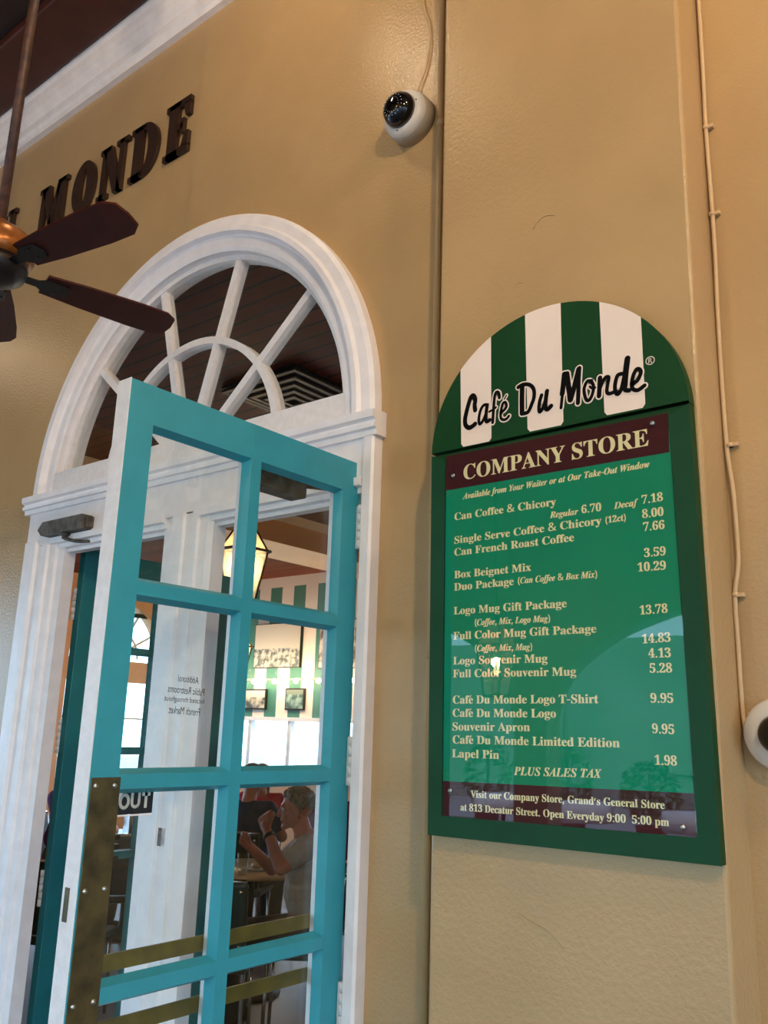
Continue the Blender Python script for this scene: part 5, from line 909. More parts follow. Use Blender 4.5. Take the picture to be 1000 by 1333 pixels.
'ia':'168|37 -4 27 -4 16 -4 7 -1 1 7 -6 14 -9 24 -9 37 -9 48 -7 61 -3 74 2 86 8 98 16 110 24 121 32 131 42 138 57 149 70 155 83 155 96 155 104 147 107 133 109 139 111 145 112 151 124 151 136 151 148 151 139 119 130 87 121 54 119 47 117 41 116 37 115 32 114 29 114 28 114 23 116 20 119 20 125 20 133 28 142 44 145 42 147 41 150 39 133 10 116 -4 98 -4 85 -4 78 3 78 17 78 20 78 23 78 26 79 29 80 33 81 38 73 24 64 13 56 6 47 -1|37 20 46 20 51 20 57 23 62 28 67 33 72 39 76 47 81 55 85 64 88 74 92 83 94 92 96 101 98 110 99 117 99 124 99 135 95 140 86 140 81 140 76 138 70 132 65 126 60 119 55 109 50 100 45 90 41 80 38 71 36 64 35 58 33 51 33 45 33 40 33 27',
'ib':'161|57 -5 38 -5 31 -5 24 -4 17 -2 10 0 5 3 1 6 -4 9 -6 12 -6 15 -6 18 -5 22 -4 26 11 80 26 134 41 187 44 197 45 203 45 206 45 210 44 213 42 214 39 216 35 217 30 217 28 217 26 217 24 217 24 220 24 223 24 226 34 226 46 228 57 229 69 231 81 233 94 235 84 199 74 163 64 127 78 146 93 155 109 155 120 155 129 151 135 143 142 135 145 125 145 110 145 99 143 86 138 74 133 61 127 50 118 39 110 28 100 19 90 11 74 1|39 7 46 7 52 7 58 10 63 14 69 19 75 25 80 33 85 40 89 49 93 58 96 67 99 76 102 86 104 95 105 104 105 111 105 118 103 123 101 126 98 130 94 132 89 132 81 132 73 126 67 116 64 111 61 105 58 97 55 89 51 80 48 69 45 58 42 46 38 35 36 27 35 20 35 16 35 10',
'ic':'138|71 -5 46 -5 30 -5 18 0 9 9 0 19 -5 32 -5 49 -5 65 0 81 8 98 17 114 29 127 44 138 59 149 74 155 89 155 101 155 111 152 118 146 125 140 128 133 128 125 128 117 126 112 122 108 118 104 113 102 107 102 101 102 97 103 93 106 90 110 88 114 88 119 88 122 89 126 91 129 93 133 94 135 94 137 94 142 92 144 86 144 81 144 75 141 70 135 64 129 59 121 54 111 49 102 45 91 42 80 39 69 37 59 37 49 37 39 40 31 44 25 48 20 54 17 61 17 75 17 89 27 102 48 105 46 108 44 111 42 93 11',
'id':'167|38 -5 28 -5 17 -5 8 -1 2 7 -5 15 -8 26 -8 41 -8 51 -6 62 -2 74 2 85 7 96 14 107 21 118 30 128 39 136 53 149 68 155 82 155 91 155 99 152 106 147 111 162 115 176 119 190 120 194 121 197 121 199 121 202 122 204 122 206 122 210 120 213 117 214 114 216 109 216 102 216 102 219 102 222 102 225 113 226 124 228 135 229 147 231 159 233 171 235 154 170 136 106 119 41 117 37 117 33 116 30 115 27 115 25 115 24 115 22 116 20 119 20 121 20 124 22 128 26 131 30 135 36 141 44 143 43 146 41 148 39 139 25 130 14 123 6 116 -1 108 -5 99 -5 85 -5 79 3 79 17 79 24 80 31 82 38 73 24 65 13 56 6 48 -1|44 21 48 21 53 21 58 24 63 29 69 34 73 41 78 50 82 58 86 67 90 77 93 86 96 95 98 104 100 112 101 119 101 125 101 136 97 142 89 142 84 142 80 139 75 134 70 130 65 123 60 116 55 108 51 100 47 90 43 81 39 72 37 63 34 54 33 46 33 39 33 33 35 29 37 26 40 22',
'ie':'135|70 -5 44 -5 29 -5 17 0 8 9 -1 19 -5 32 -5 49 -5 61 -3 73 3 86 8 98 16 110 25 120 34 130 44 139 55 145 66 152 77 155 88 155 99 155 108 152 115 146 121 141 125 133 125 124 125 111 117 98 103 87 89 75 68 67 39 62 38 56 37 50 37 44 37 36 39 30 43 25 48 20 54 18 61 18 73 18 86 28 98 48 101 46 104 44 107 42 91 11|48 96 42 73 52 76 62 80 70 86 78 91 85 98 90 106 94 114 97 122 97 130 97 134 96 138 94 140 91 143 89 144 86 144 78 144 71 138 63 126 55 114',
'if':'97|-18 -70 -33 -70 -42 -70 -49 -67 -54 -62 -60 -57 -62 -50 -62 -42 -62 -37 -61 -33 -58 -29 -55 -26 -50 -24 -45 -24 -41 -24 -37 -25 -34 -28 -31 -31 -30 -35 -30 -39 -30 -43 -31 -46 -33 -49 -34 -51 -35 -52 -35 -53 -35 -57 -33 -58 -30 -58 -25 -58 -21 -56 -17 -51 -13 -46 -10 -40 -7 -33 -4 -24 -1 -13 2 1 5 15 9 32 13 52 18 81 24 109 30 138 22 138 14 138 7 138 8 142 9 147 9 151 17 151 25 151 33 151 40 179 50 200 63 214 76 228 90 235 106 235 117 235 126 233 132 228 138 223 141 217 141 209 141 197 135 191 124 191 119 191 115 192 112 195 109 199 107 202 107 207 107 210 108 212 110 215 112 217 112 219 112 221 112 223 111 225 107 225 100 225 94 219 89 208 83 196 78 177 72 151 82 151 91 151 101 151 100 147 99 142 99 138 89 138 80 138 70 138 64 111 59 84 53 56 47 28 40 4 32 -14 25 -33 16 -47 6 -56 -5 -65',
'ig':'149|54 -70 39 -70 18 -70 2 -66 -9 -59 -20 -52 -26 -44 -26 -33 -26 -25 -22 -18 -15 -13 -8 -7 2 -2 16 3 5 10 -1 17 -1 26 -1 31 1 37 6 42 11 47 18 52 29 57 20 62 14 68 10 74 6 79 4 86 4 94 4 105 8 115 14 124 20 133 29 141 40 146 50 152 62 155 75 155 92 155 108 149 122 138 132 138 141 138 151 138 151 134 150 129 149 124 143 124 137 124 131 124 131 122 131 121 132 119 132 117 132 115 132 112 132 101 129 91 122 82 115 73 107 65 96 60 85 55 73 52 59 52 53 52 47 52 42 53 36 49 33 46 33 42 33 38 37 34 47 32 52 30 59 28 67 25 76 22 83 19 91 16 98 12 104 9 108 4 114 -2 117 -9 117 -18 117 -28 113 -37 106 -45 100 -53 91 -59 79 -63 67 -67|48 62 58 62 64 62 69 65 75 71 80 77 84 85 87 94 91 103 92 113 92 123 92 137 88 144 78 144 72 144 66 141 61 134 55 128 51 120 48 111 45 101 43 92 43 82 43 69|31 -58 42 -58 54 -58 64 -56 71 -51 77 -46 81 -40 81 -33 81 -26 77 -20 69 -16 61 -12 48 -7 30 -2 13 -10 4 -20 4 -31 4 -39 7 -45 15 -51 22 -56',
'ii':'97|72 186 66 186 60 186 54 188 50 192 46 196 44 202 44 208 44 214 46 219 50 224 54 228 60 230 66 230 72 230 77 228 81 224 86 219 88 214 88 208 88 202 86 196 81 192 77 188|43 -4 25 -4 17 -4 11 -2 7 3 2 7 0 13 0 20 0 23 1 27 2 32 3 37 4 41 5 44 11 64 16 85 22 105 24 111 25 115 25 118 26 122 27 125 27 127 27 133 22 136 13 136 12 136 11 136 10 136 10 139 10 142 9 145 22 146 34 148 44 149 55 151 65 153 75 155 65 117 55 80 45 43 43 36 42 31 42 28 42 23 44 21 47 21 53 21 61 29 71 45 73 43 75 42 78 40 61 11',
'ik':'162|118 -5 102 -5 91 -5 83 0 77 10 71 19 65 40 60 72 56 69 52 66 48 63 43 42 37 21 32 0 18 0 4 0 -9 0 7 62 24 125 41 187 43 192 44 197 44 200 45 203 45 205 45 206 45 210 44 213 41 214 39 216 35 216 29 216 27 216 26 216 24 216 24 219 24 222 24 225 33 226 43 227 55 229 66 230 79 232 94 235 80 184 67 133 53 82 63 90 72 97 79 103 86 109 92 113 95 117 103 124 106 130 106 134 106 137 105 140 103 141 100 142 96 143 90 143 90 146 90 149 90 152 113 152 136 152 159 152 159 149 159 146 159 143 156 143 153 142 150 141 147 140 145 139 142 138 140 137 134 133 126 127 118 121 108 112 94 101 96 86 98 74 100 64 102 54 104 46 106 40 110 27 115 21 120 21 126 21 132 28 138 42 141 40 143 39 146 38 133 10',
'il':'87|30 -5 20 -5 12 -5 6 -3 2 2 -3 6 -5 12 -5 20 -5 23 -5 27 -4 31 -3 34 -2 38 -1 42 12 90 25 138 39 186 42 197 43 204 43 207 43 213 39 217 29 217 28 217 27 217 26 217 26 219 26 222 26 225 51 228 73 231 91 235 74 171 57 107 40 43 39 41 38 38 37 34 37 31 36 29 36 27 36 23 38 20 42 20 47 20 55 28 65 44 68 43 70 41 72 39 63 24 54 13 47 6 39 -1',
'im':'262|199 -4 190 -4 175 -4 168 4 168 21 168 26 169 33 171 42 174 52 178 63 182 77 186 88 190 100 193 111 195 117 196 121 196 124 196 128 194 131 190 131 181 131 170 123 159 107 148 91 137 66 125 31 122 21 118 10 115 0 102 0 89 0 76 0 88 37 99 74 110 111 112 117 113 121 113 124 113 128 111 131 106 131 101 131 95 128 88 122 82 116 75 107 68 95 61 83 55 69 49 54 43 38 37 20 33 0 20 0 6 0 -7 0 2 35 12 70 21 105 23 111 24 116 25 120 26 124 26 126 26 127 26 133 21 136 12 136 11 136 10 136 9 136 9 139 9 142 8 145 28 147 50 151 76 155 70 135 64 116 58 97 71 117 82 131 93 141 104 150 116 155 128 155 145 155 153 147 153 130 153 125 152 118 149 108 160 124 170 136 180 144 190 151 200 155 211 155 228 155 236 147 236 130 236 121 233 106 226 85 221 70 215 54 210 38 209 36 209 35 209 33 208 31 208 30 208 29 208 24 210 22 213 22 217 22 220 24 223 28 225 30 226 32 229 35 231 38 233 42 236 45 238 44 241 42 243 40 234 26 225 14 217 7 208 0',
'in':'179|116 -5 106 -5 91 -5 84 4 84 20 84 25 85 33 88 42 90 51 94 63 98 77 102 88 106 99 110 111 112 117 113 121 113 123 113 128 111 130 106 130 95 130 82 119 68 95 61 83 55 69 49 54 43 38 37 20 33 0 20 0 6 0 -7 0 2 35 12 70 21 105 23 111 24 116 25 120 26 124 26 126 26 127 26 133 21 136 12 136 11 136 10 136 9 136 9 139 9 142 8 145 28 147 50 151 76 155 70 135 64 116 58 97 71 117 82 131 93 141 104 150 116 155 128 155 145 155 153 146 153 130 153 126 152 120 151 113 149 105 146 96 142 85 130 49 124 30 124 29 124 24 126 21 130 21 133 21 136 23 140 28 143 31 147 37 152 45 155 43 157 42 160 40 150 25 141 14 133 7 125 -1',
'io':'158|61 -5 48 -5 33 -5 20 0 10 10 0 20 -5 33 -5 49 -5 61 -2 74 3 86 8 99 15 110 24 120 33 131 43 139 54 145 65 152 76 155 88 155 105 155 118 150 128 141 138 131 142 118 142 101 142 90 140 77 135 65 130 53 123 41 114 31 105 20 95 12 84 5 73 -1|40 7 52 7 57 7 62 10 67 15 72 21 76 28 81 37 85 46 89 56 92 66 95 76 98 86 100 96 102 105 103 113 103 120 103 136 97 144 86 144 81 144 76 141 71 136 66 131 61 124 57 115 52 106 48 96 45 86 42 76 39 66 37 56 36 46 35 37 35 29 35 14',
'ir':'130|6 0 -7 0 2 35 12 70 21 105 23 111 24 116 25 120 26 124 26 126 26 127 26 133 21 136 12 136 11 136 10 136 9 136 9 139 9 142 8 145 28 147 50 151 76 155 69 135 63 115 57 94 62 105 67 114 72 122 77 129 81 135 86 140 90 145 94 148 98 151 103 154 107 155 111 155 123 155 130 147 130 132 130 125 128 119 124 115 121 111 116 109 110 109 103 109 98 112 93 119 92 120 91 121 90 121 84 121 75 110 63 87 58 76 52 63 47 49 42 34 37 18 33 0 20 0',
'it':'92|25 -5 15 -5 0 -5 -8 3 -8 19 -8 21 -8 24 -7 26 -7 29 -6 32 -5 35 4 69 13 103 22 137 17 137 12 137 6 137 6 141 6 145 6 148 30 157 50 173 67 199 72 199 76 199 81 199 76 183 72 166 67 150 76 150 85 150 93 150 92 146 91 141 90 137 81 137 72 137 63 137 55 108 47 80 38 51 37 46 36 42 35 38 34 34 34 31 34 28 34 23 35 20 39 20 44 20 52 29 64 47 67 46 69 44 72 42 62 27 53 15 44 7 35 -1',
'iu':'179|35 -5 23 -5 6 -5 -2 4 -2 20 -2 24 -2 30 0 37 2 45 4 54 7 65 11 79 15 92 19 105 22 116 23 123 23 127 23 133 19 136 9 136 8 136 7 136 6 136 6 139 6 142 6 145 15 146 25 147 37 149 48 151 60 153 73 155 62 116 51 78 40 39 39 34 38 30 38 27 38 22 40 20 44 20 56 20 69 32 83 57 98 81 109 113 118 150 131 150 145 150 158 150 136 71 125 30 125 29 125 27 126 25 127 24 128 23 129 22 131 22 134 22 136 24 140 28 142 30 144 32 146 35 148 38 150 41 153 45 156 44 158 42 161 40 151 26 142 14 134 7 126 -1 117 -5 107 -5 101 -5 95 -3 91 2 87 6 85 12 85 20 85 23 87 33 91 51 79 32 68 18 57 9 46 0',
'iv':'142|26 -5 24 -5 24 1 24 7 24 13 24 39 23 61 23 78 22 95 21 107 19 115 16 130 11 138 3 137 2 137 0 137 -1 137 -1 140 -1 142 -1 145 15 149 32 152 48 155 52 155 55 145 57 126 60 106 61 84 61 59 61 54 61 49 61 44 69 52 75 59 80 66 85 73 89 79 92 84 99 95 102 103 102 106 102 110 100 115 95 120 90 125 87 130 87 135 87 141 89 146 93 149 97 153 101 155 107 155 113 155 118 153 121 149 125 145 127 139 127 133 127 120 120 104 108 84 95 64 75 40 49 13 43 7 37 2 31 -4 29 -4',
'iw':'210|27 -5 24 -5 24 1 24 7 24 12 24 38 23 60 23 77 22 94 21 106 19 114 16 130 11 138 3 137 2 137 0 137 -1 137 -1 140 -1 142 -1 145 15 149 32 152 48 155 55 155 59 125 62 66 80 95 97 125 115 155 117 155 120 155 123 155 126 118 130 80 133 43 140 51 146 58 151 65 157 72 161 78 164 84 167 89 169 94 171 98 172 102 173 105 173 107 173 111 170 116 165 120 160 125 157 130 157 136 157 141 159 146 163 150 166 154 171 155 177 155 183 155 188 153 191 149 195 145 197 139 197 132 197 108 172 68 123 12 118 7 113 1 108 -4 105 -5 102 -5 98 -5 95 26 93 58 90 89 71 58 52 27 34 -4 31 -5',
'ix':'151|13 -5 -1 -5 -7 -5 -12 -4 -16 0 -20 4 -22 8 -22 14 -22 20 -21 25 -17 29 -14 32 -9 34 -4 34 1 34 5 33 9 31 13 29 17 28 19 28 23 28 27 30 30 36 36 46 42 55 47 64 44 83 40 101 37 119 35 127 33 132 31 135 29 138 25 139 19 139 18 139 17 139 16 139 13 139 11 139 8 139 8 142 8 144 8 147 16 148 22 149 27 150 33 151 38 152 42 152 46 153 49 154 52 154 55 155 57 155 59 155 63 155 66 153 69 149 70 147 71 145 72 141 73 138 74 134 75 129 76 122 77 116 79 109 89 125 98 136 105 144 113 152 121 155 131 155 137 155 142 154 145 150 149 146 151 142 151 136 151 130 149 126 146 122 143 119 139 117 135 117 133 117 131 118 128 119 126 119 123 120 121 122 120 122 118 123 116 123 114 124 113 124 111 124 108 124 105 123 103 121 102 120 100 116 96 112 92 107 88 100 82 91 85 75 88 59 91 43 94 29 99 21 106 21 109 21 112 23 116 27 117 29 119 31 121 33 123 35 125 38 128 41 130 39 132 38 135 36 125 22 117 12 109 5 102 -1 94 -5 85 -5 76 -5 69 -1 64 8 59 16 55 29 51 46 46 37 40 29 35 20 24 3',
}

def glyph(key):
    s = GL[key].split('|'); a = int(s[0]); o = []
    for q in s[1:]:
        v = [int(x) / 500.0 for x in q.split()]
        o.append([v[i:i + 6] for i in range(0, len(v), 6)])
    return a / 500.0, o
CAP = 0.4553
def type_line(style, text):
    """(curve outlines, width) of a line of type set at 1 unit per em"""
    x = 0.0; o = []; last = 0
    for ch in text:
        if ch == ' ': x += 0.19; continue
        lift = 0.32 if ch == "'" else 0.0
        if lift: ch = ','
        acute = ch == '\u00e9'
        if acute: ch = 'e'
        k = style + ch
        if k not in GL: k = 'b' + ch
        a, sp = glyph(k)
        for s in sp: o.append([[p[0] + x, p[1] + lift, p[2] + x, p[3] + lift, p[4] + x, p[5] + lift] for p in s])
        if acute:
            q = [(x + .085, .355), (x + .115, .355), (x + .185, .465), (x + .125, .475)]
            o.append([[u, w_, u, w_, u, w_] for u, w_ in q])
        x += a
    return o, x
def fill_curves(lines):
    """lines = (style, text, origin, ex, ez); returns one mesh of filled letters in world coordinates"""
    me_all = bmesh.new()
    for style, text, og, ex, ez in lines:
        o, w = type_line(style, text)
        cu = bpy.data.curves.new('type', 'CURVE'); cu.dimensions = '2D'; cu.fill_mode = 'BOTH'; cu.resolution_u = 4
        for s in o:
            sp = cu.splines.new('BEZIER'); sp.bezier_points.add(len(s) - 1); sp.use_cyclic_u = True
            for p, v in zip(sp.bezier_points, s):
                p.handle_left_type = p.handle_right_type = 'FREE'
                p.co = (v[2], v[3], 0); p.handle_left = (v[0], v[1], 0); p.handle_right = (v[4], v[5], 0)
        ob = bpy.data.objects.new('type', cu); C.objects.link(ob)
        me = bpy.data.meshes.new_from_object(ob.evaluated_get(bpy.context.evaluated_depsgraph_get()))
        vs = []
        for v in me.vertices: vs.append(me_all.verts.new(Vector(og) + Vector(ex) * (v.co.x / w) + Vector(ez) * v.co.y))
        for p in me.polygons:
            try: me_all.faces.new([vs[i] for i in p.vertices])
            except ValueError: pass
        bpy.data.objects.remove(ob); bpy.data.meshes.remove(me)
    return me_all
def type_object(name, lines, m, parent):
    mb = MB(); mb.bm.free(); mb.bm = fill_curves(lines)
    return mb.build(name, m, parent)
LINES = [
    ('b', 'COMPANY STORE', [-1.288, 2.159, -0.764, 2.163]),
    ('i', 'Available from Your Waiter or at Our Take-Out Window', [-1.286, 2.105, -0.764, 2.11]),
    ('b', 'Can Coffee & Chicory', [-1.315, 2.05, -1.009, 2.051]),
    ('i', 'Regular', [-1.025, 2.02, -0.949, 2.02]),
    ('b', '6.70', [-0.941, 2.021, -0.888, 2.021]),
    ('i', 'Decaf', [-0.855, 2.021, -0.799, 2.022]),
    ('b', '7.18', [-0.788, 2.024, -0.736, 2.025]),
    ('b', 'Single Serve Coffee & Chicory', [-1.315, 1.985, -0.889, 1.988]),
    ('b', '(12ct)', [-0.879, 1.989, -0.827, 1.99]),
    ('b', '8.00', [-0.788, 1.99, -0.736, 1.99]),
    ('b', 'Can French Roast Coffee', [-1.314, 1.952, -0.961, 1.955]),
    ('b', '7.66', [-0.787, 1.959, -0.735, 1.959]),
    ('b', '3.59', [-0.787, 1.898, -0.735, 1.898]),
    ('b', 'Box Beignet Mix', [-1.313, 1.891, -1.081, 1.892]),
    ('b', '10.29', [-0.804, 1.866, -0.736, 1.865]),
    ('b', 'Duo Package', [-1.313, 1.858, -1.13, 1.86]),
    ('i', '(Can Coffee & Box Mix)', [-1.119, 1.862, -0.903, 1.861]),
    ('b', 'Logo Mug Gift Package', [-1.313, 1.795, -0.984, 1.795]),
    ('b', '13.78', [-0.803, 1.767, -0.737, 1.768]),
    ('i', '(Coffee, Mix, Logo Mug)', [-1.247, 1.763, -1.029, 1.763]),
    ('b', 'Full Color Mug Gift Package', [-1.313, 1.729, -0.909, 1.731]),
    ('b', '14.83', [-0.8, 1.702, -0.733, 1.704]),
    ('i', '(Coffee, Mix, Mug)', [-1.246, 1.697, -1.079, 1.696]),
    ('b', 'Logo Souvenir Mug', [-1.313, 1.665, -1.038, 1.665]),
    ('b', '4.13', [-0.786, 1.67, -0.734, 1.67]),
    ('b', 'Full Color Souvenir Mug', [-1.313, 1.632, -0.963, 1.633]),
    ('b', '5.28', [-0.785, 1.637, -0.733, 1.637]),
    ('b', 'Café Du Monde Logo T-Shirt', [-1.313, 1.566, -0.909, 1.57]),
    ('b', '9.95', [-0.786, 1.572, -0.733, 1.572]),
    ('b', 'Café Du Monde Logo', [-1.313, 1.533, -1.017, 1.536]),
    ('b', 'Souvenir Apron', [-1.314, 1.499, -1.087, 1.503]),
    ('b', '9.95', [-0.785, 1.507, -0.734, 1.506]),
    ('b', 'Café Du Monde Limited Edition', [-1.312, 1.467, -0.86, 1.474]),
    ('b', 'Lapel Pin', [-1.313, 1.433, -1.173, 1.435]),
    ('b', '1.98', [-0.782, 1.441, -0.732, 1.441]),
    ('i', 'PLUS SALES TAX', [-1.131, 1.4, -0.908, 1.406]),
    ('b', "Visit our Company Store, Grand's General Store", [-1.255, 1.34, -0.763, 1.351]),
    ('b', 'at 813 Decatur Street. Open Everyday 9:00  5:00 pm', [-1.286, 1.307, -0.755, 1.317]),
]
TY = SY + .0036
def board_line(st, t, q, cap):
    return (st, t, (q[0], TY, q[1]), (q[2] - q[0], 0, q[3] - q[1]), (-0.008 * cap / CAP, 0, cap / CAP))
def bold(rows, s):      # a second impression a hair to the right thickens the thin strokes
    return rows + [(a, t, (o_[0] + s, o_[1] + .00006, o_[2]), ex, ez) for a, t, o_, ex, ez in rows]
head = [board_line(*LINES[0], 0.0415)]
tag(type_object('header_lettering', bold(head, .0012), M['stext'], sign), 'cream heading COMPANY STORE')
body = []; foot = []
for st, t, q in LINES[1:]:
    cap = {'b': 0.0198, 'i': 0.0160}[st]
    if t == '(12ct)': cap = 0.0155
    if t.startswith('PLUS'): cap = 0.0190
    if t.startswith('Available'): cap = 0.0165
    if t.startswith('Visit') or t.startswith('at 8'): foot.append(board_line(st, t, q, 0.0165))
    else: body.append(board_line(st, t, q, cap))
tag(type_object('menu_lettering', bold(body, .0009), M['stext'], sign), 'cream price list lettering')
tag(type_object('footer_lettering', bold(foot, .0007), M['stext'], sign), 'cream address lettering')

# sans lettering on the door glass
def sans(name, rows, m, parent):
    mb = MB()
    for text, og, ex, ez in rows:
        cu = bpy.data.curves.new('sans', 'FONT'); cu.body = text; cu.resolution_u = 3
        ob = bpy.data.objects.new('sans', cu); C.objects.link(ob)
        me = bpy.data.meshes.new_from_object(ob.evaluated_get(bpy.context.evaluated_depsgraph_get()))
        xs = [v.co.x for v in me.vertices]; x0, w = min(xs), max(xs) - min(xs)
        vs = [mb.bm.verts.new(Vector(og) + Vector(ex) * ((v.co.x - x0) / w) + Vector(ez) * v.co.y / 0.69) for v in me.vertices]
        for p in me.polygons:
            try: mb.bm.faces.new([vs[i] for i in p.vertices])
            except ValueError: pass
        bpy.data.objects.remove(ob); bpy.data.meshes.remove(me)
    return mb.build(name, m, parent)
gx = XG + 0.0022
sans('restroom_decal', [('Additional', (gx, 1.506, 1.596), (0, -.066, .003), (0, 0, .0170)),
                        ('Public Restrooms', (gx, 1.528, 1.566), (0, -.117, .005), (0, 0, .0180)),
                        ('located throughout', (gx, 1.530, 1.546), (0, -.128, .003), (0, 0, .0130)),
                        ('French Market', (gx, 1.519, 1.515), (0, -.100, .004), (0, 0, .0185))], M['black'], d1)
st = MB().box(gx - .0006, gx, 1.284, 1.395, 1.283, 1.3425).build('direction_sticker', mat('worn_black_sticker', (22, 28, 36), 0.5, col2=(14, 18, 24), scale=60), d1)
b = MB()
def stroke_yz(pts, w):
    P = [Vector((gx + .0005, y, z)) for y, z in pts]
    for p, q in zip(P, P[1:]):
        t = (q - p).normalized(); nn = Vector((0, -t.z, t.y)) * w / 2
        b.flat([p + nn, q + nn, q - nn, p - nn])
stroke_yz([(1.313 + .0115 * cos(k * pi / 12), 1.3125 + .0145 * sin(k * pi / 12)) for k in range(25)], .008)
stroke_yz([(1.3345, 1.331), (1.3345, 1.309)] + [(1.3445 + .010 * cos(pi + k * pi / 10), 1.309 + .010 * sin(pi + k * pi / 10)) for k in range(11)] + [(1.3545, 1.331)], .0075)
stroke_yz([(1.362, 1.327), (1.386, 1.327)], .008); stroke_yz([(1.374, 1.331), (1.374, 1.2955)], .008)
b.build('sticker_lettering', mat('pale_sticker_print', (196, 200, 190), 0.5), st)
b = MB(); b.box(gx - .0006, gx + .0002, 1.284, 1.395, 1.2785, 1.2825); b.build('sticker_edge', M['white_worn'], st)
# torn pale patch at the sticker's corner
b = MB(); b.flat([(gx + .0003, y, z) for y, z in ((1.286, 1.318), (1.300, 1.337), (1.308, 1.345), (1.322, 1.345), (1.318, 1.338), (1.306, 1.330), (1.300, 1.318), (1.294, 1.308), (1.288, 1.302))])
b.build('sticker_tear', M['white_worn'], st, tri=True)

# ------------------------------------------------------------------ raised wall letters  MONDE
def letter(ch, x0, x1, label, z0=4.0, z1=4.29):
    W, H = x1 - x0, z1 - z0
    r = MB(); yb, dp = WY - 0.002, -0.020
    def poly(*p): r.prism([(x0 + u * W, yb, z0 + v * H) for u, v in p], (0, dp, 0))
    def ring(cx, ax, az, bx, bz, a0=0, a1=360, n=32, closed=True):
        o_ = [(cx + ax * cos(radians(a0 + (a1 - a0) * k / n)), .5 + az * sin(radians(a0 + (a1 - a0) * k / n))) for k in range(n + 1)]
        i_ = [(cx + bx * cos(radians(a0 + (a1 - a0) * k / n)), .5 + bz * sin(radians(a0 + (a1 - a0) * k / n))) for k in range(n + 1)]
        for k in range(n): poly(o_[k], o_[k + 1], i_[k + 1], i_[k])
    if ch == 'E':
        poly((.14, 0), (.52, 0), (.52, 1), (.14, 1)); poly((0, 0), (.6, 0), (.6, .1), (0, .1)); poly((0, .9), (.6, .9), (.6, 1), (0, 1))
        poly((.5, .88), (1, .88), (1, 1), (.5, 1)); poly((.84, .66), (1, .66), (1, .9), (.72, .9))
        poly((.5, 0), (1, 0), (1, .12), (.5, .12)); poly((.72, .1), (1, .1), (1, .36), (.86, .36))
        poly((.5, .45), (.74, .45), (.74, .56), (.5, .56)); poly((.66, .38), (.78, .38), (.78, .64), (.66, .64))
    elif ch == 'D':
        poly((.12, 0), (.42, 0), (.42, 1), (.12, 1)); poly((0, 0), (.5, 0), (.5, .1), (0, .1)); poly((0, .9), (.5, .9), (.5, 1), (0, 1))
        ring(.45, .55, .5, .20, .38, -90, 90, 20)
    elif ch == 'O':
        ring(.5, .5, .52, .14, .36)
    elif ch == 'N':
        poly((.10, 0), (.26, 0), (.26, 1), (.10, 1)); poly((0, 0), (.38, 0), (.38, .09), (0, .09)); poly((0, .91), (.40, .91), (.40, 1), (0, 1))
        poly((.10, 1), (.42, 1), (.92, 0), (.64, 0)); poly((.76, 0), (.92, 0), (.92, 1), (.76, 1)); poly((.62, .91), (1.06, .91), (1.06, 1), (.62, 1))
    elif ch == 'M':
        poly((.08, 0), (.22, 0), (.22, 1), (.08, 1)); poly((0, 0), (.32, 0), (.32, .09), (0, .09)); poly((0, .91), (.3, .91), (.3, 1), (0, 1))
        poly((.08, 1), (.36, 1), (.56, .12), (.44, .12)); poly((.44, .12), (.56, .12), (.80, 1), (.66, 1))
        poly((.66, 0), (.92, 0), (.92, 1), (.66, 1)); poly((.58, 0), (1, 0), (1, .09), (.58, .09)); poly((.66, .91), (1, .91), (1, 1), (.66, 1))
    elif ch == 'U':
        poly((.10, .2), (.38, .2), (.38, 1), (.10, 1)); poly((0, .91), (.48, .91), (.48, 1), (0, 1)); poly((.76, .2), (.90, .2), (.90, 1), (.76, 1)); poly((.66, .91), (1, .91), (1, 1), (.66, 1))
        o_ = [(.5 + .40 * cos(radians(180 + 9 * k)), .25 + .25 * sin(radians(180 + 9 * k))) for k in range(21)]; i_ = [(.57 + .19 * cos(radians(180 + 9 * k)), .25 + .13 * sin(radians(180 + 9 * k))) for k in range(21)]
        for k in range(20): poly(o_[k], o_[k + 1], i_[k + 1], i_[k])
    o = r.build('wall_letter', M['letter'])
    return tag(o, label, 'letter', 'raised letters on the wall')
letter('E', -3.092, -2.916, 'dark brown raised letter E on the tan wall, last of the word')
letter('D', -3.362, -3.143, 'dark brown raised letter D on the tan wall between N and E')
letter('N', -3.625, -3.405, 'dark brown raised letter N on the tan wall between O and D')
letter('O', -3.862, -3.662, 'dark brown raised letter O on the tan wall beside the fan blade')
letter('M', -4.195, -3.925, 'dark brown raised letter M on the tan wall, half behind the fan blade')
letter('U', -4.70, -4.45, 'dark brown raised letter U nearly hidden behind the ceiling fan')

# ------------------------------------------------------------------ conduit, cables and cameras
c = thing('conduit_pipe', (-1.517, 2.09, FZ), 'thin tan painted conduit running up beside the pilaster', 'pipe')
MB().tube([(-1.517, 2.090, FZ), (-1.517, 2.090, CZ)], 0.011, 12).build('pipe', M['conduit'], c)
for z in (2.61, 2.13, 1.71, 3.50, 4.30):
    MB().tube([(-1.517, 2.090, z - 0.012), (-1.517, 2.090, z + 0.012)], 0.0135, 12).box(-1.535, -1.499, 2.094, 2.1005, z - .006, z + .006).build('strap', M['conduit'], c)
b = MB(); b.tube(smooth_path([(-1.60, 2.094, 4.60), (-1.625, 2.094, 4.25), (-1.600, 2.094, 4.02), (-1.573, 2.094, 3.93), (-1.570, 2.092, 3.84), (-1.586, 2.092, 3.75), (-1.612, 2.090, 3.69), (-1.62, 2.085, 3.63)]), 0.0035, 8)
tag(b.build('camera_wire', M['cable']), 'thin wavy wire dropping to the upper security camera', 'wire')
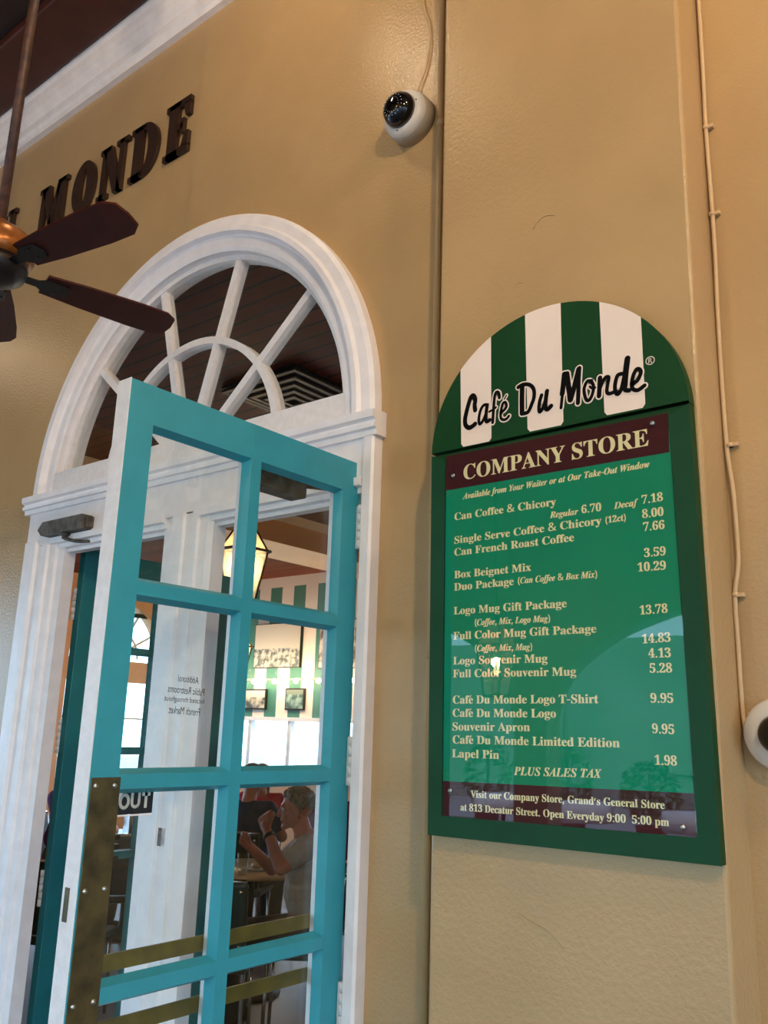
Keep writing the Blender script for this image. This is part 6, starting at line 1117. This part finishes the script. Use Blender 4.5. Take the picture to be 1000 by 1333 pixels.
cb = thing('wall_cable', (-0.64, 2.09, 1.5), 'tan painted cable winding down the corner right of the pilaster', 'cable')
pth = [(-.640, 2.090, 4.5), (-.640, 2.090, 3.50), (-.641, 2.090, 3.24), (-.643, 2.090, 3.08), (-.641, 2.090, 2.90), (-.640, 2.090, 2.72), (-.643, 2.090, 2.55), (-.644, 2.090, 2.35), (-.642, 2.090, 2.18), (-.634, 2.090, 2.07), (-.632, 2.090, 1.93), (-.636, 2.090, 1.88), (-.645, 2.088, 1.82), (-.645, 2.088, 1.70), (-.645, 2.088, 1.60), (-.641, 2.088, 1.53), (-.622, 2.086, 1.49), (-.59, 2.08, 1.475)]
MB().tube(smooth_path(pth), 0.0055, 8).build('cable', M['cable'], cb)
MB().tube(smooth_path([(-.632, 2.090, 1.56), (-.628, 2.09, 1.52), (-.612, 2.088, 1.495), (-.585, 2.082, 1.485)]), 0.0045, 8).build('second_lead', M['cable'], cb)
for x, z in ((-.643, 3.08), (-.635, 2.19), (-.644, 1.825), (-.641, 2.82)):
    MB().tube([(x, 2.090, z - .005), (x, 2.090, z + .005)], 0.0085, 10).box(x - .004, x + .020, 2.086, 2.0995, z - .005, z + .005, bev=.002).build('clip', M['cable'], cb)

def camera_unit(loc, label, dome_axis, flat=False):
    r = thing('security_camera', loc, label, 'security camera', 'white dome cameras on the wall')
    L = Vector(loc); a = Vector((0, -1, 0))
    if not flat:
        MB().lathe([(0.088, 0), (0.088, 0.050), (0.084, 0.055)], L, a, 40).build('base_ring', mat('grey_camera_base', (168, 158, 142), 0.4), r)
        t = Vector(dome_axis).normalized(); o = L + a * 0.045
        MB().lathe([(0.085, -0.004), (0.085, 0.012), (0.081, 0.026), (0.070, 0.036), (0.062, 0.039)], o, t, 40).build('housing', M['camwhite'], r)
        q = o + t * 0.040
    else:
        t = a; MB().lathe([(0.078, 0), (0.078, 0.030), (0.073, 0.040), (0.042, 0.044)], L, a, 40).build('housing', M['camwhite'], r); q = L + a * 0.036
    g = 0.80 if flat else 1.12
    MB().lathe([(0.055 * g, 0.0), (0.054 * g, 0.012), (0.047 * g, 0.030), (0.035 * g, 0.043), (0.018 * g, 0.051), (0, 0.054)], q, t, 32).build('dome', M['domeblack'], r)
    u = t.orthogonal().normalized(); w = t.cross(u); b = MB()
    for k in range(18):
        an = 2 * pi * k / 18
        for rr, hh in ((0.026, 0.0475), (0.037, 0.0440)):
            b.ball(q + (u * cos(an) + w * sin(an)) * rr + t * hh, 0.0015, 6)
    if not flat: b.build('infrared_lights', mat('led_white', (240, 238, 230), 0.2), r)
    else: b.bm.free()
    b = MB()
    for k in range(3):
        an = 2 * pi * k / 3 + 0.5
        b.lathe([(0.005, 0), (0.005, 0.0015), (0, 0.002)], (q - t * 0.004) + (u * cos(an) + w * sin(an)) * 0.064, t, 10)
    b.build('screw', M['dark'], r)
    return r
camera_unit((-1.632, WY - .001, 3.555), 'white dome security camera high on the wall left of the pilaster', (0.02, -1.0, -0.10))
camera_unit((-0.562, WY - .001, 1.512), 'cream dome security camera cut by the frame at right', (0, -1, 0), True)

# ------------------------------------------------------------------ door closers
dc = thing('door_closer', (-3.46, 2.06, 2.32), 'grimy grey door closer box above the left door opening', 'door closer')
b = MB(); b.prism([(-3.66, 2.066, 2.315), (-3.625, 2.066, 2.348), (-3.31, 2.066, 2.348), (-3.31, 2.066, 2.285), (-3.625, 2.066, 2.285)], (0, -0.052, 0))
b.box(-3.315, -3.295, 2.03, 2.066, 2.292, 2.342, bev=.003)
b.build('body', M['greymetal'], dc)
MB().lathe([(0.026, 0), (0.026, 0.010), (0.012, 0.014), (0.012, 0.026)], (-3.47, 2.04, 2.286), (0, 0, -1), 18).build('spindle', M['greymetal'], dc)
MB().tube(smooth_path([(-3.47, 2.04, 2.262), (-3.40, 2.06, 2.245), (-3.30, 2.10, 2.238), (-3.42, 2.22, 2.23), (-3.56, 2.32, 2.25)], 4), 0.0075, 8).build('arm', M['greymetal'], dc)
cl = MB().box(-1.935, X1 - .001, 1.70, 1.90, 2.185, 2.245, bev=.006).tube([(-1.905, 1.88, 2.235), (-1.905, 2.06, 2.262)], 0.011, 8).build('door_closer', M['greymetal'], d1)
tag(cl, 'dark door closer on the inside top rail')

# ------------------------------------------------------------------ ceiling fan
FX, FY, FZF = -2.617, 1.178, 2.90
fan = thing('ceiling_fan', (FX, FY, CZ), 'dark wooden ceiling fan on a long rod, left edge of the scene', 'ceiling fan')
MB().tube([(FX, FY, FZF + 0.14), (FX, FY, CZ - 0.02)], 0.0165, 12).build('rod', mat('rusty_rod', (84, 52, 36), 0.5, col2=(52, 32, 24), scale=30), fan)
MB().lathe([(0.07, 0), (0.065, -0.05), (0.02, -0.09)], (FX, FY, CZ), seg=24).build('canopy', M['lampmetal'], fan)
MB().lathe([(0.018, 0.17), (0.03, 0.15), (0.085, 0.125), (0.112, 0.10), (0.118, 0.06), (0.118, 0.035), (0.10, 0.02), (0.06, 0.01)], (FX, FY, FZF), seg=36).build('motor_housing', mat('amber_brown_housing', (150, 92, 40), 0.3, 0.5), fan)
MB().lathe([(0.10, 0.025), (0.104, 0.0), (0.095, -0.03), (0.06, -0.05), (0.03, -0.06), (0, -0.062)], (FX, FY, FZF), seg=36).build('lower_hub', M['dark'], fan)
for k in range(5):
    a = radians(79 + 72 * k); Mx = Matrix.Translation((FX, FY, FZF)) @ Matrix.Rotation(a, 4, 'Z') @ Matrix.Rotation(radians(-13), 4, 'X')
    ol = [(0.16, -.048), (0.30, -.060), (0.48, -.068), (0.58, -.066), (0.615, -.045), (0.622, 0), (0.615, .045), (0.58, .066), (0.48, .068), (0.30, .060), (0.16, .048)]
    bl = MB().prism([Mx @ Vector((x, y, -.004)) for x, y in ol], (Mx.to_3x3() @ Vector((0, 0, .008)))).build('blade', M['fanwood'], fan)
    b = MB(); b.prism([Mx @ Vector((x, y, -.009)) for x, y in ((.07, -.014), (.14, -.016), (.17, -.035), (.235, -.03), (.25, 0), (.235, .03), (.17, .035), (.14, .016), (.07, .014))], Mx.to_3x3() @ Vector((0, 0, .005)))
    for y in (-.018, .018): b.ball(Mx @ Vector((.20, y, -.010)), 0.005, 8)
    b.build('blade_bracket', M['dark'], fan)
# ------------------------------------------------------------------ people
M['skin'] = mat('skin', (206, 140, 112), 0.5, var=0.05, scale=14)
M['skin_red'] = mat('ruddy_skin', (196, 118, 96), 0.5, var=0.06, scale=14)
def cap(b, a, c, ra, rb, n=7):
    """tapered limb between two points"""
    a, c = Vector(a), Vector(c)
    for k in range(n + 1):
        t = k / n; b.ball(a.lerp(c, t), ra + (rb - ra) * t, 12)
    b.tube([a, c], [ra, rb], 12)
def chain(b, pts, rad):
    for i in range(len(pts) - 1): cap(b, pts[i], pts[i + 1], rad[i], rad[i + 1], 5)
def fuse(b, name, m, parent, T, voxel, sm=2):
    """fuse the overlapping shapes into one continuous skin"""
    me = bpy.data.meshes.new(name); b.bm.to_mesh(me); b.bm.free(); me.transform(T)
    o = bpy.data.objects.new(name, me); C.objects.link(o)
    r = o.modifiers.new('fuse', 'REMESH'); r.mode = 'VOXEL'; r.voxel_size = voxel; r.use_smooth_shade = True
    s = o.modifiers.new('soft', 'SMOOTH'); s.factor = 0.5; s.iterations = sm
    m2 = bpy.data.meshes.new_from_object(o.evaluated_get(bpy.context.evaluated_depsgraph_get()))
    o.modifiers.clear(); o.data = m2; bpy.data.meshes.remove(me)
    m2.materials.clear(); m2.materials.append(m)
    for p in m2.polygons: p.use_smooth = True
    m2.transform(Matrix.Translation(-Vector(parent.location)))
    o.parent = parent
    return o
def hand(b, w, d, up, side, curl=1.0, s=1.0):
    """palm, four unequal bent fingers and a thumb; w wrist, d along the hand, up = back of hand, side = thumb side"""
    w, d, up, side = Vector(w), Vector(d).normalized(), Vector(up).normalized(), Vector(side).normalized()
    cap(b, w, w + d * .035 * s, .026 * s, .030 * s, 3)
    kn = w + d * .085 * s; up0 = up.copy()
    for i, (o, ln) in enumerate(((.033, .9), (.011, 1.0), (-.011, .93), (-.032, .74))):
        k = kn + side * o * s
        cap(b, w + d * .02 * s + side * o * .7 * s, k, .015 * s, .0125 * s, 3)
        p, dd = k, d.copy()
        for j, (l, r0, r1) in enumerate(((.042, .0105, .0095), (.028, .0095, .0085), (.022, .0085, .007))):
            an = radians((38, 52, 40)[j] * curl)
            dd = (dd * cos(an) - up * sin(an)).normalized(); up2 = up
            q = p + dd * l * ln * s; cap(b, p, q, r0 * s, r1 * s, 3); p = q
            up = (up2 - dd * up2.dot(dd)).normalized()
        up = up0
    t0 = w + d * .025 * s + side * .026 * s; t1 = t0 + (d * .6 + side * .7).normalized() * .042 * s; t2 = t1 + (d * .9 + side * .1 - up * .4).normalized() * .032 * s
    cap(b, t0, t1, .014 * s, .0115 * s, 3); cap(b, t1, t2, .0115 * s, .009 * s, 3)
def head_shape(b, c, f, tilt=0.0):
    """skull, jaw, brow, nose, lips, ears; f = facing (unit, level), c = head centre"""
    c, f = Vector(c), Vector(f).normalized(); z = Vector((0, 0, 1)); s = z.cross(f)
    R3 = Matrix((f, s, z)).transposed() @ Matrix.Rotation(tilt, 3, 'Y')
    Mx = R3
    P = lambda x, y, zz: c + Mx @ Vector((x, y, zz))
    b.ball(P(-.012, 0, .030), (.098, .076, .088), 18, Mx)
    b.ball(P(.022, 0, -.030), (.072, .062, .080), 16, Mx)
    cap(b, P(-.01, .045, -.055), P(.070, .014, -.098), .026, .020, 4); cap(b, P(-.01, -.045, -.055), P(.070, -.014, -.098), .026, .020, 4)
    b.ball(P(.078, 0, -.098), (.018, .022, .016), 10, Mx)
    cap(b, P(.078, .032, .028), P(.084, -.032, .028), .014, .014, 4)
    cap(b, P(.090, 0, .010), P(.112, 0, -.030), .009, .014, 4)
    b.ball(P(.100, .011, -.034), .010, 8); b.ball(P(.100, -.011, -.034), .010, 8)
    cap(b, P(.086, .018, -.060), P(.090, 0, -.058), .007, .009, 3); cap(b, P(.086, -.018, -.060), P(.090, 0, -.058), .007, .009, 3)
    cap(b, P(.082, .016, -.072), P(.086, 0, -.073), .007, .009, 3); cap(b, P(.082, -.016, -.072), P(.086, 0, -.073), .007, .009, 3)
    for q in (-1, 1):
        b.ball(P(.055, q * .042, -.020), (.026, .020, .022), 10, Mx)
        b.ball(P(-.012, q * .078, -.010), (.020, .010, .033), 10, Mx); b.ball(P(-.012, q * .074, -.035), (.010, .009, .012), 8, Mx)
    return P
def eyes(P, parent, T):
    b = MB(); iris = MB()
    for q in (-1, 1):
        b.ball(P(.076, q * .030, .008), .0115, 10); iris.ball(P(.0855, q * .030, .008), .0045, 8)
    for mb, nm, m in ((b, 'eye', M['tabletop_w']), (iris, 'iris', M['black'])):
        me_ = mb; bmesh.ops.transform(me_.bm, matrix=T, verts=me_.bm.verts); me_.build(nm, m, parent)
def hair_cap(b, P, length=0.0, back=0.0, thick=.010):
    for i in range(60):
        u = i / 60 * 2 * pi * 7; v = i / 60
        th = v * 1.75; x, y, z = sin(th) * cos(u), sin(th) * sin(u), cos(th)
        if x > .50 and z < .62: continue
        if x > .25 and z < .15: continue
        b.ball(P(-.014 + x * .097, y * .076, .032 + z * .088), .021 + thick, 8)

def seated(name_loc, facing, label, shirt, pants, hair, skin, arms, head_f=None, tilt=0.0, voxel=.009, long_hair=0, scale=1.0, extra=None, lean=0.0, sleeve=0.55):
    """a seated figure; local frame: +x forward, +y to the figure's left, z up from the floor"""
    r = thing('person', (name_loc[0], name_loc[1], FZ), label, 'person')
    ang = math.atan2(facing[1], facing[0])
    T = Matrix.Translation((name_loc[0], name_loc[1], FZ)) @ Matrix.Rotation(ang, 4, 'Z') @ Matrix.Scale(scale, 4)
    hip = Vector((0, 0, .56)); ch = Vector((.02 + lean * .3, 0, .92)); nk = Vector((.03 + lean * .55, 0, 1.10)); hd = Vector((.075 + lean * .7, 0, 1.245))
    sh = {1: Vector((.0 + lean * .5, .175, 1.045)), -1: Vector((.0 + lean * .5, -.175, 1.045))}
    hf = Vector(head_f) if head_f else Vector((1, 0, 0))
    b = MB()
    def torso(b, g):
        b.ball(hip, (.135 + g, .165 + g, .12 + g), 16); b.ball(hip.lerp(ch, .5), (.135 + g, .160 + g, .18), 16); b.ball(ch, (.125 + g, .175 + g, .17), 16)
        cap(b, sh[1] * .9 + Vector((0, 0, .10)), sh[-1] * .9 + Vector((0, 0, .10)), .062 + g, .062 + g, 6)
        cap(b, nk + Vector((-.03, 0, -.07)), nk + Vector((-.03, 0, -.02)), .085 + g, .062 + g, 3)
    torso(b, 0)
    cap(b, nk + Vector((-.02, 0, -.04)), hd + Vector((-.02, 0, -.05)), .060, .056, 4)
    P = head_shape(b, hd, hf, tilt)
    for q, (el, wr, hdv, up, sd, *cu) in arms.items():
        chain(b, [sh[q], Vector(el), Vector(wr)], [.056, .044, .029]); hand(b, wr, hdv, up, sd, cu[0] if cu else 1.0)
    for q in (1, -1):
        chain(b, [hip + Vector((.02, q * .09, -.03)), Vector((.44, q * .12, .50)), Vector((.42, q * .12, .09))], [.088, .062, .040])
        cap(b, (.40, q * .12, .045), (.54, q * .13, .035), .042, .036, 4)
    fuse(b, 'body', skin, r, T, voxel)
    eyes(P, r, T)
    b = MB(); b.ball(hip + Vector((0, 0, .16)), (.158, .184, .13), 14); b.ball(hip.lerp(ch, .6), (.148, .175, .17), 16); b.ball(ch, (.138, .188, .18), 16)
    cap(b, sh[1] * .9 + Vector((0, 0, .10)), sh[-1] * .9 + Vector((0, 0, .10)), .074, .074, 6); cap(b, nk + Vector((-.03, 0, -.09)), nk + Vector((-.03, 0, -.05)), .094, .078, 3)
    for q, (el, wr, *_) in arms.items():
        e = Vector(el); cap(b, sh[q], sh[q].lerp(e, sleeve if sleeve <= 1 else 1), .074, .066, 6)
        if sleeve > 1: cap(b, e, e.lerp(Vector(wr), sleeve - 1), .060, .044, 5)
    fuse(b, 'shirt', shirt, r, T, voxel)
    b = MB(); b.ball(hip + Vector((0, 0, .01)), (.153, .180, .145), 14)
    for q in (1, -1):
        chain(b, [hip + Vector((.02, q * .09, -.02)), Vector((.45, q * .12, .505)), Vector((.42, q * .12, .11))], [.100, .074, .058])
    fuse(b, 'trousers', pants, r, T, voxel)
    b = MB()
    for q in (1, -1): cap(b, (.39, q * .12, .045), (.56, q * .13, .035), .048, .040, 5)
    fuse(b, 'shoes', M['black'], r, T, voxel, 1)
    b = MB(); hair_cap(b, P)
    if long_hair:
        for q in (-1, 1):
            for w in (.0, .02, .045): cap(b, P(-.06 - w * .5, q * .05, .03), P(-.075 - w, q * .062, -.10 - long_hair), .032, .018, 7)
        cap(b, P(-.08, 0, .02), P(-.12, 0, -.12 - long_hair), .045, .02, 7)
    fuse(b, 'hair', hair, r, T, voxel, 1)
    if extra: extra(r, T, P)
    return r

grey_hair = mat('grey_hair', (128, 116, 100), 0.6, col2=(92, 80, 68), scale=60)
def watch(r, T, P):
    b = MB(); b.lathe([(.033, -.012), (.037, -.010), (.037, .010), (.033, .012)], (.257, .165, 1.102), (.11, -.10, .20), 18)
    bmesh.ops.transform(b.bm, matrix=T, verts=b.bm.verts); b.build('wrist_watch', M['dark'], r)
# grey-shirted man: elbows up at the table, hands raised before his chin
seated((-3.835, 4.117), (-.774, -.633), 'person in a grey short-sleeved shirt eating at the tan table, hands raised', mat('grey_knit_shirt', (176, 164, 150), 0.75, var=0.06, scale=30, bump=.2, bscale=120), mat('dark_trousers', (36, 34, 36), 0.7), grey_hair, M['skin_red'],
       {1: ((.165, .25, .935), (.275, .15, 1.135), (.30, -.45, .80), (.55, .80, .2), (-.75, .2, .5), 1.2),
        -1: ((.27, -.22, .86), (.40, -.10, 1.00), (.55, .35, .60), (.6, -.7, .2), (-.3, .5, .8), 1.2)}, tilt=.05, voxel=.0052, extra=watch, lean=.06, scale=.965)
rest = {1: ((.12, .26, .84), (.33, .14, .82), (.9, -.4, 0), (0, 0, 1), (0, -1, .2)), -1: ((.12, -.26, .84), (.33, -.14, .82), (.9, .4, 0), (0, 0, 1), (0, 1, .2))}
seated((-6.38, 6.10), (.62, -.78), 'person with long blonde-streaked hair in a red top, turned to the door', mat('red_top', (196, 44, 62), 0.7, var=.05), mat('blue_denim', (50, 60, 84), 0.8), mat('streaked_hair', (176, 130, 78), 0.55, col2=(92, 62, 40), scale=30), M['skin'], rest, long_hair=.16, voxel=.011, scale=.96)
seated((-5.40, 5.02), (-.45, .9), 'person in a dark blue shirt seen from behind, beside the red top', mat('navy_shirt', (44, 54, 84), 0.8, var=.06), mat('grey_trousers', (70, 70, 74), 0.8), mat('brown_grey_hair', (112, 96, 80), 0.6, col2=(80, 66, 54), scale=40), M['skin'], rest, voxel=.011)
seated((-5.05, 5.60), (-.35, .92), 'person in a maroon shirt facing away beyond the grey-shirted man', mat('maroon_shirt', (122, 40, 62), 0.8, var=.06), mat('black_trousers', (30, 30, 34), 0.8), mat('brown_hair', (96, 74, 56), 0.6, scale=40), M['skin_red'], rest, voxel=.011)
seated((-7.02, 4.45), (.85, .4), 'person in a purple top at the pale table seen past the left door leaf', mat('purple_top', (92, 44, 92), 0.8, var=.06), mat('tan_trousers', (120, 100, 80), 0.8), mat('dark_hair', (50, 38, 32), 0.6), M['skin'], rest, voxel=.012)

# ------------------------------------------------------------------ greenery outside the street arches
def shrub(loc, h, label):
    r = thing('potted_shrub', loc, label, 'plant', 'shrubs outside the street arches')
    L = Vector(loc); rnd = random.Random(int(abs(L.x * 13 + L.y * 7) * 10))
    MB().lathe([(.18, 0), (.25, .4), (.27, .42), (.24, .42), (.2, .38)], L, seg=20).build('pot', mat('clay_pot', (150, 86, 60), .7), r)
    b = MB()
    for k in range(420):
        d = Vector((rnd.gauss(0, 1), rnd.gauss(0, 1), rnd.gauss(0, 1))).normalized() * rnd.uniform(.5, 1) ** .5
        p = L + Vector((d.x * .5, d.y * .5, .42 + h * .5 + d.z * h * .5)); u = Vector((rnd.gauss(0, 1), rnd.gauss(0, 1), rnd.gauss(0, 1))).normalized(); w = u.orthogonal().normalized() * .03; u = u * .08
        b._add([p - u, p + w, p + u, p - w], [(0, 1, 2, 3)])
    b.build('foliage', mat('shrub_leaves', (70, 130, 50), .5, var=.3, scale=8), r)
    MB().tube([L + Vector((0, 0, .3)), L + Vector((0, 0, .42 + h * .8))], .02, 6).build('stem', M['dark'], r)
shrub((-7.7, -11.0, FZ - .12), 1.2, 'sunlit leafy shrub in the street, middle of three')
shrub((-6.0, -10.6, FZ - .12), 1.0, 'sunlit leafy shrub in the street nearest the viewer side')
shrub((-9.5, -11.2, FZ - .12), 1.3, 'sunlit leafy shrub in the street farthest left')
def added_street_table(x, y, label):  # invented tables: white patches for the board's cover to mirror
    r = thing('added_street_table', (x, y, FZ - .12), label, 'table', 'added white tables mirrored in the menu board')
    MB().lathe([(0.48, .70), (0.50, .71), (0.50, .73), (0.0, .735)], (x, y, FZ - .12), seg=32).build('tabletop', M['tabletop_w'], r)
    MB().lathe([(0.26, 0), (0.26, .02), (0.04, .06), (0.035, .70)], (x, y, FZ - .12), seg=20).build('pedestal', M['dark'], r)
    MB().lathe([(0.505, .45), (0.50, .60), (0.503, .738), (0.0, .742)], (x, y, FZ - .12), seg=32).build('tablecloth', M['white'], r)
added_street_table(-6.9, -10.0, 'added white-clothed table between two sunlit shrubs')
added_street_table(-8.6, -10.3, 'added white-clothed table left of the middle shrub')
added_street_table(-5.0, -9.9, 'added white-clothed table right of the shrubs')
